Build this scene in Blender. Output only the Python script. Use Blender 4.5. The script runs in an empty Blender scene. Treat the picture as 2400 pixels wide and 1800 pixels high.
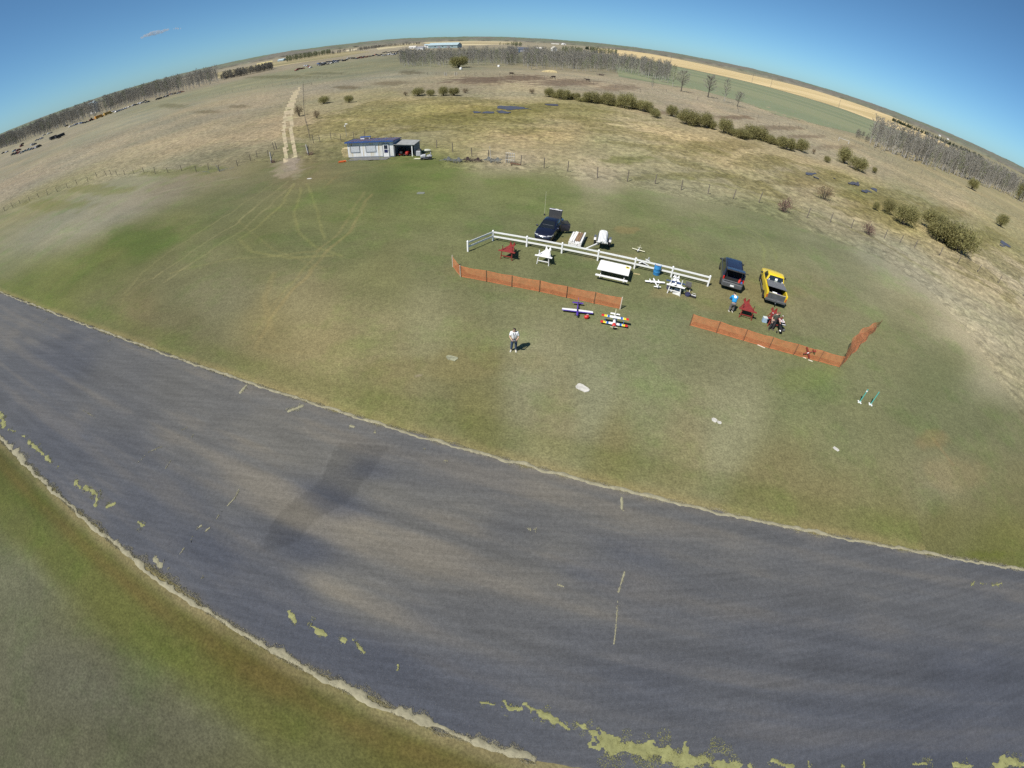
import bpy, bmesh, math, random
import numpy as np
from mathutils import Vector, Matrix, Euler

# ---------------------------------------------------------------- camera, sky, sun, exposure
SC = bpy.context.scene
COL = SC.collection
HCAM = 17.0                       # the camera hangs 17 m above the field
K1, K3 = 9.6081836e-4, -4.65051538e-11   # wide-angle lens: angle = K1*r + K3*r^3 (r in photo pixels)
PITCH, ROLL = math.radians(43.00767), math.radians(2.37522)
SUN_AZ, SUN_EL = math.radians(47.0), math.radians(53.0)   # shadows fall towards azimuth 47 deg (from +Y to +X)
EXPOSURE = 0.42

cp, sp, cr, sr = math.cos(PITCH), math.sin(PITCH), math.cos(ROLL), math.sin(ROLL)
RIGHT = Vector((cr, sr*sp, sr*cp)); UP = Vector((-sr, cr*sp, cr*cp)); FWD = Vector((0, cp, -sp))
cam = bpy.data.cameras.new('camera')
cam_ob = bpy.data.objects.new('camera', cam); COL.objects.link(cam_ob)
cam_ob.matrix_world = Matrix(((RIGHT.x, UP.x, -FWD.x, 0), (RIGHT.y, UP.y, -FWD.y, 0), (RIGHT.z, UP.z, -FWD.z, HCAM), (0, 0, 0, 1)))
cam.type = 'PANO'
cam.sensor_fit = 'HORIZONTAL'; cam.sensor_width = 24.0; cam.sensor_height = 18.0
cam.clip_start = 0.05; cam.clip_end = 40000
cy = cam.cycles if hasattr(cam, 'cycles') else cam
cy.panorama_type = 'FISHEYE_LENS_POLYNOMIAL'
cy.fisheye_fov = math.pi
cy.fisheye_polynomial_k0 = 0.0
cy.fisheye_polynomial_k1 = -K1*100.0
cy.fisheye_polynomial_k2 = 0.0
cy.fisheye_polynomial_k3 = -K3*1e6
cy.fisheye_polynomial_k4 = 0.0
SC.camera = cam_ob

w = bpy.data.worlds.new("World"); SC.world = w; w.use_nodes = True
nt = w.node_tree; nt.nodes.clear()
out = nt.nodes.new('ShaderNodeOutputWorld'); bg = nt.nodes.new('ShaderNodeBackground'); sky = nt.nodes.new('ShaderNodeTexSky')
sky.sky_type = 'NISHITA'; sky.sun_disc = False
sky.sun_elevation = SUN_EL; sky.sun_rotation = SUN_AZ + math.pi
sky.air_density = 0.6; sky.dust_density = 0.5; sky.ozone_density = 8.5; sky.altitude = 300
bg.inputs['Strength'].default_value = 0.08
tint = nt.nodes.new('ShaderNodeVectorMath'); tint.operation = 'MULTIPLY'; tint.inputs[1].default_value = (0.90, 1.10, 1.0)   # clear northern spring air
nt.links.new(sky.outputs[0], tint.inputs[0]); nt.links.new(tint.outputs[0], bg.inputs[0]); nt.links.new(bg.outputs[0], out.inputs[0])

sun = bpy.data.lights.new('sun', 'SUN'); sun.energy = 4.4; sun.angle = math.radians(0.53); sun.color = (1.0, 0.955, 0.88)
sun_ob = bpy.data.objects.new('sun', sun); COL.objects.link(sun_ob)
sdir = Vector((math.sin(SUN_AZ)*math.cos(SUN_EL), math.cos(SUN_AZ)*math.cos(SUN_EL), -math.sin(SUN_EL)))  # light travels
sun_ob.rotation_euler = sdir.to_track_quat('-Z', 'Y').to_euler()
vs = SC.view_settings
vs.view_transform = 'Standard'; vs.look = 'None'; vs.gamma = 1; vs.use_curve_mapping = False; vs.exposure = EXPOSURE
SC.cycles.max_bounces = 6; SC.cycles.transparent_max_bounces = 12; SC.cycles.use_denoising = False
SC.cycles.caustics_reflective = False; SC.cycles.caustics_refractive = False

# ---------------------------------------------------------------- survey: pixel of the photograph -> place on the ground
def ray(u, v):
    x = np.asarray(u, float) - 1200.0; y = 900.0 - np.asarray(v, float)
    r = np.hypot(x, y) + 1e-9; th = K1*r + K3*r**3
    a, b, c = np.sin(th)*x/r, np.sin(th)*y/r, np.cos(th)
    X, Y = cr*a - sr*b, sr*a + cr*b
    return X, c*cp + Y*sp, -c*sp + Y*cp
def at(u, v, z=0.0):
    X, Y, Z = ray(u, v)
    t = (z - HCAM)/Z
    return Vector((float(X*t), float(Y*t), z))
def ats(pts, z=0.0):
    return [at(u, v, z) for u, v in pts]
def crop(ox, oy, w_, rw=2212.0):         # pixel measured in an enlargement of the photograph
    s = w_/rw
    return lambda x, y: (ox + x*s, oy + y*s)
def height_at(base, top):                # height of a point seen straight above a ground point
    b = at(*base); X, Y, Z = ray(*top); t = math.hypot(b.x, b.y)/math.hypot(X, Y)
    return HCAM + float(Z)*t
A = crop(1050, 460, 700); B2 = crop(1560, 560, 600); SH = crop(780, 290, 260)
S2 = crop(1380, 600, 280); S3 = crop(1660, 580, 220, 1825.0); S4 = crop(1300, 680, 200); S6 = crop(1060, 540, 260)
S1 = crop(1230, 480, 240); SO = crop(1780, 720, 300); SP = crop(2000, 820, 120, 1106.0); ST = crop(620, 180, 240, 1659.0)
# ---------------------------------------------------------------- materials
def lin(c):
    return tuple(((x/255.0)/12.92 if x/255.0 <= 0.04045 else ((x/255.0 + 0.055)/1.055)**2.4) for x in c)
def new_mat(name):
    m = bpy.data.materials.new(name); m.use_nodes = True
    return m, m.node_tree, m.node_tree.nodes['Principled BSDF']
def mat(name, rgb, rough=0.6, metal=0.0, noise=0.0, nscale=6.0, bump=0.0, coat=0.0, spec=0.5, dirt=None):
    """paint, wood, cloth ...: base colour broken up by two octaves of noise"""
    m, t, b = new_mat(name)
    b.inputs['Roughness'].default_value = rough; b.inputs['Metallic'].default_value = metal
    b.inputs['Specular IOR Level'].default_value = spec
    if coat: b.inputs['Coat Weight'].default_value = coat; b.inputs['Coat Roughness'].default_value = 0.06
    b.inputs['Base Color'].default_value = (*rgb, 1)
    if noise or bump or dirt:
        tc = t.nodes.new('ShaderNodeTexCoord'); n = t.nodes.new('ShaderNodeTexNoise')
        n.inputs['Scale'].default_value = nscale; n.inputs['Detail'].default_value = 5; n.inputs['Roughness'].default_value = 0.65
        t.links.new(tc.outputs['Object'], n.inputs['Vector'])
        if noise or dirt:
            r = t.nodes.new('ShaderNodeValToRGB')
            lo = dirt if dirt else tuple(x*(1-noise) for x in rgb); hi = tuple(min(1, x*(1+noise*0.6)) for x in rgb)
            r.color_ramp.elements[0].position = 0.3; r.color_ramp.elements[1].position = 0.68
            r.color_ramp.elements[0].color = (*lo, 1); r.color_ramp.elements[1].color = (*hi, 1)
            t.links.new(n.outputs['Fac'], r.inputs[0]); t.links.new(r.outputs[0], b.inputs['Base Color'])
        if bump:
            bp = t.nodes.new('ShaderNodeBump'); bp.inputs['Strength'].default_value = bump; bp.inputs['Distance'].default_value = 0.02
            t.links.new(n.outputs['Fac'], bp.inputs['Height']); t.links.new(bp.outputs[0], b.inputs['Normal'])
    return m
def math_node(t, op, a, b=None):
    n = t.nodes.new('ShaderNodeMath'); n.operation = op
    for i, x in enumerate((a, b)):
        if x is None: continue
        if isinstance(x, (int, float)): n.inputs[i].default_value = x
        else: t.links.new(x, n.inputs[i])
    return n.outputs[0]
def noise_node(t, vec, scale, detail=4, rough=0.6, dist=0.0):
    n = t.nodes.new('ShaderNodeTexNoise'); n.inputs['Scale'].default_value = scale; n.inputs['Detail'].default_value = detail
    n.inputs['Roughness'].default_value = rough; n.inputs['Distortion'].default_value = dist
    t.links.new(vec, n.inputs['Vector']); return n.outputs['Fac']
def remap(t, f, a, b, c, d):
    n = t.nodes.new('ShaderNodeMapRange'); t.links.new(f, n.inputs['Value'])
    for k, x in zip(('From Min', 'From Max', 'To Min', 'To Max'), (a, b, c, d)): n.inputs[k].default_value = x
    return n.outputs[0]
def scaled(t, col, fac):
    n = t.nodes.new('ShaderNodeVectorMath'); n.operation = 'SCALE'
    t.links.new(col, n.inputs[0]); t.links.new(fac, n.inputs['Scale']); return n.outputs[0]
def ground_mat(name, rough=0.95, fine=1.0, tuft=1.0, axis=None):
    """surveyed colour (attribute Col), broken up by blades, tufts and patches; attribute Rgh = how coarse the growth is"""
    m, t, b = new_mat(name)
    b.inputs['Roughness'].default_value = rough; b.inputs['Specular IOR Level'].default_value = 0.15
    a = t.nodes.new('ShaderNodeAttribute'); a.attribute_name = 'Col'
    ar = t.nodes.new('ShaderNodeAttribute'); ar.attribute_name = 'Rgh'
    geo = t.nodes.new('ShaderNodeNewGeometry'); P = geo.outputs['Position']
    f1 = remap(t, noise_node(t, P, 9.0, 3, 0.7), 0.3, 0.7, 1-0.30*fine, 1+0.30*fine)
    f2 = remap(t, noise_node(t, P, 2.6, 4, 0.65), 0.3, 0.7, 1-0.17*fine, 1+0.17*fine)
    f3 = remap(t, noise_node(t, P, 0.42, 5, 0.6), 0.3, 0.7, 0.93, 1.07)
    c = scaled(t, a.outputs['Color'], f1); c = scaled(t, c, f2); c = scaled(t, c, f3)
    # coarse tussocks
    tn = noise_node(t, P, 0.8, 5, 0.72, 0.6)
    k = math_node(t, 'MULTIPLY', ar.outputs['Fac'], tuft)
    f4 = math_node(t, 'ADD', 1.0, math_node(t, 'MULTIPLY', k, remap(t, tn, 0.38, 0.62, -0.36, 0.34)))
    c = scaled(t, c, f4)
    # green showing through dead grass
    mx = t.nodes.new('ShaderNodeMixRGB'); mx.blend_type = 'MULTIPLY'; mx.inputs['Color2'].default_value = (0.80, 1.0, 0.72, 1)
    g = math_node(t, 'MULTIPLY', remap(t, noise_node(t, P, 0.17, 6, 0.65), 0.5, 0.66, 0.0, 0.6), remap(t, ar.outputs['Fac'], 0.1, 0.6, 1.0, 0.35))
    t.links.new(g, mx.inputs['Fac']); t.links.new(c, mx.inputs['Color1'])
    t.links.new(mx.outputs[0], b.inputs['Base Color'])
    bp = t.nodes.new('ShaderNodeBump'); bp.inputs['Strength'].default_value = 0.55; bp.inputs['Distance'].default_value = 0.10
    h = math_node(t, 'ADD', math_node(t, 'MULTIPLY', noise_node(t, P, 5.0, 4, 0.7), 0.45), math_node(t, 'MULTIPLY', math_node(t, 'MULTIPLY', tn, k), 2.2))
    t.links.new(h, bp.inputs['Height']); t.links.new(bp.outputs[0], b.inputs['Normal'])
    return m

# ---------------------------------------------------------------- meshes and things
class MB:
    """collects shapes into one mesh"""
    def __init__(s): s.v = []; s.f = []; s.m = []; s.mi = 0
    def add(s, vs, fs):
        n = len(s.v); s.v += [tuple(p) for p in vs]; s.f += [tuple(i+n for i in f) for f in fs]; s.m += [s.mi]*len(fs); return s
    def box(s, c, d, rz=0.0, rot=None, taper=1.0):
        R = rot if rot is not None else Matrix.Rotation(rz, 3, 'Z')
        vs = []
        for k in (-1, 1):
            q = taper if k > 0 else 1.0
            for i, j in ((-1, -1), (1, -1), (1, 1), (-1, 1)):
                vs.append(Vector(c) + R @ Vector((i*d[0]/2*q, j*d[1]/2*q, k*d[2]/2)))
        return s.add(vs, [(3, 2, 1, 0), (4, 5, 6, 7), (0, 1, 5, 4), (1, 2, 6, 5), (2, 3, 7, 6), (3, 0, 4, 7)])
    def beam(s, p, q, w, h, up=(0, 0, 1)):
        p, q = Vector(p), Vector(q); d = (q-p); L = d.length; x = d/L; u = Vector(up)
        y = u.cross(x)
        if y.length < 1e-4: y = Vector((1, 0, 0)).cross(x)
        y.normalize(); z = x.cross(y)
        return s.box((p+q)/2, (L, w, h), rot=Matrix((x, y, z)).transposed())
    def tube(s, p, q, r0, r1=None, n=8, cap=True):
        r1 = r0 if r1 is None else r1
        p, q = Vector(p), Vector(q); x = (q-p).normalized(); y = x.orthogonal().normalized(); z = x.cross(y)
        vs = [c + (y*math.cos(2*math.pi*i/n) + z*math.sin(2*math.pi*i/n))*r for c, r in ((p, r0), (q, r1)) for i in range(n)]
        fs = [(i, (i+1) % n, n+(i+1) % n, n+i) for i in range(n)]
        if cap: fs += [tuple(range(n-1, -1, -1)), tuple(range(n, 2*n))]
        return s.add(vs, fs)
    def path(s, pts, r, n=6):
        for a, b in zip(pts[:-1], pts[1:]): s.tube(a, b, r, r, n)
        return s
    def loft(s, rings, close=True, cap=True):
        n = len(rings[0]); vs = [p for r in rings for p in r]; fs = []
        for k in range(len(rings)-1):
            for i in range(n if close else n-1):
                j = (i+1) % n
                fs.append((k*n+i, k*n+j, (k+1)*n+j, (k+1)*n+i))
        if cap: fs += [tuple(range(n-1, -1, -1)), tuple((len(rings)-1)*n+i for i in range(n))]
        return s.add(vs, fs)
    def lathe(s, prof, c=(0, 0, 0), n=16, axis='Z'):
        rings = []
        for r, h in prof:
            ring = []
            for i in range(n):
                a = 2*math.pi*i/n
                p = (r*math.cos(a), r*math.sin(a), h)
                if axis == 'X': p = (h, r*math.cos(a), r*math.sin(a))
                if axis == 'Y': p = (r*math.sin(a), h, r*math.cos(a))
                ring.append(Vector(p) + Vector(c))
            rings.append(ring)
        return s.loft(rings)
    def ball(s, c, r, n=12, k=8):
        r = (r, r, r) if isinstance(r, (int, float)) else r
        rings = []
        for i in range(1, k):
            th = math.pi*i/k
            rings.append([Vector((c[0]+r[0]*math.sin(th)*math.cos(2*math.pi*j/n), c[1]+r[1]*math.sin(th)*math.sin(2*math.pi*j/n), c[2]-r[2]*math.cos(th))) for j in range(n)])
        return s.loft(rings)
    def prism(s, poly, z0, z1):
        n = len(poly); vs = [(x, y, z0) for x, y in poly] + [(x, y, z1) for x, y in poly]
        return s.add(vs, [tuple(range(n-1, -1, -1)), tuple(range(n, 2*n))] + [(i, (i+1) % n, n+(i+1) % n, n+i) for i in range(n)])
    def prism_y(s, poly, y0, y1):        # outline in x-z, thickness along y
        n = len(poly); vs = [(x, y0, z) for x, z in poly] + [(x, y1, z) for x, z in poly]
        return s.add(vs, [tuple(range(n)), tuple(range(2*n-1, n-1, -1))] + [(i, n+i, n+(i+1) % n, (i+1) % n) for i in range(n)])
    def build(s, name, mats, parent=None, smooth=False, bevel=0.0, loc=None, rz=0.0):
        me = bpy.data.meshes.new(name); me.from_pydata([tuple(p) for p in s.v], [], s.f)
        mats = mats if isinstance(mats, (list, tuple)) else [mats]
        for m in mats: me.materials.append(m)
        if len(mats) > 1: me.polygons.foreach_set('material_index', s.m)
        bm = bmesh.new(); bm.from_mesh(me); bmesh.ops.recalc_face_normals(bm, faces=bm.faces)
        if bevel: bmesh.ops.bevel(bm, geom=[e for e in bm.edges if len(e.link_faces) == 2 and e.calc_face_angle(0) > 0.6], offset=bevel, segments=1, affect='EDGES', clamp_overlap=True)
        bm.to_mesh(me); bm.free()
        if smooth:
            me.polygons.foreach_set('use_smooth', [True]*len(me.polygons)); me.set_sharp_from_angle(angle=math.radians(40))
        o = bpy.data.objects.new(name, me); COL.objects.link(o)
        if parent is not None: o.parent = parent
        if loc is not None: o.location = loc
        if rz: o.rotation_euler.z = rz
        return o
def tag(o, label=None, cat=None, group=None, kind=None):
    if label: o['label'] = label
    if cat: o['category'] = cat
    if group: o['group'] = group
    if kind: o['kind'] = kind
    return o
def thing(name, label, cat, loc=(0, 0, 0), rz=0.0, group=None):
    o = bpy.data.objects.new(name, None); COL.objects.link(o); o.empty_display_size = 0.3
    o.location = loc; o.rotation_euler = (0, 0, rz)
    return tag(o, label, cat, group)
def dup(root, loc, rz=0.0, scale=None, label=None, group=None, parts=True):
    """a copy of a thing with copies of its parts and sub-parts"""
    r = root.copy(); COL.objects.link(r); r.location = loc; r.rotation_euler = (0, 0, rz)
    if scale is not None: r.scale = (scale, scale, scale) if isinstance(scale, (int, float)) else scale
    if label: r['label'] = label
    if group: r['group'] = group
    for ch in list(root.children):
        c = ch.copy(); COL.objects.link(c); c.parent = r
        for g in list(ch.children):
            d = g.copy(); COL.objects.link(d); d.parent = c
    return r
def mesh_np(name, V, F, mats, attrs=None, smooth=True):
    """big mesh from arrays; F is (n,4) or (n,3)"""
    me = bpy.data.meshes.new(name); V = np.ascontiguousarray(V, np.float32); F = np.ascontiguousarray(F, np.int32)
    k = F.shape[1]
    me.vertices.add(len(V)); me.vertices.foreach_set('co', V.ravel())
    me.loops.add(F.size); me.loops.foreach_set('vertex_index', F.ravel())
    me.polygons.add(len(F)); me.polygons.foreach_set('loop_start', np.arange(0, F.size, k, dtype=np.int32))
    try: me.polygons.foreach_set('loop_total', np.full(len(F), k, np.int32))
    except Exception: pass
    for m in (mats if isinstance(mats, (list, tuple)) else [mats]): me.materials.append(m)
    if smooth: me.polygons.foreach_set('use_smooth', np.ones(len(F), bool))
    me.update(calc_edges=True); me.validate()
    for an, (ty, arr) in (attrs or {}).items():
        at_ = me.attributes.new(an, ty, 'POINT')
        at_.data.foreach_set('color' if ty == 'FLOAT_COLOR' else 'value', np.ascontiguousarray(arr, np.float32).ravel())
    o = bpy.data.objects.new(name, me); COL.objects.link(o); return o

# ---------------------------------------------------------------- numpy noise
def _h(ix, iy, seed):
    n = (ix.astype(np.int64)*374761393 + iy.astype(np.int64)*668265263 + seed*1442695041) & 0x7fffffff
    n = ((n ^ (n >> 13))*1274126177) & 0x7fffffff
    return ((n ^ (n >> 16)) & 0xffff)/65535.0
def vnoise(x, y, seed=0):
    ix, iy = np.floor(x), np.floor(y); fx, fy = x-ix, y-iy
    fx = fx*fx*(3-2*fx); fy = fy*fy*(3-2*fy)
    a, b, c, d = _h(ix, iy, seed), _h(ix+1, iy, seed), _h(ix, iy+1, seed), _h(ix+1, iy+1, seed)
    return (a*(1-fx)+b*fx)*(1-fy) + (c*(1-fx)+d*fx)*fy
def fbm(x, y, oct=4, seed=0, gain=0.5):
    s = np.zeros_like(x); a = 1.0; t = 0.0
    for k in range(oct):
        s += a*vnoise(x*2**k + 17.3*k, y*2**k - 9.1*k, seed+k); t += a; a *= gain
    return s/t
def in_poly(x, y, poly):
    r = np.zeros(x.shape, bool); n = len(poly)
    for i in range(n):
        x1, y1 = poly[i][:2]; x2, y2 = poly[(i+1) % n][:2]
        if y1 == y2: continue
        c = ((y1 > y) != (y2 > y)) & (x < (x2-x1)*(y-y1)/(y2-y1) + x1); r ^= c
    return r
def dist_line(x, y, pts):
    d = np.full(x.shape, 1e9)
    for a, b in zip(pts[:-1], pts[1:]):
        ax, ay, bx, by = a[0], a[1], b[0], b[1]; L = (bx-ax)**2+(by-ay)**2 + 1e-9
        t = np.clip(((x-ax)*(bx-ax)+(y-ay)*(by-ay))/L, 0, 1)
        d = np.minimum(d, np.hypot(x-ax-t*(bx-ax), y-ay-t*(by-ay)))
    return d
def sstep(a, b, x):
    t = np.clip((x-a)/(b-a), 0, 1); return t*t*(3-2*t)
# ---------------------------------------------------------------- ground
GAIN = np.array([1.54, 1.62, 1.78]); GAIN_ROAD = np.array([1.74, 1.78, 1.84])   # light falling on the ground
def alb(rgb, g=GAIN):
    return np.clip(np.array(lin(rgb))/g, 0.004, 0.8)
def tone(c):                       # the eye overrates green
    r, g, b = c; g -= .5*max(0, g-r)
    if r >= g and r > 140: r, g, b = r*1.065, g*1.065+1, b*1.065+8     # dead grass bleaches pale
    L = .3*r+.59*g+.11*b
    return tuple(L+.86*(x-L)+2 for x in (r, g, b))
CTRL = [  # surveyed colour of the grass at places of the photograph
 (60,420,152,142,116),(160,370,152,143,115),(250,330,154,144,115),(450,260,152,143,112),(560,330,168,152,116),(300,430,142,142,108),(100,470,140,140,104),
 (560,250,152,142,114),(350,300,152,144,116),(120,350,150,142,112),(650,300,165,150,115),(450,330,160,148,115),(520,360,140,135,105),(350,390,150,142,108),
 (100,560,142,140,112),(40,620,128,136,90),(400,440,138,133,114),(300,480,142,137,114),(200,520,142,140,114),(500,420,132,128,102),(620,400,120,122,85),
 (330,560,98,118,58),(270,590,112,128,62),(420,520,120,128,75),(500,470,112,122,76),(150,650,112,130,64),(60,660,105,130,60),(500,620,120,126,86),(520,680,128,128,96),(400,690,112,118,82),
 (250,730,112,120,76),(600,560,110,122,72),(700,700,142,134,90),(640,760,140,132,90),(750,830,142,132,86),(420,760,118,116,82),(330,730,120,114,80),
 (900,430,102,125,62),(950,400,112,136,66),(1000,420,120,142,70),(750,450,115,130,74),(830,390,118,124,80),(720,410,130,120,88),(780,400,125,122,84),
 (700,560,116,128,78),(850,560,122,132,82),(850,480,118,132,74),(900,650,130,132,86),
 (1000,480,122,140,78),(1000,600,126,133,88),(1000,750,142,138,94),(900,800,142,134,90),(900,900,136,130,86),(1150,600,118,130,80),(1300,620,120,130,82),
 (1200,700,136,138,96),(1250,860,143,140,100),(1300,1000,146,138,94),(1100,950,130,127,76),(1050,1000,131,128,88),(1100,850,138,134,92),(1400,900,143,143,104),
 (1500,480,124,142,84),(1300,450,122,142,78),(1200,430,120,140,72),(1500,560,124,132,84),(1600,620,128,134,88),(1500,700,124,134,84),(1450,800,137,141,102),(1500,800,139,144,104),(1500,950,145,148,108),(1600,1100,142,132,88),(1450,1050,140,132,86),(1700,1000,145,143,102),
 (1700,560,130,140,92),(1800,560,130,142,94),(1900,700,136,134,98),(1750,700,135,132,90),(1900,900,128,142,90),(2000,1000,132,138,94),(2100,800,132,138,94),(2000,640,132,140,102),(1950,580,132,140,100),(1800,500,130,138,95),
 (2200,900,118,132,84),(2250,1000,122,132,88),(2300,1100,130,128,92),(2200,1150,142,135,98),(2100,1230,132,128,78),(2350,1270,118,122,62),(2200,1220,122,120,66),(2380,1150,125,122,82),(1900,1200,138,130,86),(1800,1150,140,132,88),
 (2050,600,142,142,112),(2130,620,158,154,126),(2180,680,158,154,126),(2250,760,166,160,128),(2330,900,162,156,124),(2390,1000,130,130,95),(2300,800,166,160,130),(2390,900,150,145,112),(2150,720,138,140,104),(2230,850,122,134,86),(2330,960,112,128,78),
 (30,1080,78,92,34),(100,1180,84,102,40),(60,1230,104,112,62),(150,1280,104,116,58),(50,1350,114,118,92),(300,1420,108,112,56),(230,1300,108,112,56),(200,1600,110,112,92),(500,1700,110,110,88),(650,1700,106,104,52),(450,1540,108,110,56),(550,1560,102,92,42),(900,1770,104,98,44),(100,1750,102,104,80),(350,1600,108,108,84),(800,1770,108,108,64),(250,1780,104,104,80),(700,1790,106,106,74),
 (1000,300,152,142,98),(850,280,150,142,92),(1200,330,168,153,108),(1100,290,152,142,86),(1300,300,168,152,104),(1200,270,150,142,80),(1000,260,148,140,80),(1350,260,150,140,84),(1500,300,172,157,114),(1450,340,152,146,102),(1600,340,168,154,110),(1700,370,166,151,106),(1600,400,150,146,108),(1700,420,146,142,106),(1200,380,168,156,124),(1400,410,166,155,122),(1800,420,156,148,108),(1550,430,150,145,108),
 (1900,440,168,153,112),(1850,370,158,146,106),(2000,500,168,154,112),(2100,520,150,140,86),(2000,440,146,138,84),(2250,480,165,152,116),(2300,620,168,156,120),(2200,560,160,150,104),(2350,560,146,140,90),(2380,650,165,155,122),(2250,620,162,150,112),(2150,470,150,146,104),(2320,520,150,145,100),(1950,520,158,150,115),(2100,600,160,152,120),
 (1000,210,152,142,112),(1300,190,162,150,120),(1100,200,152,142,112),(1200,215,160,150,115),(1450,210,162,150,122),(1600,250,162,150,122),(1750,280,160,150,122),(1900,350,162,152,122),(2000,380,160,150,118),(800,240,150,142,104),(900,230,152,142,96),(780,200,148,140,116),(1500,230,160,150,118),
 (720,165,138,142,112),(850,160,142,144,114),(800,180,140,142,116),(600,190,142,144,114),(450,225,142,144,116),(300,290,144,142,116),(900,180,146,142,116),(650,160,152,142,116),(560,180,152,142,116),(950,150,140,142,114),(200,320,146,144,116),(100,345,150,142,116),
 (1100,130,120,120,100),(1300,140,120,122,100),(800,125,158,148,122),(700,140,156,146,122),(900,115,160,150,124),(640,150,150,142,116)]
cu = np.array([c[:2] for c in CTRL], float); cX, cY, cZ = ray(cu[:, 0], cu[:, 1]); tt = -HCAM/np.minimum(cZ, -0.004)
cAz = np.arctan2(cX, cY); cR = np.hypot(cX*tt, cY*tt); cC = np.array([alb(tone(c[2:])) for c in CTRL])
def surveyed(x, y):
    az = np.arctan2(x, y); lr = np.log(np.hypot(x, y) + 9.0); num = np.zeros(x.shape + (3,)); den = np.zeros(x.shape)
    near = np.where(np.hypot(x, y) < 9, np.hypot(x, y)/9, 1.0)
    for a, r, c in zip(cAz, cR, cC):
        da = (az-a)
        d2 = (da*1.15*np.minimum(near, min(1, r/9)))**2 + ((lr-math.log(r+9.0))*0.62)**2
        w_ = 1.0/(d2 + 0.004)**2.2
        num += w_[..., None]*c; den += w_
    return num/den[..., None]

far_edge = [(0,684.6),(79.6,715),(271,786.6),(383,828),(582,898.7),(800,972),(944.7,1013.7),(1035,1039),(1252,1103),(1458,1149.3),(1600,1179),(1875,1240),(2088,1279.7),(2265.5,1312),(2385,1328.6)]
fe = np.array([at(*p)[:2] for p in far_edge]); fm = fe.mean(0)
RD = np.array([0.96209, -0.27273]); RD /= np.linalg.norm(RD); RN = np.array([RD[1], -RD[0]])   # along the runway / towards the camera
RW = 11.86
def road_st(x, y): return (x-fm[0])*RD[0]+(y-fm[1])*RD[1], (x-fm[0])*RN[0]+(y-fm[1])*RN[1]
def road_xy(s, t): return fm[0]+s*RD[0]+t*RN[0], fm[1]+s*RD[1]+t*RN[1]

lawn_far = [(0,500),(120,455),(250,425),(420,400),(540,384),(650,376),(745,380),(800,376),(960,374),(1015,374),(1045,392),(1100,398),(1200,404),(1320,416),(1450,432),(1600,462),(1760,495),(1900,540),(2020,585),(2110,630),(2190,690),(2260,770),(2330,870),(2400,985)]
LAWN = [(-160, 20)] + [tuple(p[:2]) for p in ats(lawn_far)] + [(70, -10), (60, -60), (-160, -60)]
TRACKS = [ # wheel tracks worn into the lawn: pixels, width, colour, strength
 ([(675,425),(560,520),(450,590),(360,650)],.30,(165,160,120),.5),([(690,430),(580,530),(470,605),(385,660)],.30,(165,160,120),.45),
 ([(690,432),(660,480),(600,535),(560,560),(590,590),(680,605),(780,600)],.32,(160,158,105),.5),([(705,440),(690,500),(700,545),(740,580),(800,600)],.28,(160,158,105),.4),
 ([(640,430),(540,500),(420,575),(330,640),(290,690)],.3,(158,155,112),.35),([(720,430),(745,500),(760,560)],.25,(160,160,105),.4),
 ([(870,455),(820,540),(750,610),(680,690),(610,790)],.32,(165,152,108),.5),([(855,450),(800,535),(730,610),(655,700),(590,790)],.28,(160,150,108),.4),
 ([(610,790),(600,820),(640,830),(720,822)],.3,(160,148,105),.35),([(380,640),(330,660),(290,700),(280,760)],.25,(150,145,100),.25),
 ([(560,520),(640,585),(760,630)],.2,(158,152,105),.3),([(400,640),(520,610),(650,600),(760,590)],.25,(158,152,105),.35),
 ([(760,440),(800,405),(900,385),(960,378)],.4,(150,140,98),.35),([(700,420),(790,418),(900,400)],.5,(150,138,100),.25),
 ([(1740,545),(1775,560),(1795,590),(1790,625)],.25,(150,160,100),.45),([(1700,535),(1745,530),(1800,560),(1820,610)],.25,(150,160,100),.35),
 ([(280,470),(380,450),(480,430),(560,415)],.6,(165,158,140),.45),([(330,470),(430,448),(520,430)],.4,(165,158,140),.4),
 ([(760,380),(850,330),(930,290)],.1,(120,110,80),.0),
 ([(1560,400),(1640,425),(1720,440),(1800,470),(1900,500),(2050,560),(2200,650)],1.2,(118,118,66),.45),
 ([(640,790),(620,700),(640,640)],.5,(165,152,108),.3),([(2190,1030),(2235,1090)],.3,(165,140,105),.5)]
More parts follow.
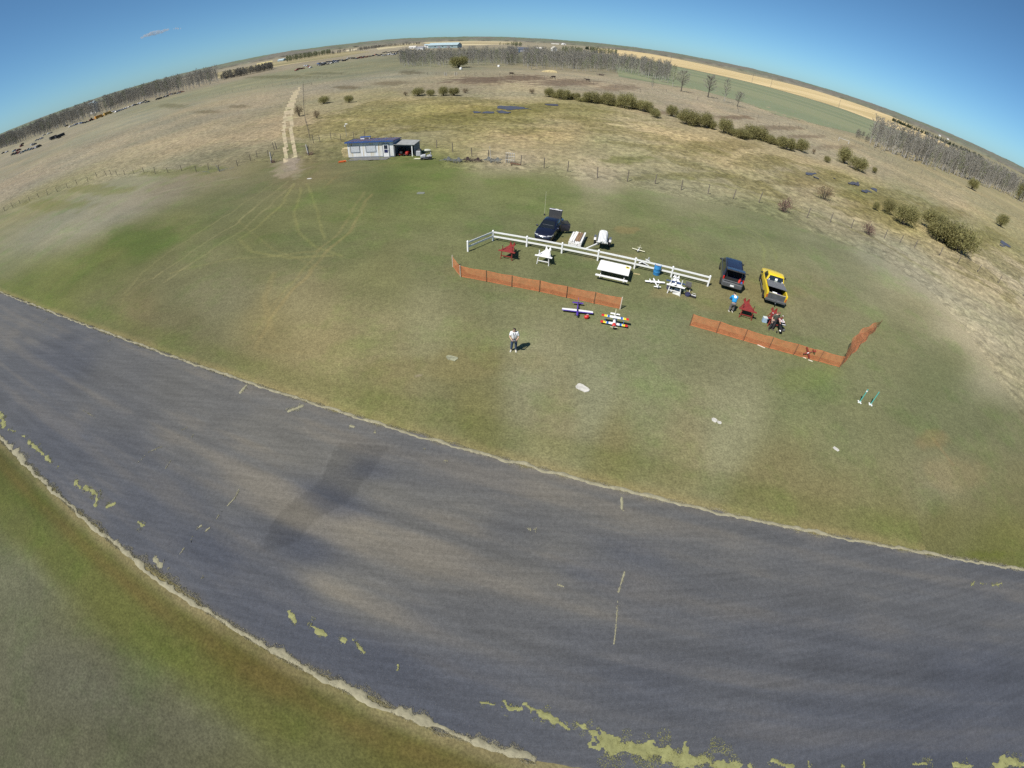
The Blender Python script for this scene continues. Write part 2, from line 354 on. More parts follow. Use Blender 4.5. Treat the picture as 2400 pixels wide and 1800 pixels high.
BLOTS = [ # u, v, half width, half height (pixels), colour, strength, ground noise size
 (330,565,90,40,(92,112,56),.6,6),(90,1170,120,26,(84,102,46),.4,2),(1120,188,75,9,(112,96,84),.8,3),(1225,183,70,8,(112,96,84),.8,3),(1335,193,75,9,(116,100,88),.75,3),
 (1450,205,50,8,(120,104,90),.6,3),(920,195,45,5,(118,106,84),.6,3),(810,205,30,4,(110,100,78),.7,2),(960,170,30,5,(96,90,68),.6,3),(400,248,40,5,(110,108,80),.6,2),
 (480,262,35,4,(112,104,80),.6,2),(560,250,30,4,(112,104,80),.6,2),(640,180,120,4,(104,104,76),.6,2),(760,172,60,3,(96,96,70),.5,2),(1020,282,120,18,(118,118,60),.45,4),(1150,262,110,16,(116,112,56),.5,4),(1280,252,60,10,(112,110,60),.5,3),
 (880,265,90,12,(124,118,66),.5,4),(1480,375,60,10,(110,116,62),.6,3),(1620,412,110,9,(112,112,62),.45,3),(1700,340,80,14,(122,112,66),.45,4),(1780,380,70,16,(124,116,68),.45,4),(1900,420,80,20,(122,114,66),.5,4),
 (2080,480,70,18,(124,116,66),.5,4),(2200,500,60,20,(120,114,64),.5,4),(2300,560,60,26,(118,116,66),.5,4),(2000,455,60,14,(112,112,60),.4,3),(1550,265,40,5,(116,98,84),.6,3),(1720,275,50,5,(118,100,84),.7,3),(1830,300,60,6,(118,102,86),.6,3),
 (1890,320,45,5,(120,104,90),.6,3),(1960,345,50,6,(122,108,92),.5,3),(230,445,80,12,(122,126,70),.5,3),(380,405,90,10,(118,124,70),.5,3),(120,480,90,14,(124,126,76),.5,3),(480,395,50,8,(108,120,62),.5,3),
 (690,345,30,12,(108,118,72),.6,2),(990,385,50,9,(100,114,64),.6,2),(670,395,42,20,(160,150,132),.85,1.5),(690,375,18,16,(158,148,128),.7,1.5),(2310,1300,60,10,(108,118,52),.5,1),
 (1740,690,120,40,(146,136,98),.35,2),(1560,690,50,14,(152,140,104),.5,1),(1440,600,60,12,(150,142,104),.45,1),(1060,860,200,50,(144,134,92),.35,3),(980,880,10,4,(160,152,130),.9,.5),(520,690,90,50,(132,130,104),.4,3),
 (1470,540,30,9,(150,136,96),.5,1),(1365,565,70,10,(140,132,92),.5,1),(1900,880,80,30,(126,140,84),.4,2),(2230,1110,90,40,(150,138,104),.35,3),(2180,1030,40,26,(150,130,96),.4,2),(1120,800,90,30,(134,142,98),.3,2),(1850,1270,8,6,(150,140,90),.0,1)]
MARSH = [tuple(p[:2]) for p in ats([(690,330),(760,270),(900,232),(1050,222),(1250,236),(1420,262),(1600,300),(1780,345),(1950,395),(2130,455),(2290,530),(2400,600),(2400,700),(2250,640),(2080,560),(1900,480),(1700,400),(1500,350),(1300,322),(1150,318),(950,318),(800,322)])]

def paint(x, y):
    """albedo and coarseness of the ground at places x, y"""
    c = surveyed(x, y)
    n1 = fbm(x*.06, y*.06, 4, 3); n2 = fbm(x*.25, y*.25, 4, 11)
    inl = in_poly(x + (n2-.5)*2.4, y + (n2-.5)*2.4, LAWN)
    r = np.hypot(x, y)
    soft = sstep(-1, 1, np.where(inl, 1.0, -1.0))
    # mowing passes and drifts of drier grass in the lawn run along the runway
    s, t = road_st(x, y)
    streak = fbm(s*.02, t*.55, 3, 21)
    c = c*(1 + (np.where(inl, .16, .06)*(streak-.5))[..., None])
    arc = fbm(np.arctan2(x+22, y-30)*3, np.hypot(x+22, y-30)*.55, 3, 31)
    c = c*(1 + (np.where(inl, .12, .0)*(arc-.5))[..., None])
    nearside = t > RW+1.6
    c = c*(1 + np.where(nearside, .30*(fbm(s*.06, t*2.4, 4, 23)-.5), 0)[..., None])
    far_streak = fbm(np.arctan2(x, y)*9, np.log(r+1)*9, 4, 41)
    c = c*(1 + (np.where(inl, 0, .34)*(far_streak-.5))[..., None])
    c = c*(1 + (.30*(n1-.5) + .18*(n2-.5))[..., None])*np.stack([1+.14*(n1-.5), np.ones_like(n1), 1-.12*(n1-.5)], -1)
    for (u, v, ru, rv, col, st, ns) in BLOTS:
        if st <= 0: continue
        o = at(u, v); ex = at(u+ru, v); ey = at(u, v-rv); ey2 = at(u, v+rv)
        a1 = (ex-o); a2 = (ey-ey2)/2
        det = a1.x*a2.y - a1.y*a2.x
        px = ((x-o.x)*a2.y-(y-o.y)*a2.x)/det; py = ((y-o.y)*a1.x-(x-o.x)*a1.y)/det
        m = (np.abs(px) < 2) & (np.abs(py) < 2)
        if not m.any(): continue
        nn = fbm(x[m]/ns, y[m]/ns, 4, int(u) % 97)
        k = st*(1-sstep(.55, 1.25, np.hypot(px[m], py[m]) + (nn-.5)*1.5))
        c[m] = c[m]*(1-k[:, None]) + alb(col)*k[:, None]
    for pts, wd, col, st in TRACKS:
        P = [tuple(p[:2]) for p in ats(pts)]
        xs = [p[0] for p in P]; ys = [p[1] for p in P]
        m = (x > min(xs)-3) & (x < max(xs)+3) & (y > min(ys)-3) & (y < max(ys)+3)
        if not m.any(): continue
        wob = (fbm(x[m]*.4, y[m]*.4, 3, 77)-.5)*.8
        d = dist_line(x[m]+wob, y[m]-wob, P)
        k = .72*st*(1-sstep(wd*.25, wd*.9, d))*(.35+1.1*fbm(x[m]*.3, y[m]*.3, 3, 55))
        k = np.clip(k, 0, 1)
        c[m] = c[m]*(1-k[:, None]) + alb(col)*k[:, None]
    # verges of the runway: dead straw at the edge, a brown wheel line and a greener band outside it
    ends = (s > -110) & (s < 30)
    for t0, t1, soft_, col, st in ((-.55, .25, .30, (160,148,108), .55), (RW-.2, RW+.55, .30, (150,140,108), .6), (RW+.85, RW+1.5, .35, (112,100,60), .6), (RW+1.7, RW+3.6, .8, (104,112,58), .45), (-2.2, -.5, .7, (112,124,66), .30)):
        k = np.where(ends, st*sstep(t0-soft_, t0+soft_, t)*(1-sstep(t1-soft_, t1+soft_, t))*(.45+1.1*fbm(s*.35, t*.9, 3, 66)), 0)
        k = np.clip(k, 0, 1); c = c*(1-k[..., None]) + alb(col)*k[..., None]
    rg = np.where(inl, .05, .80)
    mar = in_poly(x + (n1-.5)*20, y + (n1-.5)*20, MARSH) & ~inl
    olive = sstep(.47, .62, fbm(x*.11, y*.16, 5, 61))
    k = np.where(mar, .5*olive, 0)
    c = c*(1-k[..., None]) + alb((122,118,74))*k[..., None]
    rg = np.where(mar, 1.05, rg)
    lx, ly = x < -25, y > 40
    rg = np.where(~inl & (r > 260), .35, rg)
    return np.clip(c, .004, .8), rg, inl

def polar_grid():
    az = np.concatenate([np.arange(-180, -84, 3.0), np.arange(-84, -74, .6), np.arange(-74, 74.01, .22), np.arange(74.6, 84, .6), np.arange(84, 180, 3.0)])
    az = np.radians(az)
    rr = [0.002, 0.16]
    while rr[-1] < 30000:
        r = rr[-1]; rr.append(r + (.16 if r < 62 else (r*.0034 if r < 260 else r*.016)))
    return az, np.array(rr)
AZ, RR = polar_grid(); nA, nR = len(AZ), len(RR)
GA, GR = np.meshgrid(AZ, RR, indexing='xy')       # rows = distance
GX, GY = GR*np.sin(GA), GR*np.cos(GA)
Gc, Grg, Ginl = paint(GX, GY)
PONDS = [(1205,252,34,6),(1172,262,22,3.5),(1240,257,18,4),(1128,263,26,2.6),(1290,247,16,3),(1938,413,30,6),(1995,430,18,5),(2037,446,16,5),(2365,570,22,8),(1905,407,14,3)]
lump = (fbm(GX*.85, GY*.85, 3, 5)-.45)*.46 + (fbm(GX*.22, GY*.22, 2, 6)-.5)*.25
GZ = np.where(Ginl, 0, np.clip(Grg, 0, 1)*lump*sstep(30, 45, GR)*(1-sstep(300, 420, GR)))
st_s, st_t = road_st(GX, GY)
for u, v, a, b in PONDS:
    o = at(u, v); GZ = np.where(np.hypot(GX-o.x, (GY-o.y)) < 9, np.minimum(GZ, -.02), GZ)
idx = np.arange(nA*nR).reshape(nR, nA)
q = np.stack([idx[:-1], idx[1:], np.roll(idx, -1, 1)[1:], np.roll(idx, -1, 1)[:-1]], -1)     # (nR-1, nA, 4)
Fall = q.reshape(-1, 4)
V = np.stack([GX, GY, GZ], -1).reshape(-1, 3)
V = np.vstack([V, [[0, 0, 0]]])
Cc = np.concatenate([Gc.reshape(-1, 3), np.ones((nA*nR, 1))], 1); Cc = np.vstack([Cc, Cc[:1]])
Rg = np.append(Grg.ravel(), .05)
M_GROUND = ground_mat('pasture_grass', fine=1.0, tuft=1.0)
M_LAWN = ground_mat('mown_grass', fine=1.0, tuft=1.0)
def sub_sheet(name, faces, dz, m, col=None, rg=None, kind='structure'):
    used = np.unique(faces); mp = np.full(len(V), -1); mp[used] = np.arange(len(used))
    v2 = V[used].copy(); v2[:, 2] += dz
    c2 = Cc[used] if col is None else col[used]; r2 = Rg[used] if rg is None else rg[used]
    o = mesh_np(name, v2, mp[faces], m, {'Col': ('FLOAT_COLOR', c2), 'Rgh': ('FLOAT', r2)})
    o['kind'] = kind; return o
fl = Ginl.ravel()[Fall].all(1)
o = mesh_np('ground', V, Fall, M_GROUND, {'Col': ('FLOAT_COLOR', Cc), 'Rgh': ('FLOAT', Rg)}); o['kind'] = 'structure'
sub_sheet('lawn', Fall[fl], .012, M_LAWN)
# ---- dirt track from the gate across the pasture: two wheel lanes, and the bare patch inside the gate
laneA = [(350,1400),(346,1190),(325,1000),(318,850),(328,700),(348,560),(400,440),(445,340),(500,230)]
laneB = [(510,1400),(488,1200),(458,1000),(430,850),(432,650),(458,480),(492,350),(540,240),(570,170)]
LA = [tuple(p[:2]) for p in ats([ST(*p) for p in laneA])]; LB = [tuple(p[:2]) for p in ats([ST(*p) for p in laneB])]
fx, fy = GX.ravel(), GY.ravel()
box_ = (fx > -110) & (fx < -20) & (fy > 45) & (fy < 260)
dl = np.full(nA*nR, 99.0); nz = np.zeros(nA*nR)
nz[box_] = (fbm(fx[box_]*.5, fy[box_]*.5, 3, 91)-.5)
wob = nz[box_]*.5
dl[box_] = np.minimum(dist_line(fx[box_]+wob, fy[box_], LA), dist_line(fx[box_]+wob, fy[box_], LB)) - .0045*np.hypot(fx[box_], fy[box_])
g0 = at(*ST(430, 1500)); g1 = at(*ST(430, 1330)); gr = at(*ST(540, 1500)).x - g0.x
gd = np.full(nA*nR, 99.0); gd[box_] = dist_line(fx[box_], fy[box_], [(g0.x, g0.y), (g1.x, g1.y)]) - gr*.72 + nz[box_]*2.6
onk = (dl < .12) | (gd < 0)
tc_ = Cc.copy(); kk = np.arange(nA*nR)
tc_[:-1, :3] = alb((202,190,164)) * (1 + .5*nz[:, None])
gravel = gd < 0
tc_[:-1][gravel, :3] = alb((160,150,136)) * (1 + .35*nz[gravel, None])
sub_sheet('dirt_track', Fall[onk[Fall].all(1)], .022, M_GROUND, tc_, np.full(len(Rg), .25))
mid = np.full(nA*nR, 99.0); LM = [((a[0]+b[0])/2, (a[1]+b[1])/2) for a, b in zip(LA, LB)]

# ---- far fields: pale stubble and young green crop beyond the pasture
M_FIELD = ground_mat('crop_field', fine=.3, tuft=.5)
def field(name, poly, rgb, dz, rows=None, rgb2=None, rowdir=0.0, rowsize=8.0, mid=None):
    P = [at(u, v) for u, v in poly]
    pts = [tuple(p[:2]) for p in P]
    xs, ys = fx, fy
    m = in_poly(xs, ys, pts)
    # own grid in polar cells, finer than the ground far out
    azs = np.array([math.atan2(p[0], p[1]) for p in pts]); rs = np.array([math.hypot(*p) for p in pts])
    a = np.arange(azs.min()-.004, azs.max()+.004, math.radians(.11)); l = np.exp(np.arange(math.log(rs.min()*.98), math.log(rs.max()*1.02), .008))
    A_, L_ = np.meshgrid(a, l); X, Y = L_*np.sin(A_), L_*np.cos(A_)
    ins = in_poly(X, Y, pts)
    k = np.arange(A_.size).reshape(A_.shape)
    F = np.stack([k[:-1, :-1], k[1:, :-1], k[1:, 1:], k[:-1, 1:]], -1).reshape(-1, 4); F = F[ins.ravel()[F].sum(1) >= 3]
    c = np.ones(A_.shape + (4,)); base = alb(rgb)
    nn = fbm(X/60, Y/60, 4, 5); c[..., :3] = base*(1+.3*(nn-.5))[..., None]
    if rgb2 is not None:
        d = X*math.cos(rowdir)+Y*math.sin(rowdir)
        kk = sstep(.46, .6, fbm(d/rowsize, (X*math.sin(rowdir)-Y*math.cos(rowdir))/(rowsize*40), 2, 8))
        c[..., :3] = c[..., :3]*(1-kk[..., None]) + alb(rgb2)*kk[..., None]
    used = np.unique(F); mp = np.full(A_.size, -1); mp[used] = np.arange(len(used))
    v = np.stack([X, Y, np.full(X.shape, dz)], -1).reshape(-1, 3)[used]
    o = mesh_np(name, v, mp[F], M_FIELD, {'Col': ('FLOAT_COLOR', c.reshape(-1, 4)[used]), 'Rgh': ('FLOAT', np.full(len(used), .1))})
    o['kind'] = 'structure'; return o
field('crop_field', [(1430,133),(1500,140),(1573,154),(1650,170),(1760,194.5),(1866,223),(1984,259.5),(2090,300.5),(2224,350),(2300,385),(2250,395),(2130,350),(1988,309),(1905,290),(1825,271),(1740,239),(1640,212),(1540,196),(1450,180)], (140,150,124), .05, rgb2=(152,158,130), rowdir=.5, rowsize=30)
field('stubble_field', [(1380,112),(1500,122),(1600,141),(1744,173),(1886,205.5),(2009,240.5),(2090,273),(2167,309),(2253,358),(2224,349),(2090,299.5),(1984,258.5),(1866,222),(1760,193.5),(1650,169),(1573,153),(1500,139),(1400,123)], (238,216,172), .06, rgb2=(214,194,150), rowdir=2.3, rowsize=16)
field('stubble_field', [(990,99),(1075,96.6),(1150,95.5),(1222,97.5),(1225,101),(1180,104),(1120,106),(1075,107),(1000,103.5)], (232,218,184), .06, rgb2=(170,158,128), rowdir=1.5, rowsize=60)
field('stubble_field', [(880,113),(940,104.5),(985,100),(990,104),(940,110),(885,117)], (225,214,184), .06, rgb2=(165,155,125), rowdir=1.5, rowsize=60)
field('stubble_field', [(600,149),(640,141.5),(640,145),(600,153.5)], (226,212,160), .06)
field('stubble_field', [(800,119.5),(838,113.5),(838,116),(802,122)], (232,222,196), .06)
field('hay_field', [(500,172),(560,160),(640,145),(700,135),(760,126),(840,119),(870,121),(800,133),(740,142),(640,158),(560,175),(510,185)], (186,174,142), .05, rgb2=(150,144,112), rowdir=1.4, rowsize=25)
# ---- hills with far woods along the horizon
a = np.radians(np.arange(-82, 82, .10)); l = np.concatenate([np.linspace(0, 500, 24), np.linspace(540, 3200, 40)])
A_, L_ = np.meshgrid(a, l)
deg = np.degrees(A_)
edge = 4300 + 500*(fbm(deg*.09+40, deg*0+2, 3, 4)-.5) - 700*sstep(18, 45, deg) + 250*(fbm(deg*.8, deg*0+7, 2, 14)-.5)
R_ = edge + L_
rise = .0036 + .0026*(fbm(deg*.055+9, deg*0+1, 3, 2)-.5) + .0010*(fbm(deg*.5, deg*0+3, 3, 12)-.5)
Zt = HCAM*0 + sstep(0, 2600, L_)*(HCAM + (edge+2600)*rise)
X, Y = R_*np.sin(A_), R_*np.cos(A_)
canopy = 9*fbm(X/26, Y/60, 3, 15) + 7*vnoise(X/140, Y/220, 16)
Z = np.where(L_ <= 0, -.3, Zt + 2 + canopy)
nn = fbm(X/260, Y/500, 4, 17); mixk = sstep(.42, .6, nn)*(.35+.65*sstep(300, 2200, L_))
c = np.ones(A_.shape+(4,)); c[..., :3] = alb((132,130,124))*(1-mixk[..., None]) + alb((120,136,112))*mixk[..., None]
c[..., :3] *= (1+.5*(fbm(X/40, Y/40, 2, 18)-.5))[..., None]
k = np.arange(A_.size).reshape(A_.shape); F = np.stack([k[:-1, :-1], k[1:, :-1], k[1:, 1:], k[:-1, 1:]], -1).reshape(-1, 4)
M_HILL = ground_mat('far_wood_canopy', fine=.0, tuft=.0)
o = mesh_np('hills', np.stack([X, Y, Z], -1).reshape(-1, 3), F, M_HILL, {'Col': ('FLOAT_COLOR', c.reshape(-1, 4)), 'Rgh': ('FLOAT', np.zeros(A_.size))}); o['kind'] = 'structure'
# ---- runway
rs = np.arange(-95, 62, .13); rt = np.linspace(0, RW, 104)
S_, T_ = np.meshgrid(rs, rt)
RC = [ # u, v, colour of the asphalt
 (60,760,92,96,110),(150,850,84,90,106),(60,900,88,93,106),(300,880,98,98,106),(250,950,92,96,108),(420,900,104,102,106),(550,950,106,102,102),(620,1000,112,106,102),(480,1050,104,101,104),(700,1060,112,106,104),(800,1080,116,110,106),
 (150,1050,84,90,104),(300,1080,88,92,104),(350,1200,84,89,104),(450,1180,88,92,104),(540,1180,100,98,102),(600,1250,90,92,104),(500,1300,78,84,100),(420,1350,84,89,104),(620,1150,110,105,102),(690,1200,112,106,102),(850,1100,86,88,100),(780,1180,84,87,100),(700,1280,84,87,100),(640,1380,88,90,102),
 (900,1150,110,106,104),(850,1250,116,110,106),(950,1300,108,105,104),(800,1380,112,108,106),(900,1420,104,102,106),(1000,1450,96,96,104),(1100,1200,108,104,104),(1200,1240,96,97,106),(1300,1280,102,101,106),(1000,1100,98,98,104),(1150,1130,98,98,106),(1300,1150,106,104,104),(1450,1220,104,102,106),(1250,1350,104,102,106),(1400,1350,88,92,104),(1500,1300,88,92,104),(1600,1300,96,97,106),
 (1620,1400,92,94,106),(1700,1280,98,99,106),(1850,1300,92,96,108),(2000,1350,90,96,110),(2200,1400,88,94,110),(2350,1400,86,93,110),(2300,1600,80,87,104),(2000,1550,84,90,106),(1800,1500,86,91,106),(1700,1600,86,91,106),(1900,1700,82,88,104),(2200,1750,80,86,102),(1500,1600,84,89,104),(1400,1500,90,93,104),(1200,1500,96,97,104),(1100,1600,84,88,102),(1250,1700,84,89,104),(1400,1720,90,93,104),(900,1550,80,85,100),(750,1480,80,86,102),(650,1420,82,87,102),(1000,1680,82,87,102),(1250,1580,90,92,102),(1550,1450,92,94,104),(1350,1420,100,100,106)]
def worn(c):
    L = 92+((c[0]+c[1]+c[2])/3-88)*1.5; k = max(0, min(1, (L-94)/28))
    return (L-4+9*k, L+2*k, L+10-16*k)
rc = np.array([road_st(*at(u, v)[:2]) for u, v, *_ in RC]); rcol = np.array([alb(worn(c[2:]), GAIN_ROAD) for c in RC])
num = np.zeros(S_.shape+(3,)); den = np.zeros(S_.shape)
for (s0, t0), c0 in zip(rc, rcol):
    w_ = 1/(((S_-s0)/3.2)**2 + ((T_-t0)/1.3)**2 + .12)**2.0; num += w_[..., None]*c0; den += w_
c = np.ones(S_.shape+(4,)); c[..., :3] = num/den[..., None]
stk = fbm(S_*.05, T_*1.5, 4, 71); stk2 = fbm(S_*.25, T_*3.2, 3, 72); pat = fbm(S_*.35, T_*.5, 4, 73)
brown = sstep(.45, .7, stk*.7+pat*.3)
c[..., :3] *= (1 + .50*(stk-.5) + .24*(stk2-.5) + .26*(pat-.5))[..., None]
c[..., :3] *= np.stack([1+.12*(brown-.4), 1+.05*(brown-.4), 1-.06*(brown-.4)], -1)
# newer dark strip laid across the runway, and square-ended sealer passes
strip = [road_st(*at(*p)[:2]) for p in ((800,1040),(912,1052),(808,1177),(694,1266),(600,1300),(640,1225),(735,1140))]
kk = np.where(in_poly(S_+(pat-.5)*.5, T_+(stk-.5)*.3, strip), .20, 0); c[..., :3] *= (1-kk)[..., None]
rx, ry = road_xy(S_, T_)
lo = .38*(fbm(S_*1.1, S_*0+3, 4, 81)-.45); hi = .55*(fbm(S_*.8, S_*0+5, 4, 82)-.5)
edge_t = T_ + np.where(T_ < 1.2, lo*(1-T_/1.2), 0) + np.where(T_ > RW-1.5, hi*((T_-RW+1.5)/1.5), 0)
rx, ry = road_xy(S_, edge_t)
k = np.arange(S_.size).reshape(S_.shape); F = np.stack([k[:-1, :-1], k[:-1, 1:], k[1:, 1:], k[1:, :-1]], -1).reshape(-1, 4)
s_end = road_st(*at(2392, 1333)[:2])[0]
F = F[(S_.ravel()[F] < s_end + .5 + .15*np.sin(T_.ravel()[F]*1.3)).all(1)]
def asphalt():
    m, t, b = new_mat('worn_asphalt'); b.inputs['Roughness'].default_value = .85; b.inputs['Specular IOR Level'].default_value = .3
    a = t.nodes.new('ShaderNodeAttribute'); a.attribute_name = 'Col'
    P = t.nodes.new('ShaderNodeNewGeometry').outputs['Position']
    f1 = remap(t, noise_node(t, P, 22.0, 2, .7), .3, .7, .82, 1.2); f2 = remap(t, noise_node(t, P, 5.0, 4, .7), .3, .7, .86, 1.14)
    mp = t.nodes.new('ShaderNodeMapping'); mp.vector_type = 'POINT'; mp.inputs['Rotation'].default_value = (0, 0, math.atan2(-RD[1], RD[0])); mp.inputs['Scale'].default_value = (.12, 2.6, 1)
    t.links.new(P, mp.inputs['Vector']); f3 = remap(t, noise_node(t, mp.outputs[0], 1.6, 5, .7), .3, .7, .86, 1.14)
    c = scaled(t, scaled(t, scaled(t, a.outputs['Color'], f1), f2), f3)
    sp_ = noise_node(t, P, 38.0, 1, .5); k = remap(t, sp_, .68, .74, 0, .55)       # pale stones
    mx = t.nodes.new('ShaderNodeMixRGB'); mx.inputs['Color2'].default_value = (.22, .20, .17, 1); t.links.new(k, mx.inputs['Fac']); t.links.new(c, mx.inputs['Color1'])
    t.links.new(mx.outputs[0], b.inputs['Base Color'])
    bp = t.nodes.new('ShaderNodeBump'); bp.inputs['Strength'].default_value = .35; bp.inputs['Distance'].default_value = .01
    t.links.new(noise_node(t, P, 22.0, 3, .7), bp.inputs['Height']); t.links.new(bp.outputs[0], b.inputs['Normal']); return m
o = mesh_np('runway', np.stack([rx, ry, np.full(rx.shape, .030)], -1).reshape(-1, 3), F, asphalt(), {'Col': ('FLOAT_COLOR', c.reshape(-1, 4))}); o['kind'] = 'structure'
# ---- ponds in the marsh
M_WATER = mat('pond_water', (.075, .070, .080), rough=.38, spec=.16)
for u, v, ra, rb in PONDS:                    # open water between the tussocks: ragged pools
    o_ = at(u, v); ex = at(u+ra, v)-o_; ey = (at(u, v-rb)-at(u, v+rb))/2
    nx = 46; g = np.linspace(-1.15, 1.15, nx); PX, PY = np.meshgrid(g, g); X = o_.x+ex.x*PX+ey.x*PY; Y = o_.y+ex.y*PX+ey.y*PY
    nn = fbm(X*.28, Y*.20, 4, int(u) % 50); keep = (nn - .13*np.hypot(PX, PY)**2) > .455
    k = np.arange(nx*nx).reshape(nx, nx); F = np.stack([k[:-1, :-1], k[:-1, 1:], k[1:, 1:], k[1:, :-1]], -1).reshape(-1, 4); F = F[keep.ravel()[F].sum(1) >= 3]
    if len(F) < 3: continue
    used = np.unique(F); mp_ = np.full(nx*nx, -1); mp_[used] = np.arange(len(used))
    o = mesh_np('pond', np.stack([X, Y, np.full(X.shape, .05+.001*(u % 7))], -1).reshape(-1, 3)[used], mp_[F], M_WATER); o['kind'] = 'structure'
# ---------------------------------------------------------------- vegetation
def mpp(u, v):            # metres per photo pixel at a ground place
    p = at(u, v); return math.hypot(p.length, HCAM)*9.0e-4
def leaf_mat(name, rgb, var=.35, scale=1.3, rgb2=None):
    m, t, b = new_mat(name); b.inputs['Roughness'].default_value = .8; b.inputs['Specular IOR Level'].default_value = .2
    oi = t.nodes.new('ShaderNodeObjectInfo'); geo = t.nodes.new('ShaderNodeNewGeometry')
    n = noise_node(t, geo.outputs['Position'], scale, 4, .7)
    mx = t.nodes.new('ShaderNodeMixRGB'); mx.inputs['Color1'].default_value = (*[x*(1-var) for x in rgb], 1); mx.inputs['Color2'].default_value = (*[x*(1+var) for x in (rgb2 or rgb)], 1)
    f = math_node(t, 'ADD', remap(t, n, .35, .65, 0, .7), math_node(t, 'MULTIPLY', oi.outputs['Random'], .3)); t.links.new(f, mx.inputs['Fac'])
    t.links.new(mx.outputs[0], b.inputs['Base Color']); return m
M_BARK = mat('aspen_bark', (.44, .42, .38), rough=.9, dirt=(.22, .20, .175), nscale=2.2)
M_BARKD = mat('dark_bark', (.085, .075, .062), rough=.95, noise=.4, nscale=4)
M_TWIG = leaf_mat('bare_twigs', (.225, .212, .178), .24, .10)
M_TWIGG = leaf_mat('budding_twigs', (.215, .220, .130), .24, .10, (.205, .225, .125))
M_WILLOW = leaf_mat('willow_leaves', (.275, .245, .105), .26, .9, (.285, .270, .115))
def glow_through(m, k):             # thin leaves let some light through
    t = m.node_tree; b = t.nodes['Principled BSDF']; tr = t.nodes.new('ShaderNodeBsdfTranslucent'); mx = t.nodes.new('ShaderNodeMixShader'); mx.inputs[0].default_value = k
    src = b.inputs['Base Color'].links[0].from_socket; t.links.new(src, tr.inputs['Color']); o = [n for n in t.nodes if n.type == 'OUTPUT_MATERIAL'][0]
    t.links.new(b.outputs[0], mx.inputs[1]); t.links.new(tr.outputs[0], mx.inputs[2]); t.links.new(mx.outputs[0], o.inputs['Surface'])
glow_through(M_WILLOW, .4)
M_BROWN = leaf_mat('brown_twigs', (.17, .125, .075), .35, 1.0)
M_REDTWIG = leaf_mat('red_twigs', (.19, .115, .095), .3, 1.0)
M_DARKLEAF = leaf_mat('spruce_needles', (.040, .060, .032), .35, .6)
rng = np.random.default_rng(7)
def strips(p, d, L, w_):                    # n thin twig quads from p along d (crossing the sight at random angles)
    n = len(p); r = rng.normal(size=(n, 3)); s = np.cross(d, r); s /= np.linalg.norm(s, axis=1)[:, None] + 1e-9
    a = p - s*w_[:, None]/2; b = p + s*w_[:, None]/2; e = p + d*L[:, None]
    V = np.stack([a, b, e + s*w_[:, None]*.2, e - s*w_[:, None]*.2], 1).reshape(-1, 3)
    return V, np.arange(4*n).reshape(n, 4)
def tube_np(p0, p1, r0, r1, n=5):
    d = np.array(p1)-np.array(p0); d = d/np.linalg.norm(d); o = np.cross(d, [.3, .9, .1]); o /= np.linalg.norm(o); q_ = np.cross(d, o)
    an = np.arange(n)*2*math.pi/n; c = np.cos(an)[:, None]*o + np.sin(an)[:, None]*q_
    V = np.vstack([np.array(p0)+c*r0, np.array(p1)+c*r1]); i = np.arange(n)
    return V, np.stack([i, (i+1) % n, n+(i+1) % n, n+i], 1)
def cat(parts):
    Vs, Fs, k = [], [], 0
    for V_, F_ in parts: Vs.append(V_); Fs.append(F_+k); k += len(V_)
    return np.vstack(Vs), np.vstack(Fs)
def tree_arrays(h, cr_, seed, nl=16, nt=30, tw=.05, low=.35, tr=.10, up=.8):
    """trunk with limbs, and a crown of twigs that lets the background through"""
    global rng; rng = np.random.default_rng(seed)
    bend = rng.normal(size=2)*.03*h
    def tp(k): return np.array([bend[0]*k*k, bend[1]*k*k, h*k])
    tparts = []; cparts = []
    ks = [0, .25, .5, .75, .97]
    for a_, b_ in zip(ks[:-1], ks[1:]): tparts.append(tube_np(tp(a_), tp(b_), tr*(1-a_*.85), tr*(1-b_*.85), 6))
    for i in range(nl):
        k = low + (.97-low)*((i+rng.random())/nl); an = i*2.4+rng.random()
        prof = math.sin(math.pi*min(1, (k-low)/(1.02-low)*.80+.22))**.8
        L = cr_*(prof*.8+.25)*(.7+.5*rng.random())
        d = np.array([math.cos(an), math.sin(an), up*(.5+rng.random()*.8)]); d /= np.linalg.norm(d)
        p0 = tp(k); p1 = p0 + d*L
        tparts.append(tube_np(p0, p1, tr*.34*(1.1-k*.6), .012, 4))
        u = rng.random(nt)**.7; base = p0 + (p1-p0)*u[:, None]
        dd = d*.45 + rng.normal(size=(nt, 3))*.42 + np.array([0, 0, .75]); dd /= np.linalg.norm(dd, axis=1)[:, None]
        cparts.append(strips(base, dd, (.35+.75*rng.random(nt))*cr_*.42, tw*(.6+.8*rng.random(nt))))
    return cat(tparts), cat(cparts)
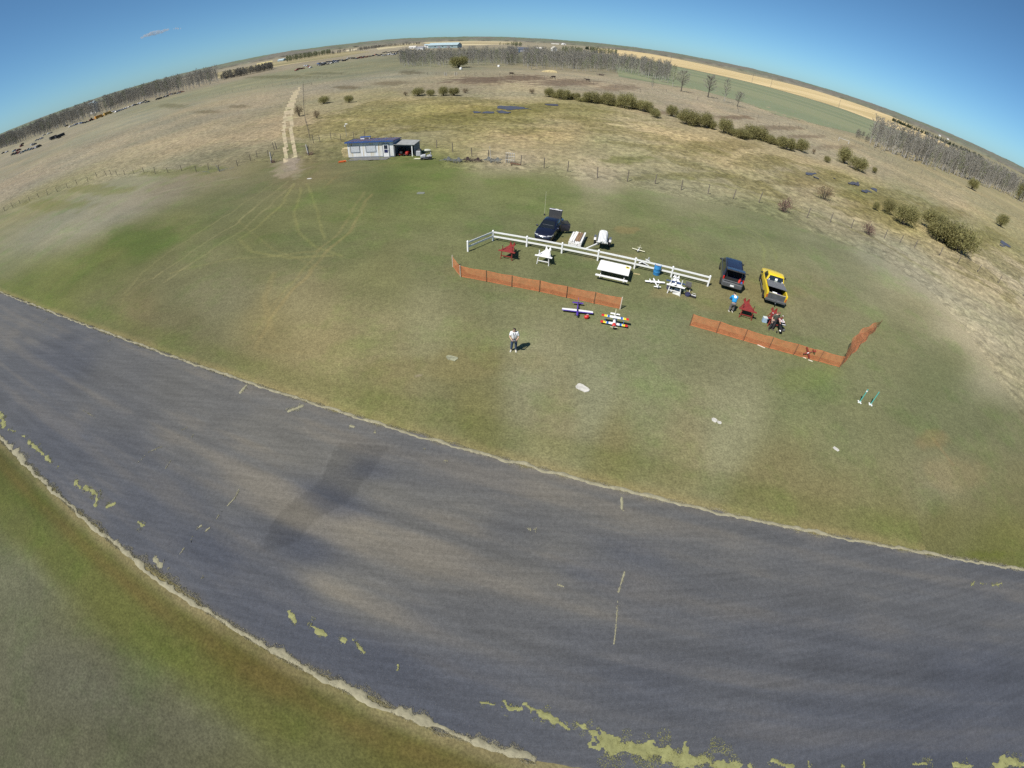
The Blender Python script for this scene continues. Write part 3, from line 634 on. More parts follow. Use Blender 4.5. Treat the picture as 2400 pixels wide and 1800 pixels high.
def shrub_arrays(seed, nleaf=4200, leaf=.046, nst=12, hollow=.05, ragged=.16):
    """unit shrub: radius 1, height about 1.15"""
    global rng; rng = np.random.default_rng(seed)
    st = []; lp = []
    blobs = []
    for i in range(nst):
        an = i*2.399+rng.random(); k = .25+.6*math.sqrt((i+.5)/nst)
        tip = np.array([math.cos(an)*k, math.sin(an)*k, 1.12-.55*k*k+rng.normal()*.08]); mid_ = tip*np.array([.35, .35, .5])
        st += [tube_np((0.05*math.cos(an), 0.05*math.sin(an), 0), mid_, .035, .022, 4), tube_np(mid_, tip*.92, .022, .006, 4)]
        blobs.append((tip*np.array([.74, .74, .64]), .36+.16*rng.random()))
    per = nleaf//len(blobs)
    for c_, r_ in blobs:
        d = rng.normal(size=(per, 3)); d /= np.linalg.norm(d, axis=1)[:, None]
        p = c_ + d*(r_*(hollow+(1-hollow)*rng.random(per)**.5)*(1+ragged*rng.normal(size=per)))[:, None]
        p[:, 2] = np.abs(p[:, 2])*.97 + .03
        dd = d*.5 + rng.normal(size=(per, 3)) + np.array([0, 0, .5]); dd /= np.linalg.norm(dd, axis=1)[:, None]
        lp.append(strips(p, dd, leaf*(1.1+1.2*rng.random(per)), leaf*(.5+.5*rng.random(per))))
    return cat(st), cat(lp)
def plant_proto(name, arr, mtrunk, mcrown, t_name='trunk', c_name='crown'):
    (tv, tf), (cv, cf) = arr
    root = bpy.data.objects.new(name, None); COL.objects.link(root)
    a = mesh_np(t_name, tv, tf, mtrunk); b = mesh_np(c_name, cv, cf, mcrown, smooth=False)
    a.parent = root; b.parent = root; return root
class Kind:
    """copies of a few models of one kind of plant; the models themselves become the first ones placed"""
    def __init__(s, name, protos): s.name = name; s.protos = protos; s.used = set()
    def place(s, i, loc, rz, scale, label, cat_, group):
        p = s.protos[i % len(s.protos)]; sc_ = scale if isinstance(scale, tuple) else (scale,)*3
        if id(p) in s.used: o = dup(p, loc, rz, sc_)
        else:
            s.used.add(id(p)); o = p; o.location = loc; o.rotation_euler.z = rz; o.scale = sc_
        tag(o, label, cat_)
        if group: o['group'] = group
        elif 'group' in o: del o['group']
        return o
ASPEN = Kind('aspen_tree', [plant_proto('aspen_tree', tree_arrays(10, 1.9, 100+i, 22, 44, .048, .22, .14), M_BARK, M_TWIG if i % 3 else M_TWIGG) for i in range(6)])
FIELD_TREE = Kind('bare_tree', [plant_proto('bare_tree', tree_arrays(8, 3.2, 140+i, 22, 40, .06, .28, .24, .6), M_BARKD, M_TWIG) for i in range(2)])
WILLOW = Kind('willow_shrub', [plant_proto('willow_shrub', shrub_arrays(200+i), M_BARKD, M_WILLOW, 'stems', 'foliage') for i in range(5)])
TWIGGY = Kind('twiggy_shrub', [plant_proto('twiggy_shrub', shrub_arrays(230+i, 700, .06, 9, .3, .35), M_BARKD, (M_BROWN, M_REDTWIG)[i], 'stems', 'foliage') for i in range(2)])
R = random.Random(5)
def flat(p): return (p.x, p.y, 0.0)
def along(pts, k):
    P = ats(pts); d = [0]
    for a, b in zip(P[:-1], P[1:]): d.append(d[-1]+(b-a).length)
    x = k*d[-1]
    for i in range(len(P)-1):
        if x <= d[i+1] or i == len(P)-2:
            f = (x-d[i])/(d[i+1]-d[i]); return P[i].lerp(P[i+1], f)
def wood(front, n_ind, n_back, depth, h, group, label, seed, ind_depth=.25, skip=None):
    """trees along the front of a wood stand singly; the mass behind them goes into one object later"""
    R.seed(seed); back = []
    for i in range(n_ind):
        p = along(front, (i+R.random())/n_ind); k = 1 + depth*ind_depth*(R.random()**1.5) + R.gauss(0, .012)
        hh = h*(.55+.62*R.random())
        ASPEN.place(R.randrange(60), (p.x*k, p.y*k, 0), R.random()*6.28, hh/10, label, 'tree', group)
    for i in range(n_back):
        p = along(front, R.random()); k = 1 + depth*(.10+.9*R.random())
        if skip and skip(p.x*k, p.y*k): continue
        back.append((p.x*k, p.y*k, h*(.62+.6*R.random()), R.random()*6.28, R.randrange(4)))
    return back
FR_L = [(-60,372),(0,350),(40,338),(81,322),(140,302),(200,282),(260,262),(300,247),(350,234),(400,222),(450,210),(512,194)]
FR_C1 = [(938,157),(975,158),(1010,158),(1060,157),(1105,155),(1150,154),(1185,155),(1212,150)]
FR_C2 = [(1226,163),(1262,163),(1300,165),(1340,167),(1380,168),(1420,169),(1460,172),(1500,179),(1540,190),(1565,196)]
FR_R = [(2035,342),(2070,356),(2102,369),(2140,381),(2167,390),(2212,406),(2273,426),(2320,442),(2360,458),(2405,482),(2460,520)]
back = wood(FR_L, 66, 1700, .42, 17.5, 'trees of the wood behind the wrecked cars', 'tall bare grey tree in the wood behind the rows of wrecked cars', 11, .2)
back += wood(FR_C1, 50, 420, .55, 9.0, 'trees of the wood past the marsh, west of the gap', 'bare white-trunked aspen in the smaller wood beyond the pasture, by the pale blue hangar', 12)
back += wood(FR_C2, 84, 620, .75, 10.0, 'trees of the aspen wood past the marsh', 'bare white-trunked aspen at the edge of the big wood beyond the cattle', 13)
back += wood(FR_R, 76, 620, .34, 11.5, 'trees of the wood by the green crop field', 'bare grey aspen in the wood between the pasture and the green crop field', 14, .35)
# the wood masses behind
simple = [tree_arrays(10, 2.0, 300+i, 16, 22, .075, .20, .14) for i in range(4)]
def mass(name, items, mt, mc, which):
    Vs, Fs, Ms, k = [], [], [], 0
    for x, y, h, rz, i in items:
        (tv, tf), (cv, cf) = which[i % len(which)]
        for (v_, f_, mi) in ((tv, tf, 0), (cv, cf, 1)):
            s = h/10; c_, s_ = math.cos(rz), math.sin(rz)
            Vs.append(np.stack([(v_[:, 0]*c_-v_[:, 1]*s_)*s+x, (v_[:, 0]*s_+v_[:, 1]*c_)*s+y, v_[:, 2]*s], 1)); Fs.append(f_+k); Ms.append(np.full(len(f_), mi)); k += len(v_)
    o = mesh_np(name, np.vstack(Vs), np.vstack(Fs), [mt, mc], smooth=False)
    o.data.polygons.foreach_set('material_index', np.concatenate(Ms).astype(np.int32)); o['kind'] = 'stuff'; return o
mass('woodland', back, M_BARK, M_TWIG, simple)
# green budding poplars and dark spruces round the farm, and hedges far left
gre = []; R.seed(31)
for u0, v0, u1, v1, n, h in ((1385,126,1445,131,44,11),(1195,109,1225,110,24,10),(672,146,775,127,120,12),(1318,126,1365,127,26,10),(1170,107,1200,107,10,8)):
    for i in range(n):
        k = R.random(); p = at(u0+(u1-u0)*k, v0+(v1-v0)*k); q_ = 1+.08*R.random(); gre.append((p.x*q_, p.y*q_, h*(.8+.4*R.random()), R.random()*6, R.randrange(4)))
leafy = [tree_arrays(10, 2.6, 330+i, 18, 36, .12, .15, .13) for i in range(4)]
mass('budding_woodland', gre, M_BARKD, M_TWIGG, leafy)
hed = []
for pts, n, h, dep in (([(520,189),(560,180),(600,172),(640,163)], 190, 9, .07), ([(775,129),(840,120),(900,111),(985,104)], 300, 9, .12), ([(600,136),(700,122)], 0, 8, .2), ([(2005,322),(2035,338)], 16, 3.5, .1), ([(400,163),(470,146),(540,130)], 0, 9, .3)):
    for i in range(n):
        p = along(pts, R.random()); k = 1+dep*R.random(); hed.append((p.x*k, p.y*k, h*(.6+.6*R.random()), R.random()*6, R.randrange(4)))
mass('hedgerow', hed, M_BARKD, M_TWIG, leafy)
# spruce belt: dark strip beyond the stubble on the right, and beside the farm
def spruce_arrays(seed):
    global rng; rng = np.random.default_rng(seed); n = 260
    z = rng.random(n)**1.2*9+.6; r = (10-z)*.24*(.5+.6*rng.random(n)); an = rng.random(n)*6.283
    p = np.stack([np.cos(an)*r*.4, np.sin(an)*r*.4, z], 1); d = np.stack([np.cos(an), np.sin(an), -.25+0*an], 1)
    return tube_np((0, 0, 0), (0, 0, 9.6), .16, .02, 5), strips(p, d, r*.9+.2, .5+.3*rng.random(n))
spr = [spruce_arrays(400+i) for i in range(3)]
ev = []
for pts, n, h, dep in (([(2090,283),(2130,300),(2170,316),(2210,333),(2260,356),(2300,376)], 210, 8, .12), ([(1372,116),(1392,118)], 12, 11, .1), ([(735,127),(760,123)], 6, 10, .1)):
    for i in range(n):
        p = along(pts, R.random()); k = 1+dep*R.random(); ev.append((p.x*k, p.y*k, h*(.7+.5*R.random()), R.random()*6, R.randrange(3)))
mass('spruce_woodland', ev, M_BARKD, M_DARKLEAF, spr)
# single trees in the pasture
for u, v, hp, lab, i, K_ in ((1596,215,43,'lone bare tree with a stout dark trunk at the corner of the crop field',0,FIELD_TREE),(1659,228,44,'bare spreading tree with two dark trunks beside the crop field',1,FIELD_TREE),
        (1697,239,50,'tall pale grey aspen clump right of the spreading bare tree',4,ASPEN),(1728,250,30,'smallest bare tree, last of the row along the crop field',0,FIELD_TREE),(1528,210,26,'low grey tree just in front of the end of the big aspen wood',2,ASPEN),(1576,203,46,'slender greenish aspen standing clear of the wood',3,ASPEN)):
    K_.place(i, flat(at(u, v)), u*.7, hp*mpp(u, v)/(10 if K_ is ASPEN else 8)*1.05, lab, 'tree', None)
# shrubs of the marsh: u, v of the foot, width and height in pixels
ROW1 = [(1288,228,28,24),(1320,234,34,26),(1350,235,22,17),(1386,242,40,30),(1426,247,40,32),(1467,255,46,34),(1510,263,36,33),(1537,276,28,20)]
ROW2 = [(1575,274,28,26),(1614,294,46,40),(1653,300,36,38),(1671,304,16,20)]
ROW3 = [(1699,314,36,34),(1740,326,36,26),(1773,328,52,34),(1805,338,24,20),(1844,353,38,36),(1880,357,28,32)]
ROW4 = [(979,225,30,19),(1008,225,22,19),(1038,225,26,24),(1063,225,24,21)]
ROW5 = [(2188,544,54,42),(2216,576,70,58),(2253,600,66,64)]
def thicken(row, seed):             # lower growth between the big crowns
    rr_ = random.Random(seed); o = []
    for (a, b) in zip(row[:-1], row[1:]):
        for k in (.35, .68):
            o.append((a[0]+(b[0]-a[0])*k+rr_.gauss(0, 2), a[1]+(b[1]-a[1])*k-2+rr_.gauss(0, 1.5), (a[2]+b[2])/2*(.5+.4*rr_.random()), (a[3]+b[3])/2*(.40+.35*rr_.random())))
    return row + o
ROW1, ROW2, ROW3, ROW5 = thicken(ROW1, 1), thicken(ROW2, 2), thicken(ROW3, 3), thicken(ROW5, 4)
n_ = 0
for row, lab, grp in ((ROW1,'rounded olive willow shrub in the long thicket past the ponds','willows of the long thicket'),(ROW2,'dense olive willow in the clump right of the long thicket','willows of the second clump'),
        (ROW3,'olive willow in the broken row crossing the dry marsh','willows of the broken row'),(ROW4,'low olive willow in the small clump left of the ponds','willows left of the ponds'),(ROW5,'large yellow-green willow in the big clump behind the right-hand fence','willows of the big clump')):
    for u, v, w_, h_ in row:
        s = mpp(u, v); n_ += 1; p = at(u, v)
        kx = .56+.14*((n_*37) % 10)/10; WILLOW.place(n_, (p.x, p.y+w_*s*.2, 0), n_*1.7, (w_*s*kx, w_*s*(1.18-kx), h_*s*(.78+.22*((n_*53) % 10)/10)), lab, 'shrub', grp)
for u, v, w_, h_, lab in ((1980,385,36,38,'upright olive willow on its own above the little ponds'),(2013,402,44,30,'low spreading willow touching the upright willow'),(2049,406,12,14,'tiny green bush past the low spreading willow'),(1939,381,16,14,'tiny bush left of the upright willow'),
        (2082,503,32,32,'bright green willow left of the big clump'),(2124,532,58,46,'broad willow between the bright green willow and the big clump'),(2053,493,16,18,'smallest bush beside the bright green willow'),(2348,534,26,28,'green bush by the dark pool near the picture edge'),
        (2281,446,24,24,'yellow-green bush in front of the grey wood'),(2391,471,24,34,'dark green bush at the foot of the wood by the picture edge'),(757,244,28,18,'flat greenish shrub right of the dirt track'),(817,241,22,17,'olive shrub behind the white hut, farther right')):
    s = mpp(u, v); n_ += 1; p = at(u, v)
    WILLOW.place(n_, (p.x, p.y+w_*s*.2, 0), n_*1.7, (w_*s*.56, w_*s*.56, h_*s*.92), lab, 'shrub', None)
for u, v, w_, h_, i, lab in ((1838,499,36,32,1,'reddish twiggy bush at the lawn edge beside the wire fence'),(2037,554,32,26,1,'smaller reddish bush farther right along the wire fence'),(1935,471,40,32,0,'sparse tan bush in the dead grass'),(950,224,12,9,0,'wispy grey bush at the left end of the pond willows'),
        (1090,219,16,12,0,'wispy grey bush at the right end of the pond willows'),(1247,220,16,12,0,'wispy grey bush left of the long willow thicket'),(700,274,20,26,0,'brown shrub beside the dirt track'),(742,279,16,20,0,'brown shrub on one stem past the track fence'),(1907,361,10,12,0,'tiny tan bush at the end of the broken willow row')):
    s = mpp(u, v); p = at(u, v)
    TWIGGY.place(i, (p.x, p.y+w_*s*.2, 0), u*.3, (w_*s*.56, w_*s*.56, h_*s*.95), lab, 'shrub', None)
# ---------------------------------------------------------------- wire fences, gate, poles
M_POST = mat('weathered_post', (.16, .135, .11), rough=.95, noise=.45, nscale=3)
M_PALEPOST = mat('pale_post', (.46, .44, .40), rough=.9, noise=.35, nscale=3)
M_WIRE = mat('fence_wire', (.16, .15, .14), rough=.6, metal=.5)
def wire_fence(name, label, px, h=1.35, r=.075, wires=3, sub=0, mpost=None, lean=.05, seed=1):
    rr_ = random.Random(seed); P = [at(u, v) for u, v in px]; o = P[0]
    if sub:                                     # posts between surveyed ones
        Q = []
        for a, b in zip(P[:-1], P[1:]):
            n = max(1, round((b-a).length/sub)); Q += [a.lerp(b, k/n) for k in range(n)]
        P = Q + [P[-1]]
    t = thing(name, label, 'fence', (o.x, o.y, 0)); tops = []
    for p in P:
        q_ = p-o; hh = h*(.88+.24*rr_.random()); l = Vector((rr_.gauss(0, lean), rr_.gauss(0, lean), 0))
        MB().tube(q_-Vector((0, 0, .1)), q_+Vector((0, 0, hh))+l, r, r*.85, 7).build('post', mpost or M_POST, t); tops.append((q_, l))
    for k in range(wires):
        z = h*(.30+.6*k/max(1, wires-1)); mb = MB()
        for (a, la), (b, lb) in zip(tops[:-1], tops[1:]):
            mb.tube(a+la*z/h+Vector((r, 0, z)), b+lb*z/h+Vector((r, 0, z)), .006, .006, 4, cap=False)
        mb.build('wire', M_WIRE, t)
    return t
C3 = crop(600, 160, 600); C4 = crop(900, 60, 600); C5 = crop(1500, 60, 900); C6 = crop(0, 160, 700)
wire_fence('wire_fence', 'post and wire fence from the hut along the back of the lawn to the right',
    [C3(940,650),C3(1060,652),C3(1170,640),(1023.5,347),(1061.5,357),(1106,366),(1144.7,374),(1188,381.5),(1220,386),(1275,393),(1330,402),(1400,418),(1470,425),(1535,430),(1596,446.5),(1659,455),(1718,467),(1778,475),(1835,492),(1890.6,511.6),(1945,522),(1993.5,536),(2034,547),(2071.7,560),(2108,570),(2143,581),(2202,599),(2245,617),(2291,638),(2340,662),(2398,694)], 1.45, .07, seed=3)
wire_fence('wire_fence', 'leaning post and wire fence on the left, up to the gate post',
    [C6(-60,1085),C6(35,1055),C6(97,1030),C6(152,1005),C6(222,985),C6(290,960),C6(355,940),C6(427,915),C6(500,890),C6(572,860),C6(650,840),C6(720,808),C6(790,797),C6(825,790),C6(868,795),C6(925,790),C6(995,785),C6(1068,775),C6(1150,780),C6(1245,775),C6(1347,760),C6(1455,770),C6(1545,752),C6(1625,765),C6(1760,725),C6(1855,685),C6(1905,660),C6(1985,650)], 1.2, .06, lean=.09, seed=4)
wire_fence('wire_fence', 'short fence between the white gate post and the hut', [(724,362),(735,335),(750,331),(776,327),(799,331),(829,326),(855,322)], 1.4, .06, seed=5)
wire_fence('wire_fence', 'fence following the right side of the dirt track up to the far corner frame', [(727,328),(722,305),(717,288),(714,270),(712.5,252),(711.8,236),(711.2,222),(711,205)], 1.3, .055, sub=5.5, seed=6)
wire_fence('wire_fence', 'far pasture fence crossing behind the cattle', [(942,175),C4(230,425),C4(305,430),C4(375,425),C4(450,425),C4(530,432),C4(620,432),C4(705,440),C4(785,435),C4(855,428),C4(1000,440),C4(1110,448),C4(1210,450),C4(1295,460),C4(1385,465),C4(1480,472),C4(1565,478),C4(1655,483),C4(1810,510),C4(2000,540),C4(2212,580),C5(150,385),C5(330,430),C5(560,480)], 1.5, .09, wires=2, seed=7)
wire_fence('wire_fence', 'fence along the edge of the green crop field on the right', [(1730,262),C5(800,580),C5(960,595),(1965,328.5),(1988,336.7),C5(1320,700),C5(1450,790),C5(1620,850),C5(1700,900),C5(1815,945)], 1.4, .07, wires=2, sub=9, seed=8)
wire_fence('wire_fence', 'dark fence line along the ditch far left of the track', [(500,224),(560,213),(620,205),(660,200),(711,196),(745,186),(775,178),(800,175)], 1.3, .07, wires=2, sub=6, seed=9)
# corner frame at the far end of the track fence, gate posts, wind vane
def frame(name, label, cat_, a, b, h, r, m, brace=True):
    A_, B_ = at(*a), at(*b); t = thing(name, label, cat_, (A_.x, A_.y, 0)); d = B_-A_
    MB().tube((0, 0, -.1), (0, 0, h), r, r*.9, 8).build('post', m, t); MB().tube(d-Vector((0, 0, .1)), d+Vector((0, 0, h)), r, r*.9, 8).build('post', m, t)
    if brace: MB().tube((0, 0, h*.85), d+Vector((0, 0, h*.85)), r*.6, r*.6, 6).build('rail', m, t)
    return t
frame('fence_corner', 'dark timber corner frame where the track fence meets the far fence', 'fence', (711,204), (731,200.5), 1.5, .10, M_POST)
frame('post_frame', 'pale double post with a cross rail in the pasture on the right', 'fence', (1965,330), (1988,338), 1.5, .15, M_PALEPOST)
frame('post_frame', 'small white double post in the far pasture, left one of the pair', 'fence', C4(524,432), C4(538,432), 1.6, .14, M_PALEPOST, False)
frame('post_frame', 'small white double post in the far pasture, right one of the pair', 'fence', C4(614,432), C4(630,432), 1.6, .14, M_PALEPOST, False)
def gatepost(u, v, h, label, lean):
    p = at(u, v); t = thing('gate_post', label, 'post', flat(p))
    MB().tube((0, 0, -.1), (lean, 0, h), .13, .11, 9).build('post', M_PALEPOST, t)
    MB().tube((.0, .05, h*.35), (lean*2+.5, .2, h*.9), .05, .05, 6).build('brace', M_POST, t)
    mb = MB(); rr_ = random.Random(int(u))
    for i in range(26): mb.beam((.35+rr_.gauss(0, .25), rr_.gauss(0, .25), .0), (.35+rr_.gauss(0, .5), rr_.gauss(0, .4), .35+.3*rr_.random()), .03, .02)
    mb.build('weeds', M_REDTWIG, t)
gatepost(636.5, 382, 1.9, 'pale leaning gate post with weeds on the left of the dirt track', .1)
gatepost(723.5, 364, 1.9, 'white leaning gate post with weeds on the right of the dirt track', -.2)
for u, v, l in ((643,351,'thin stake behind the left gate post'),(649,350,'thick stake behind the left gate post')):
    p = at(u, v); t = thing('wooden_stake', l, 'stake', flat(p)); MB().tube((0, 0, -.1), (-.15, 0, 1.5), .07 if u < 645 else .1, .06, 7).build('stake', M_POST, t)
p = at(*C3(783, 590)); t = thing('wind_vane', 'white wind indicator on a thin pole behind the hut', 'wind vane', flat(p)); M_WHITE = mat('white_paint', (.74, .73, .70), rough=.5, noise=.12, nscale=5); M_GALV = mat('galvanized', (.42, .43, .44), rough=.45, metal=.6, noise=.2, nscale=4)
MB().tube((0, 0, 0), (0, 0, 2.5), .035, .03, 7).build('pole', M_GALV, t)
MB().lathe([(.02, .0), (.12, .0), (.10, .25), (.07, .48)], (0, 0, 0), 10, 'X').build('windsock', M_WHITE, t, loc=(.0, 0, 2.45))
MB().box((-.12, 0, 2.1), (.28, .03, .22)).build('tail_fin', M_WHITE, t)
M_POLE = mat('pole_timber', (.22, .19, .16), rough=.9, noise=.3)
for i, (u, v, hp) in enumerate(((1571,150,17),(1762,193,17),(1806,204,17),(1965,252,17),(2093,299,18),(2150,319,17))):
    p = at(u, v); h = hp*mpp(u, v)*1.05; t = thing('utility_pole', 'wooden utility pole along the edge of the stubble field', 'utility pole', flat(p), .9, 'utility poles by the stubble field')
    r = h*.022; MB().tube((0, 0, 0), (0, 0, h), r, r*.7, 7).build('pole', M_POLE, t); MB().box((0, 0, h*.92), (h*.22, r*1.5, r*1.5)).build('crossarm', M_POLE, t)
    for k in (-1, 0, 1): MB().tube((k*h*.09, 0, h*.92), (k*h*.09, 0, h*.97), r*.5, r*.4, 6).build('insulator', M_GALV, t)
# ---------------------------------------------------------------- far buildings
M_PALEBLUE = mat('pale_blue_steel', (.36, .46, .49), rough=.5, noise=.15, nscale=.3); M_BLUEWALL = mat('blue_grey_steel', (.24, .32, .34), rough=.5, noise=.15, nscale=.3)
M_DARKWIN = mat('dark_window', (.02, .022, .026), rough=.15, spec=.6); M_ROOFG = mat('grey_roof', (.25, .25, .27), rough=.7, noise=.2, nscale=.5); M_CREAM = mat('cream_siding', (.60, .57, .50), rough=.7, noise=.12, nscale=.6)
def gable(name, label, u, v, L, W, eave, ridge, yaw, mw, mr, doors=(), wins=(), cat_='building', dist=None):
    p = at(u, v)
    if dist: p = p*(dist/p.length)
    t = thing(name, label, cat_, flat(p), yaw)
    MB().prism_y([(-W/2, 0), (W/2, 0), (W/2, eave), (0, ridge-.15), (-W/2, eave)], -L/2, L/2).build('wall', mw, t)
    for s in (-1, 1):
        MB().add([(s*W*.54, -L/2-.4, eave-.25), (s*W*.54, L/2+.4, eave-.25), (0, L/2+.4, ridge), (0, -L/2-.4, ridge),
                  (s*W*.54, -L/2-.4, eave-.05), (s*W*.54, L/2+.4, eave-.05), (0, L/2+.4, ridge+.2), (0, -L/2-.4, ridge+.2)],
                 [(0, 1, 2, 3), (7, 6, 5, 4), (0, 4, 5, 1), (1, 5, 6, 2), (2, 6, 7, 3), (3, 7, 4, 0)]).build('roof', mr, t)
    for x, y, w_, h_, face in doors:
        o_ = (x, -L/2-.06, h_/2) if face == 'end' else (-W/2-.06, x, h_/2); d_ = (w_, .12, h_) if face == 'end' else (.12, w_, h_)
        MB().box(o_, d_).build('door', M_ROOFG, t)
    for x, z, w_, h_, face in wins:
        o_ = (x, -L/2-.06, z) if face == 'end' else (-W/2-.06, x, z); d_ = (w_, .12, h_) if face == 'end' else (.12, w_, h_)
        MB().box(o_, d_).build('window', M_DARKWIN, t)
    return t
# yaw: local -X is the long side turned to the camera, local -Y the gable end
gable('hangar', 'long pale blue hangar with a broad low roof beyond the woods', 1043, 112.2, 62, 26, 6.0, 10.5, math.radians(90-12), M_BLUEWALL, M_PALEBLUE, ((-12,0,6,4.5,'side'),(8,0,6,4.5,'side')), ((-20,3.2,3,1.2,'side'),(0,3.2,3,1.2,'side'),(16,3.2,3,1.2,'side')))
gable('hangar_annex', 'white block at the left end of the pale blue hangar', 1004, 112.6, 15, 10, 6.5, 8.5, math.radians(80), M_WHITE, M_PALEBLUE, ((3,0,3,3.6,'side'),(-3,0,3,3.6,'side')), ((0,5.2,8,.9,'side'),))
gable('farmhouse', 'white farmhouse with a steep gable among the budding trees', 1298, 120, 9, 8, 4.2, 8.2, math.radians(20), M_WHITE, M_CREAM, ((-2,0,1.4,2.4,'end'),), ((1.8,2.2,1.6,1.6,'end'),(0,5.6,1.2,1.2,'end'),(2,2.2,1.6,1.6,'side')))
gable('barn', 'long low pale barn left of the round-roofed shed', 1301, 104, 46, 14, 3.6, 6.0, math.radians(85), M_CREAM, M_CREAM, ((0,0,5,3,'side'),), ())
gable('shed', 'dark-roofed shed beside the steel grain bin', 1226, 121.5, 15, 9, 3.5, 6.5, math.radians(80), M_ROOFG, mat('dark_blue_roof', (.07, .08, .11), rough=.6), ((0,0,4,3,'side'),), ())
gable('small_shed', 'small cream shed right of the round-roofed shed', 1342, 105, 14, 10, 4, 6.5, math.radians(70), M_CREAM, M_ROOFG, ((0,0,3,3,'end'),), ())
gable('workshop', 'small pale workshop near the farmhouse, lower left of it', 1265, 116.5, 14, 7, 2.8, 4.4, math.radians(95), M_CREAM, M_CREAM, ((0,0,3,2.4,'side'),), ())
gable('farm_shed', 'pale blue farm shed at the left end of the budding trees', 661, 143, 26, 12, 3.6, 6.6, math.radians(68), M_BLUEWALL, M_PALEBLUE, ((0,0,5,3.2,'side'),), ())
gable('white_hall', 'tall white hall showing above the trees on the left', 220, 252, 17, 9, 15.5, 19.0, math.radians(78), M_WHITE, M_PALEBLUE, ((0,0,5,5,'side'),), ((5,11,3,1.5,'side'),(-5,11,3,1.5,'side')), dist=900)
gable('white_shed', 'small white shed at the far left of the wrecks beyond the first rows', 486, 166, 12, 8, 3.2, 5, math.radians(60), M_WHITE, M_ROOFG, ((0,0,3,2.4,'side'),), ())
gable('white_shed', 'white building left of the hangar among dark wrecks', 985, 117.5, 14, 9, 4.5, 6.2, math.radians(80), M_WHITE, M_ROOFG, ((0,0,3,3,'side'),), ())
gable('white_shed', 'low white shed farther left of the hangar', 968, 113.5, 16, 9, 3.6, 5.4, math.radians(80), M_WHITE, M_CREAM, ((0,0,3,3,'side'),), ())
gable('farm_shed', 'white shed in the dark spruce belt on the right, left one', 2202, 319, 16, 9, 3.6, 6.0, math.radians(-30), M_WHITE, M_WHITE, ((0,0,3,3,'side'),), ())
gable('farm_shed', 'white shed in the dark spruce belt on the right, right one', 2221, 327, 14, 9, 3.6, 6.0, math.radians(-30), M_WHITE, M_WHITE, ((0,0,3,3,'side'),), ())
p = at(1321, 105); t = thing('quonset', 'white round-roofed shed on the rise behind the farm', 'building', flat(p), math.radians(10)); L, W_, Hh = 30, 26, 11
MB().prism_y([(W_/2*math.cos(math.pi*i/14), Hh*math.sin(math.pi*i/14)) for i in range(15)], -L/2, L/2).build('wall', M_WHITE, t)
MB().box((3, -L/2-.1, 2.8), (7, .2, 5.6)).build('door', M_ROOFG, t)
p = at(1212.5, 123.5); s = mpp(1212, 123.5); rb, hb = 5.6*s, 9*s; t = thing('grain_bin', 'corrugated steel grain bin with a conical roof in the woods', 'grain bin', flat(p))
MB().lathe([(rb, 0), (rb*1.01, hb*.33), (rb, hb*.34), (rb*1.01, hb*.66), (rb, hb*.67), (rb*1.01, hb)], n=20).build('wall', M_GALV, t, smooth=True)
MB().lathe([(rb*1.05, hb), (rb*.15, hb*1.42), (rb*.15, hb*1.5), (.02, hb*1.52)], n=20).build('roof', M_GALV, t, smooth=True); MB().box((0, -rb*1.02, hb*.3), (rb*.4, .1, hb*.5)).build('door', M_ROOFG, t)
p = at(1200.5, 121.5); t = thing('grain_bin', 'smaller grey hopper bin left of the grain bin', 'grain bin', flat(p)); MB().lathe([(1.2, 1.2), (2.6, 2.6), (2.6, 6), (.3, 7.6)], n=14).build('wall', M_GALV, t, smooth=True)
for k in range(4): a_ = k*math.pi/2; MB().tube((2*math.cos(a_), 2*math.sin(a_), 0), (2.2*math.cos(a_), 2.2*math.sin(a_), 2.6), .1, .1, 6).build('leg', M_GALV, t)
for u, v, l in ((1169,157,'round white tank at the foot of the smaller wood'),(1080,163,'small white tank in front of the olive thicket')):
    p = at(u, v); t = thing('water_tank', l, 'tank', flat(p)); MB().lathe([(.05, 0), (.75, .05), (.8, .8), (.6, 1.2), (.05, 1.3)], n=14).build('tank', M_WHITE, t, smooth=True); MB().tube((0, 0, 1.25), (0, 0, 1.45), .2, .2, 8).build('lid', M_ROOFG, t)
# olive thicket in front of the smaller wood
s = mpp(1072, 160); p = at(1072, 160); WILLOW.place(2, (p.x, p.y+6, 0), 1.0, (56*s*.55, 56*s*.4, 30*s*.9), 'wide olive brown thicket in front of the smaller aspen wood', 'shrub', None)
# straw heap and brush pile by the aspen wood
M_STRAW = mat('old_straw', (.42, .34, .18), rough=1, noise=.4, nscale=.8, bump=.5); M_BRUSH = mat('brush_wood', (.12, .09, .075), rough=1, noise=.4)
p = at(1290, 169); t = tag(MB().loft([[Vector((r*math.cos(a_)*(1+.25*math.sin(3*a_+r)), r*.6*math.sin(a_), z)) for a_ in [i*math.pi/9 for i in range(18)]] for r, z in ((4.2, 0), (3.6, .55), (2.4, 1.0), (1.0, 1.3))]).build('straw_heap', M_STRAW, smooth=True, loc=flat(p)), 'yellow heap of old straw beside the aspen wood', 'heap')
p = at(1410, 177); mb = MB(); rr_ = random.Random(3)
for i in range(60): a_ = rr_.random()*6.28; q_ = Vector((rr_.gauss(0, 1.1), rr_.gauss(0, .7), .1+.8*rr_.random())); mb.beam(q_, q_+Vector((math.cos(a_)*1.2, math.sin(a_), rr_.gauss(0, .4))), .09, .07)
tag(mb.build('brush_pile', M_BRUSH, loc=flat(p)), 'dark brush pile at the right end of the cattle pasture', 'brush pile')
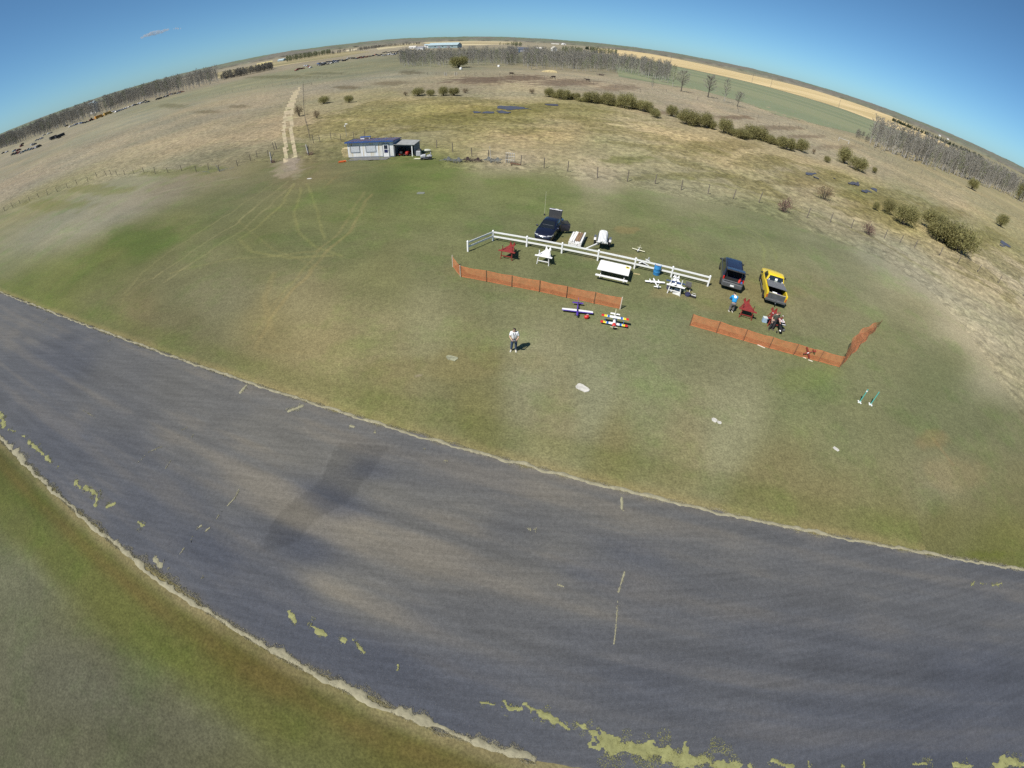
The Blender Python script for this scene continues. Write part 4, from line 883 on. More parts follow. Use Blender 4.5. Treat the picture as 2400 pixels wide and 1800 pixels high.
# ---------------------------------------------------------------- cattle
M_COW = mat('dark_cow_hide', (.035, .022, .016), rough=.7, noise=.4, nscale=2)
def ring(c, ry, rz, n=10, tilt=0.0): return [Vector((c[0]+tilt*rz*math.sin(2*math.pi*i/n), c[1]+ry*math.cos(2*math.pi*i/n), c[2]+rz*math.sin(2*math.pi*i/n))) for i in range(n)]
def cow_mesh(graze):
    m = MB()
    m.loft([ring((-.95, 0, 1.12), .10, .14), ring((-.85, 0, 1.08), .27, .30), ring((-.45, 0, 1.02), .33, .36), ring((.1, 0, .98), .36, .38), ring((.55, 0, 1.0), .30, .37), ring((.85, 0, 1.1), .20, .26)])
    hd = Vector((1.35, 0, .55)) if graze else Vector((1.35, 0, 1.38)); nk = Vector((.8, 0, 1.15))
    m.tube(nk, hd, .20, .13, 9); m.loft([ring(hd+Vector((-.08, 0, .03)), .10, .13), ring(hd+Vector((.1, 0, -.04)), .12, .13), ring(hd+Vector((.34, 0, -.16)), .08, .08), ring(hd+Vector((.42, 0, -.18)), .06, .05)])
    for s in (-1, 1):
        m.tube(hd+Vector((0, s*.1, .1)), hd+Vector((-.06, s*.28, .12)), .05, .02, 6)
        m.tube((.6, s*.2, .85), (.58, s*.18, .42), .12, .07, 7); m.tube((.58, s*.18, .42), (.62, s*.18, 0), .065, .055, 7)
        m.tube((-.72, s*.2, .95), (-.62, s*.2, .55), .16, .085, 7); m.tube((-.62, s*.2, .55), (-.78, s*.2, .48), .085, .07, 7); m.tube((-.78, s*.2, .48), (-.74, s*.2, 0), .065, .055, 7)
    m.tube((-.98, 0, 1.2), (-1.08, 0, .55), .03, .02, 5); return m
for i, (u, v, rz, g, l) in enumerate(((1198.5,176,.2,1,'dark brown cow grazing by the ponds fence, leftmost of the three'),(1297,184.5,3.3,1,'dark brown cow grazing in the middle of the far pasture'),(1377,191.5,2.9,0,'dark brown cow standing on the right of the far pasture'))):
    tag(cow_mesh(g).build('cow', M_COW, smooth=True, loc=flat(at(u, v)), rz=rz), l, 'cow', 'cattle in the far pasture')
# ---------------------------------------------------------------- wrecking yard rows
M_TYRE = mat('tyre_rubber', (.018, .018, .019), rough=.9); M_GLASS = mat('car_glass', (.012, .015, .018), rough=.08, spec=.7)
WC = [mat('faded_paint', c, rough=.55, noise=.3, nscale=1.2, metal=.1) for c in ((.33,.34,.37),(.48,.48,.50),(.07,.075,.09),(.16,.03,.025),(.06,.10,.20),(.55,.53,.50),(.03,.03,.032),(.10,.16,.18),(.26,.10,.06))]
def old_car(m, kind):
    b = MB(); L, W_ = (4.7, 1.75)
    prof = {0: [(-2.35,.3),(-2.35,.82),(-1.5,.92),(-1.1,1.38),(.35,1.4),(.95,.95),(2.2,.82),(2.35,.6),(2.35,.3)], 1: [(-2.35,.3),(-2.35,1.0),(-.6,1.02),(-.5,1.65),(.6,1.65),(1.0,1.08),(2.25,.98),(2.35,.7),(2.35,.3)], 2: [(-2.35,.3),(-2.3,1.7),(.7,1.78),(1.3,1.15),(2.2,.98),(2.35,.7),(2.35,.3)]}[kind]
    b.prism_y(prof, -W_/2, W_/2); b.mi = 1
    win = {0: [(-1.0,.96),(-.85,1.3),(.25,1.32),(.72,.98)], 1: [(-.42,1.08),(-.4,1.55),(.5,1.55),(.8,1.1)], 2: [(-2.1,1.1),(-2.1,1.6),(.6,1.65),(.95,1.15)]}[kind]
    b.prism_y(win, -W_/2-.01, W_/2+.01); b.mi = 2
    for x in (-1.4, 1.4):
        for s in (-1, 1): b.lathe([(.02, -.1), (.33, -.1), (.33, .1), (.02, .1)], (x, s*.8, .33), 10, 'Y')
    return b.build('wrecked_car', [m, M_GLASS, M_TYRE], bevel=.0)
CARS = [old_car(m, k) for m in WC for k in (0, 1, 2)]; used_c = set(); R.seed(77)
def wreck(u, v, col, kind=None, rz=None, label='old wrecked car in the rows along the far treeline', group='wrecked cars in the far rows', sc_=1.0):
    i = col*3 + (R.randrange(3) if kind is None else kind)
    o = CARS[i] if i not in used_c else CARS[i].copy()
    if i in used_c: COL.objects.link(o)
    used_c.add(i); p = at(u, v); o.location = flat(p); az_ = math.atan2(p.x, p.y)
    o.rotation_euler.z = (-az_ + R.choice((0, math.pi)) + R.gauss(.5, .35)) if rz is None else rz; o.scale = (sc_,)*3
    tag(o, label, 'car', group); return o
ZL = crop(0, 240, 300); ZM = crop(150, 180, 300); ZR = crop(600, 60, 400)
for x, y, c in ((60,880,6),(120,862,0),(230,905,6),(285,893,6),(340,878,3),(385,872,5),(430,852,7),(500,825,2),(545,815,7),(590,805,2),(640,785,1),(680,772,6),(250,848,7),(300,838,0),(330,835,3),(560,745,5),(600,735,2),(640,660,1),(690,640,6),(720,632,0),(765,570,0),(845,545,1),(890,530,6)): wreck(*ZL(x, y), c)
for x, y, c in ((1150,415,6),(1215,425,5),(1265,410,1),(1310,392,0),(1345,378,4),(1390,368,1),(1425,360,4),(1460,358,6),(1500,350,6)): wreck(*ZL(x, y), c)
for x, y, c in ((380,762,3),(385,732,6)): wreck(*ZL(x, y), c, 2)
for x, y, c in ((850,610,1),(880,600,0),(905,615,5),(940,600,5),(975,590,1),(1010,575,0),(1050,560,1),(1075,548,0),(1130,530,5),(1200,505,0),(1225,495,1),(1260,490,6),(1300,470,1),(1325,468,0),(1400,425,6),(1430,445,6),(1455,440,2),(1620,395,6),(1660,385,6),(1740,355,6),(1780,345,2),(1850,305,3),(1870,310,2),(1930,295,6),(2010,275,8),(2050,268,8)): wreck(*ZM(x, y), c)
wreck(*ZM(1358,455), 5, 2, label='white van standing at the end of the silver wrecks', group='white van'); wreck(*ZM(1982,292), 5, 2, label='white van between dark wrecks right of the tall trees', group='white vans far left')
for x0, y0, x1, y1, n, cs in ((790,500,1240,435,16,(0,1,2,6,4)),(800,522,1060,480,9,(5,1,6,2)),(1240,440,1390,420,6,(6,6,2,3)),(1390,410,1610,380,9,(3,6,8,2)),(1610,395,1830,370,8,(5,1,6,2)),(1640,355,2060,325,14,(2,6,0,6)),(1700,375,1990,350,8,(6,5,2)),(2060,320,2140,310,4,(6,0)),(510,580,620,560,4,(8,3,8)),(630,520,720,545,4,(5,1,3))):
    for i in range(n):
        k = (i+.5)/n; wreck(*ZR(x0+(x1-x0)*k+R.gauss(0, 3), y0+(y1-y0)*k+R.gauss(0, 5)), R.choice(cs))
for i, o in enumerate(CARS):
    if i not in used_c: bpy.data.objects.remove(o)
# two school buses, an orange loader and two black trailers among the wrecks
M_BUS = mat('school_bus_yellow', (.60, .27, .03), rough=.5, noise=.2, nscale=.8); M_ORANGE = mat('machine_orange', (.55, .18, .04), rough=.5, noise=.25)
def bus(u, v, rz, label, m, L=9.5):
    t = thing('school_bus', label, 'bus', flat(at(u, v)), rz)
    MB().prism_y([(-L/2, .5), (-L/2, 2.85), (-L/2+.25, 3.05), (L/2-1.7, 3.05), (L/2-1.5, 1.9), (L/2-.1, 1.75), (L/2, 1.4), (L/2, .5)], -1.2, 1.2).build('body', m, t, bevel=.08)
    for s in (-1, 1):
        for k in range(8): MB().box((-L/2+.9+k*.9, s*1.21, 2.25), (.7, .04, .6)).build('window', M_GLASS, t)
        for x in (-L*.27, L*.33): MB().lathe([(.05, -.14), (.5, -.14), (.5, .14), (.05, .14)], (x, s*1.08, .5), 14, 'Y').build('wheel', M_TYRE, t)
    MB().box((L/2-1.58, 0, 2.45), (.1, 2.1, .8), rot=Matrix.Rotation(-.16, 3, 'Y')).build('windscreen', M_GLASS, t); MB().box((L/2+.05, 0, .6), (.2, 2.4, .25)).build('bumper', M_TYRE, t)
pA = at(*ZL(1720, 268)); azb = math.atan2(pA.x, pA.y)
bus(*ZL(1722, 270), -azb+.42, 'orange yellow school bus parked beside the orange loader', M_BUS); bus(*ZL(1872, 212), -azb+.45, 'yellow school bus beside the silver wrecks', mat('old_bus_yellow', (.50, .30, .06), rough=.6, noise=.2))
t = thing('wheel_loader', 'orange loader with a dark red cab at the end of the buses', 'loader', flat(at(*ZL(1580, 318))), -azb+.5)
MB().box((-.8, 0, 1.4), (3.2, 1.6, 1.1), taper=.85).build('engine_cover', mat('dark_red_paint', (.16, .035, .02), rough=.6, noise=.3), t, bevel=.06); MB().box((.6, 0, 2.1), (1.3, 1.4, 1.7), taper=.9).build('cab', M_GLASS, t)
for s in (-1, 1): MB().beam((.9, s*.6, 1.5), (3.0, s*.6, .7), .2, .25).build('lift_arm', M_ORANGE, t)
MB().prism_y([(2.8, .2), (3.6, .15), (3.9, .5), (3.3, .5), (3.0, 1.3), (2.8, 1.2)], -1.2, 1.2).build('bucket', M_ORANGE, t)
for x in (-1.4, 1.4):
    for s in (-1, 1): MB().lathe([(.1, -.25), (.75, -.25), (.75, .25), (.1, .25)], (x, s*.95, .75), 14, 'Y').build('wheel', M_TYRE, t)
M_BLACKBOX = mat('black_trailer', (.022, .022, .025), rough=.6, noise=.3)
for x, y, L, l in ((930,640,6.0,'black box trailer left of the larger black trailer in the pasture'),(1045,612,8.0,'larger black box trailer standing alone in the pasture')):
    pA = at(*ZL(x, y)); t = thing('box_trailer', l, 'trailer', flat(pA), -math.atan2(pA.x, pA.y)+.5)
    MB().box((0, 0, 1.75), (L, 2.4, 2.2)).build('box', M_BLACKBOX, t, bevel=.05); MB().beam((L/2, 0, .6), (L/2+1.2, 0, .5), .2, .15).build('tongue', M_BLACKBOX, t)
    for xx in (-.6, .6):
        for s in (-1, 1): MB().lathe([(.05, -.12), (.42, -.12), (.42, .12), (.05, .12)], (xx-L*.1, s*1.1, .42), 12, 'Y').build('wheel', M_TYRE, t)
# long dark trailer rows at the hedge, seen as low boxes
for u, v, L in ((556,178.5,14),(537,183,12)): 
    pA = at(u, v); t = thing('box_trailer', 'long grey trailer parked against the hedge, %s one' % ('right' if u > 550 else 'left'), 'trailer', flat(pA), -math.atan2(pA.x, pA.y)+.3)
    MB().box((0, 0, 1.9), (L, 2.5, 2.4)).build('box', M_ROOFG, t, bevel=.05)
    for xx in (-L*.35, -L*.25, L*.35):
        for s in (-1, 1): MB().lathe([(.05, -.12), (.48, -.12), (.48, .12), (.05, .12)], (xx, s*1.1, .48), 12, 'Y').build('wheel', M_TYRE, t)
# ---- the small cloud
m, t_, b = new_mat('thin_cloud'); t_.nodes.remove(b); vol = t_.nodes.new('ShaderNodeVolumePrincipled'); vol.inputs['Density'].default_value = .010; vol.inputs['Color'].default_value = (1, 1, 1, 1); vol.inputs['Anisotropy'].default_value = .3
t_.links.new(vol.outputs[0], [n for n in t_.nodes if n.type == 'OUTPUT_MATERIAL'][0].inputs['Volume'])
for u, v, wpx, hpx, tl in ((363, 78, 26, 6.5, -.22), (415, 67, 7, 3.5, 0)):
    X, Y, Z = ray(u, v); D = 9000; c_ = Vector((float(X)*D, float(Y)*D, HCAM+float(Z)*D)); s = D*9e-4
    mb = MB(); rr_ = random.Random(u)
    for k in range(9 if wpx > 10 else 4):
        f = (k/(8 if wpx > 10 else 3))*2-1
        mb.ball((f*wpx*s, rr_.gauss(0, 4)*s, rr_.gauss(0, .8)*s), ((.30*wpx*(1-.5*abs(f)))*s, 8*s, hpx*(.75-.4*abs(f))*s), 14, 8)
    o = mb.build('cloud', m, smooth=True, loc=c_); az_ = math.atan2(c_.x, c_.y); o.rotation_euler = Euler((0, tl+.20, -az_)); o['kind'] = 'structure'
# ---------------------------------------------------------------- the flight line: fences, stands, models, vehicles
GR = math.radians(-18.0)                  # everything on the field is set out along this line
M_VINYL = mat('white_vinyl', (.78, .78, .77), rough=.42, noise=.06, nscale=2); M_NET = mat('orange_net', (.56, .19, .075), rough=.75, noise=.25, nscale=3); M_STAKE = mat('pale_stake', (.62, .56, .46), rough=.85, noise=.25, nscale=5)
M_REDPAINT = mat('red_stand_paint', (.235, .032, .024), rough=.6, noise=.3, nscale=4); M_WHITEPAINT = mat('white_board_paint', (.76, .75, .73), rough=.55, noise=.14, nscale=3); M_PADB = mat('dark_foam', (.05, .04, .04), rough=.9)
M_BLACKP = mat('black_plastic', (.022, .022, .024), rough=.5, noise=.2, nscale=3); M_STEEL = mat('bare_steel', (.32, .32, .33), rough=.4, metal=.7, noise=.2); M_RUST = mat('rusty_iron', (.16, .085, .05), rough=.85, noise=.4, nscale=6)
# white rail fence
PA, PB = Vector((-2.23, 36.9, 0)), Vector((15.84, 31.07, 0)); t = thing('rail_fence', 'white two-rail vinyl fence along the flight line with a short return at its left end', 'fence', PA)
pts = [Vector((-4.23, 34.55, 0))-PA] + [(PB-PA)*k/6 for k in range(7)]; FH = .99
for p in pts:
    b = MB(); a_ = GR; b.box(p+Vector((0, 0, FH/2-.02)), (.125, .125, FH+.04), rz=a_); b.box(p+Vector((0, 0, FH+.03)), (.15, .15, .06), rz=a_, taper=.45); b.build('post', M_VINYL, t)
for a, b_ in zip(pts[:-1], pts[1:]):
    d = (b_-a).normalized()*.064
    for z in (.86, .45): MB().beam(a+d+Vector((0, 0, z)), b_-d+Vector((0, 0, z)), .045, .14).build('rail', M_VINYL, t)
# orange net fences
def net_fence(name, label, bases, h, stakes=(), seed=1, bulge=.0, drop=None, loose=99):
    rr_ = random.Random(seed); o = bases[0]; t = thing(name, label, 'net fence', o); H_, V_ = MB(), MB(); L = [0]
    for a, b in zip(bases[:-1], bases[1:]): L.append(L[-1]+(b-a).length)
    def P(s, k):
        i = max(j for j in range(len(L)-1) if L[j] <= s+1e-6); f = (s-L[i])/(L[i+1]-L[i]); p = bases[i].lerp(bases[i+1], f)-o
        d = (bases[i+1]-bases[i]).normalized(); n = Vector((-d.y, d.x, 0)); sg = math.sin(math.pi*f)
        hh = h*(1 if drop is None else drop(s/L[-1])); z = .03+(hh-.03)*k - .06*sg*k
        g_ = (s-L[min(loose, len(L)-1)])/max(.1, L[-1]-L[min(loose, len(L)-2)])
        w_ = bulge*k*1.5*math.sin(math.pi*min(1, g_*1.05)) + .07*math.sin(s*2.3+k*4)*min(1, g_*5) if i >= loose else .012*math.sin(s*5+k*3)
        return p+n*w_+Vector((0, 0, z))
    nk = 14; ds = .11; ns = int(L[-1]/ds)
    for k in range(nk+1):
        z0 = k/nk*.96; z1 = z0+.028+(.03 if k in (0, nk) else 0)
        for i in range(0, ns, 3):
            a, b, c, d = P(i*ds, z0), P(min(L[-1], (i+3)*ds), z0), P(min(L[-1], (i+3)*ds), z1), P(i*ds, z1); H_.add([a, b, c, d], [(0, 1, 2, 3)])
    s = 0
    while s < L[-1]-.03:
        for k in range(4):
            a, b, c, d = P(s, k/4), P(s+.026, k/4), P(s+.026, (k+1)/4), P(s, (k+1)/4); off = Vector((.003, -.003, 0)); V_.add([a+off, b+off, c+off, d+off], [(0, 1, 2, 3)])
        s += .07
    H_.v += []; n0 = len(H_.v); H_.add(V_.v, V_.f); net = H_.build('net', M_NET, t)
    for i, p in enumerate(bases):
        q_ = p-o; hh = h*(1 if drop is None else drop(L[i]/L[-1]))
        if i in stakes: MB().beam(q_+Vector((0, -.04, -.1)), q_+Vector((0, -.04, hh+.08)), .07, .045).build('stake', M_STAKE, t)
        else: MB().tube(q_+Vector((-.01, -.05, -.1)), q_+Vector((-.01, -.05, hh+.04)), .024, .024, 6).build('stake', M_RUST, t)
    return t
a0 = at(*A(92, 597)); a1 = at(*A(1272, 836)); ks = [(A(285, 633)), (A(472, 670)), (A(676, 708)), (A(875, 752)), (A(1080, 795))]
LB_ = [Vector((-5.15, 31.75, 0)), a0] + [at(*k) for k in ks] + [a1]
net_fence('orange_net_fence', 'left orange net fence on stakes, in front of the rail fence and picnic table', LB_, .96, (0, 1, len(LB_)-1), 3)
RB_ = [at(*B2(x, y)) for x, y in ((205,748),(435,812),(666,880),(888,944),(1100,1002),(1316,1060),(1500,1110))]
RB_ += [RB_[-1]+(Vector((32.3, 27.6, 0))-RB_[-1])*k for k in (.2, .42, .62, .82, 1)]
net_fence('orange_net_fence', 'right orange net fence with a loose billowing end stretching away to the right', RB_, .98, (), 5, .42, lambda f: 1.0 if f < .55 else 1.05-.45*(f-.55), 6)
for x, y, x2, y2, l in ((790,912,855,940,'thin pale board under the net, left one'),(1175,1015,1210,1030,'thin pale board under the net, middle one'),(1228,1042,1265,1056,'thin pale board under the net, right one')):
    p, q_ = at(*B2(x, y)), at(*B2(x2, y2)); tag(MB().beam((0, 0, .03), q_-p+Vector((0, 0, .03)), .07, .03).build('board', M_STAKE, loc=p+Vector((.0, -.06, 0))), l+', at the foot of the right orange net', 'board')
# picnic table
p = (at(*S2(145, 250), .76)+at(*S2(790, 180), .76))/2; t = thing('picnic_table', 'white picnic table with a yellow sticker, beside the rail fence', 'table', (p.x, p.y, 0), GR)
mb = MB()
for i in range(7): mb.box((0, (i-3)*.252, .74), (2.52, .245, .04))
mb.build('tabletop', M_WHITEPAINT, t)
for s in (-1, 1):
    mb = MB(); [mb.box((0, s*1.22+k*.0, .44), (2.56, .25, .04)) for k in (0,)]; mb.build('bench', M_WHITEPAINT, t)
    for x in (-.95, .95):
        MB().beam((x, s*.25, .71), (x, s*.85, .0), .04, .10).build('leg', M_STEEL, t); MB().beam((x+.045, s*.3, .38), (x+.045, s*1.25, .40), .04, .09).build('bench_arm', M_STEEL, t)
st_ = MB().box((1.02, .48, .765), (.30, .34, .008)).build('sticker', mat('sticker_yellow', (.72, .60, .04), rough=.6), t)
mb = MB(); mb.prism([(.1*math.cos(a_)*(1+.5*math.cos(5*a_))*.8+1.03, .09*math.sin(a_)*(1+.4*math.cos(3*a_))+.5) for a_ in [i*math.pi/12 for i in range(24)]], .771, .775); mb.build('emblem', M_BLACKP, st_)
p = at(*S2(825, 330)); q_ = at(*S2(945, 352)); tag(MB().beam((0, 0, .04), q_-p+Vector((0, 0, .04)), .09, .05).build('board', mat('raw_lumber', (.42, .34, .17), rough=.85, noise=.25), loc=p), 'yellowish wooden board on the grass right of the picnic table', 'board')
# blue barrel
M_BARREL = mat('barrel_blue', (.025, .20, .47), rough=.45, noise=.12, nscale=3, dirt=(.03, .17, .36)); p = at(*S2(1252, 355)); t = thing('barrel', 'blue plastic barrel standing by the white rail fence', 'barrel', (p.x, p.y+.12, 0))
prof = [(.02, .0), (.25, .0), (.285, .03), (.285, .27), (.297, .29), (.285, .31), (.285, .58), (.297, .60), (.285, .62), (.285, .86), (.27, .90), (.25, .90), (.245, .55), (.02, .54)]
MB().lathe(prof, n=28).build('drum', M_BARREL, t, smooth=True); MB().lathe([(.20, .55), (.20, .62), (.05, .64)], n=20).build('bag_liner', mat('liner', (.03, .12, .25), rough=.4), t)
# assembly stands
def stand(label, x, y, m, pad, group=None, upright=.38, h=.76, rz=GR):
    t = thing('model_stand', label, 'stand', (x, y, 0), rz)
    top = [(-.72, -.11), (.72, -.11), (.72, .11), (.56, .13), (.20, 1.25), (.25, 1.36), (.25, 1.62), (.08, 1.62), (.05, 1.42), (-.05, 1.42), (-.08, 1.62), (-.25, 1.62), (-.25, 1.36), (-.20, 1.25), (-.56, .13), (-.72, .11)]
    MB().prism(top, h-.025, h).build('tabletop', m, t)
    for s in (-1, 1):
        MB().beam((s*.42, .17, h-.1), (s*.42, .17, h+upright), .055, .055).build('upright', m, t)
        MB().beam((s*.42, .02, h-.03), (s*.50, -.08, 0), .06, .045).build('leg', m, t); MB().beam((s*.12, 1.25, h-.03), (s*.34, 1.45, 0), .06, .045).build('leg', m, t)
        MB().prism_y([(s*.05, h), (s*.24, h), (s*.21, h+.24), (s*.14, h+.24)] if s > 0 else [(s*.24, h), (s*.05, h), (s*.14, h+.24), (s*.21, h+.24)], 1.40, 1.44).build('tail_cradle', m, t)
        MB().box((s*.42, .17, h+upright+.005), (.075, .075, .03)).build('pad', pad, t)
    MB().beam((-.44, .0, .30), (.44, .0, .30), .05, .06).build('brace', m, t); return t
stand('dark red model stand, leftmost on the flight line', -.88, 33.28, M_REDPAINT, M_PADB)
stand('empty white model stand right of the dark red one', 2.12, 32.66, M_WHITEPAINT, M_WHITEPAINT)
stand('red model stand beside the man in the blue jacket', 17.55, 26.62, M_REDPAINT, M_PADB, upright=.34)
stand('white model stand carrying the blue and white model', 12.3, 29.25, M_WHITEPAINT, M_WHITEPAINT, upright=.48)
stand('red model stand behind the man in the olive shirt', 19.72, 25.75, M_REDPAINT, M_WHITEPAINT, h=.72, rz=GR)
# model aircraft: local x = span, -y = nose
def wing(mb, span, chord, z, y, thick=.035, sweep=0.0, taper=.8, dih=.0, x0=0.0, x1=1.0, sides=(-1, 1)):
    """half-open loft of an airfoil between span fractions x0..x1 on both sides"""
    for s in sides:
        rings = []
        for f in (x0, x1):
            c_ = chord*(1-(1-taper)*f); X = s*span/2*f; Y = y+sweep*f; Z = z+dih*f*span/2
            rings.append([Vector((X, Y+c_*u_, Z+thick*v_)) for u_, v_ in ((-.5, .1), (-.38, .62), (-.1, .8), (.5, .05), (-.1, -.25), (-.38, -.3))])
        mb.loft(rings)
    return mb
def fuse(stations, n=10):
    return [[Vector((w_*math.cos(2*math.pi*i/n), y, z+h_*math.sin(2*math.pi*i/n))) for i in range(n)] for y, z, w_, h_ in stations]
def wheels(t, y, x, r, z0=None, leg=.16, m=M_BLACKP):
    for s in (-1, 1):
        MB().lathe([(.01, -.02), (r, -.02), (r, .02), (.01, .02)], (s*x, y, r), 10, 'X').build('wheel', m, t); MB().beam((s*x*.3, y, r+leg), (s*x*.94, y, r), .02, .012).build('gear_leg', M_STEEL, t)
def plane(name, label, loc, rz, span, length, chord, mf, mw, z=.22, spin=M_BLACKP, cat_='model aircraft', fr=.075, tail=None, prop=True, gear=True, wing2=None, canopy=None):
    t = thing(name, label, cat_, loc, rz); n0, n1 = -length*.36, length*.64; tail = tail or mf
    MB().loft(fuse([(n0, z, fr*.55, fr*.6), (n0+.06, z, fr*.95, fr), (n0+length*.25, z+.01, fr, fr*1.15), (n0+length*.5, z+.01, fr*.75, fr*.85), (n1-.12, z+.02, fr*.28, fr*.4), (n1, z+.02, fr*.15, fr*.3)])).build('fuselage', mf, t, smooth=True)
    w_ = wing(MB(), span, chord, z+.0, 0).build('wing', mw, t, smooth=False)
    if wing2: wing(MB(), span, chord*.45, z+.006, chord*-.28).build('leading_edge', wing2, w_)
    wing(MB(), span*.36, chord*.55, z+.03, n1-.14, .015).build('tailplane', tail, t)
    MB().prism_y([], 0, 0) if False else None
    mb = MB(); L = length*.2; q_ = [(n1-L, z+.04), (n1-L*.35, z+.04+L*.95), (n1+.04, z+.04+L*.95), (n1+.05, z+.0)]
    mb.add([(-.008, y, zz) for y, zz in q_]+[(.008, y, zz) for y, zz in q_], [(0, 1, 2, 3), (7, 6, 5, 4), (0, 4, 5, 1), (1, 5, 6, 2), (2, 6, 7, 3), (3, 7, 4, 0)]); mb.build('fin', tail, t)
    if prop:
        MB().lathe([(.004, -.07), (fr*.5, -.02), (fr*.55, .02)], (0, n0-.02, z), 10, 'Y').build('spinner', spin, t); MB().beam((-chord*.55, n0-.03, z), (chord*.55, n0-.03, z), .012, .035).build('propeller', spin, t)
    if canopy: MB().ball((0, n0+length*.33, z+fr*1.0), (fr*.7, length*.11, fr*.65), 10, 7).build('canopy', canopy, t, smooth=True)
    if gear: wheels(t, n0+length*.22, .15, .05)
    return t
M_PW = mat('model_white', (.80, .80, .79), rough=.4, noise=.05); M_PURPLE = mat('model_purple', (.075, .035, .30), rough=.35, noise=.15, nscale=2); M_MRED = mat('model_red', (.55, .03, .025), rough=.4); M_MYEL = mat('model_yellow', (.75, .60, .03), rough=.4); M_MBLUE = mat('model_blue', (.03, .13, .40), rough=.4); M_MNAVY = mat('model_navy', (.035, .065, .17), rough=.4, noise=.2); M_PCREAM = mat('model_cream', (.66, .64, .46), rough=.5, noise=.1)
plane('model_aircraft', 'purple and white model aircraft on the grass in front of the left net', (4.31, 25.68, 0), math.radians(-6.5), 2.15, 1.75, .36, M_PURPLE, M_PW, wing2=M_PURPLE, tail=M_PURPLE, canopy=M_GLASS)
plane('model_aircraft', 'small white and cream model aircraft on the lawn behind the rail fence', (10.93, 36.55, 0), math.radians(-25), 1.2, 1.0, .17, M_PW, M_PCREAM, z=.14, fr=.05, tail=M_PCREAM, prop=True)
# white twin-engined model, nose away from the camera
t = plane('model_aircraft', 'white twin-engined model aircraft on the grass near the barrel', (11.08, 30.72, 0), math.radians(180), 1.66, 1.5, .28, M_PW, M_PW, z=.17, fr=.07)
for s in (-1, 1): MB().loft(fuse([(-.36, .18, .03, .03), (-.30, .18, .05, .05), (.05, .18, .045, .045), (.22, .17, .015, .02)])).build('engine', M_PW, t, smooth=True, loc=(s*.36, 0, 0))
# white model lying behind the rail fence
t = plane('model_aircraft', 'white model aircraft with dark stripes just behind the rail fence', tuple(at(*S2(985, 145)))[:2]+(0,), math.radians(-55), 1.5, 1.35, .22, M_PW, M_PW, z=.16, fr=.06, tail=M_PW, wing2=M_BLACKP)
# blue and white model on its stand
t = plane('model_aircraft', 'blue and white model aircraft mounted on the white stand', (12.42, 29.72, .68), GR, 1.5, 1.45, .30, M_PW, M_MNAVY, z=.16, fr=.075, tail=M_PW, gear=False, canopy=M_GLASS)
# colourful biplane
t = thing('model_biplane', 'red, yellow and blue striped biplane at the right end of the left net', 'model aircraft', (6.73, 24.55, 0), math.radians(-12))
MB().loft(fuse([(-.62, .30, .10, .11), (-.55, .30, .125, .13), (-.30, .30, .12, .14), (.1, .30, .09, .12), (.75, .33, .03, .05), (.95, .34, .015, .04)])).build('fuselage', M_PW, t, smooth=True)
MB().loft(fuse([(-.68, .30, .09, .09), (-.64, .30, .135, .14), (-.42, .30, .13, .145)])).build('cowl', M_MRED, t, smooth=True)
MB().lathe([(.01, -.1), (.06, -.04), (.10, .0)], (0, -.69, .3), 12, 'Y').build('engine', M_BLACKP, t); MB().beam((-.25, -.74, .27), (.25, -.74, .33), .02, .05).build('propeller', M_PCREAM, t)
for z, y, sp_, nm in ((.20, -.16, 1.86, 'lower_wing'), (.62, .0, 1.86, 'upper_wing')):
    wg = wing(MB(), sp_, .27, z, y, .03, 0, .97, .0, 0, .40).build(nm, M_PW, t)
    for (f0, f1, m_) in ((.40, .56, M_MBLUE), (.56, .60, M_PW), (.60, .80, M_MYEL), (.80, 1.0, M_MRED)): [wing(MB(), sp_, .27, z, y, .03, 0, .97, .0, f0, f1, (s,)).build('wing_panel', m_, wg) for s in (-1, 1)]
for s in (-1, 1):
    for dy in (-.06, .08): MB().beam((s*.62, dy-.12, .215), (s*.62, dy, .62), .018, .012).build('strut', M_MBLUE, t)
    MB().beam((s*.1, -.06, .42), (s*.16, .0, .62), .018, .012).build('cabane_strut', M_MBLUE, t)
wing(MB(), .66, .2, .36, .82, .016).build('tailplane', M_PW, t); mb = MB(); q_ = [(.62, .36), (.78, .66), (.92, .70), (1.0, .36)]
mb.add([(-.01, y, z) for y, z in q_]+[(.01, y, z) for y, z in q_], [(0, 1, 2, 3), (7, 6, 5, 4), (0, 4, 5, 1), (1, 5, 6, 2), (2, 6, 7, 3), (3, 7, 4, 0)]); mb.build('fin', M_PCREAM, t); wheels(t, -.42, .2, .075, leg=.14)
# red model hung flat against the right net
na, nb = RB_[4], RB_[5]; nd = (nb-na).normalized(); nn_ = Vector((nd.y, -nd.x, 0))        # along the net, and out of it towards the runway
X_, Y_, Z_ = ray(*SO(838, 772)); rv = Vector((float(X_), float(Y_), float(Z_))); o3 = Vector((0, 0, HCAM)); k_ = (na-o3).dot(nn_)/rv.dot(nn_); hit = o3+rv*k_
t = plane('model_aircraft', 'small dark red model aircraft hung flat against the right orange net', tuple(hit+nn_*.07), 0, 1.0, .84, .15, M_REDPAINT, M_REDPAINT, z=0, fr=.045, gear=False, canopy=M_PW)
ax = (nd*.60 + Vector((0, 0, -.80))).normalized(); az3 = nn_; ay = az3.cross(ax)
t.matrix_world = Matrix(((ax.x, ay.x, az3.x, t.location.x), (ax.y, ay.y, az3.y, t.location.y), (ax.z, ay.z, az3.z, t.location.z), (0, 0, 0, 1)))
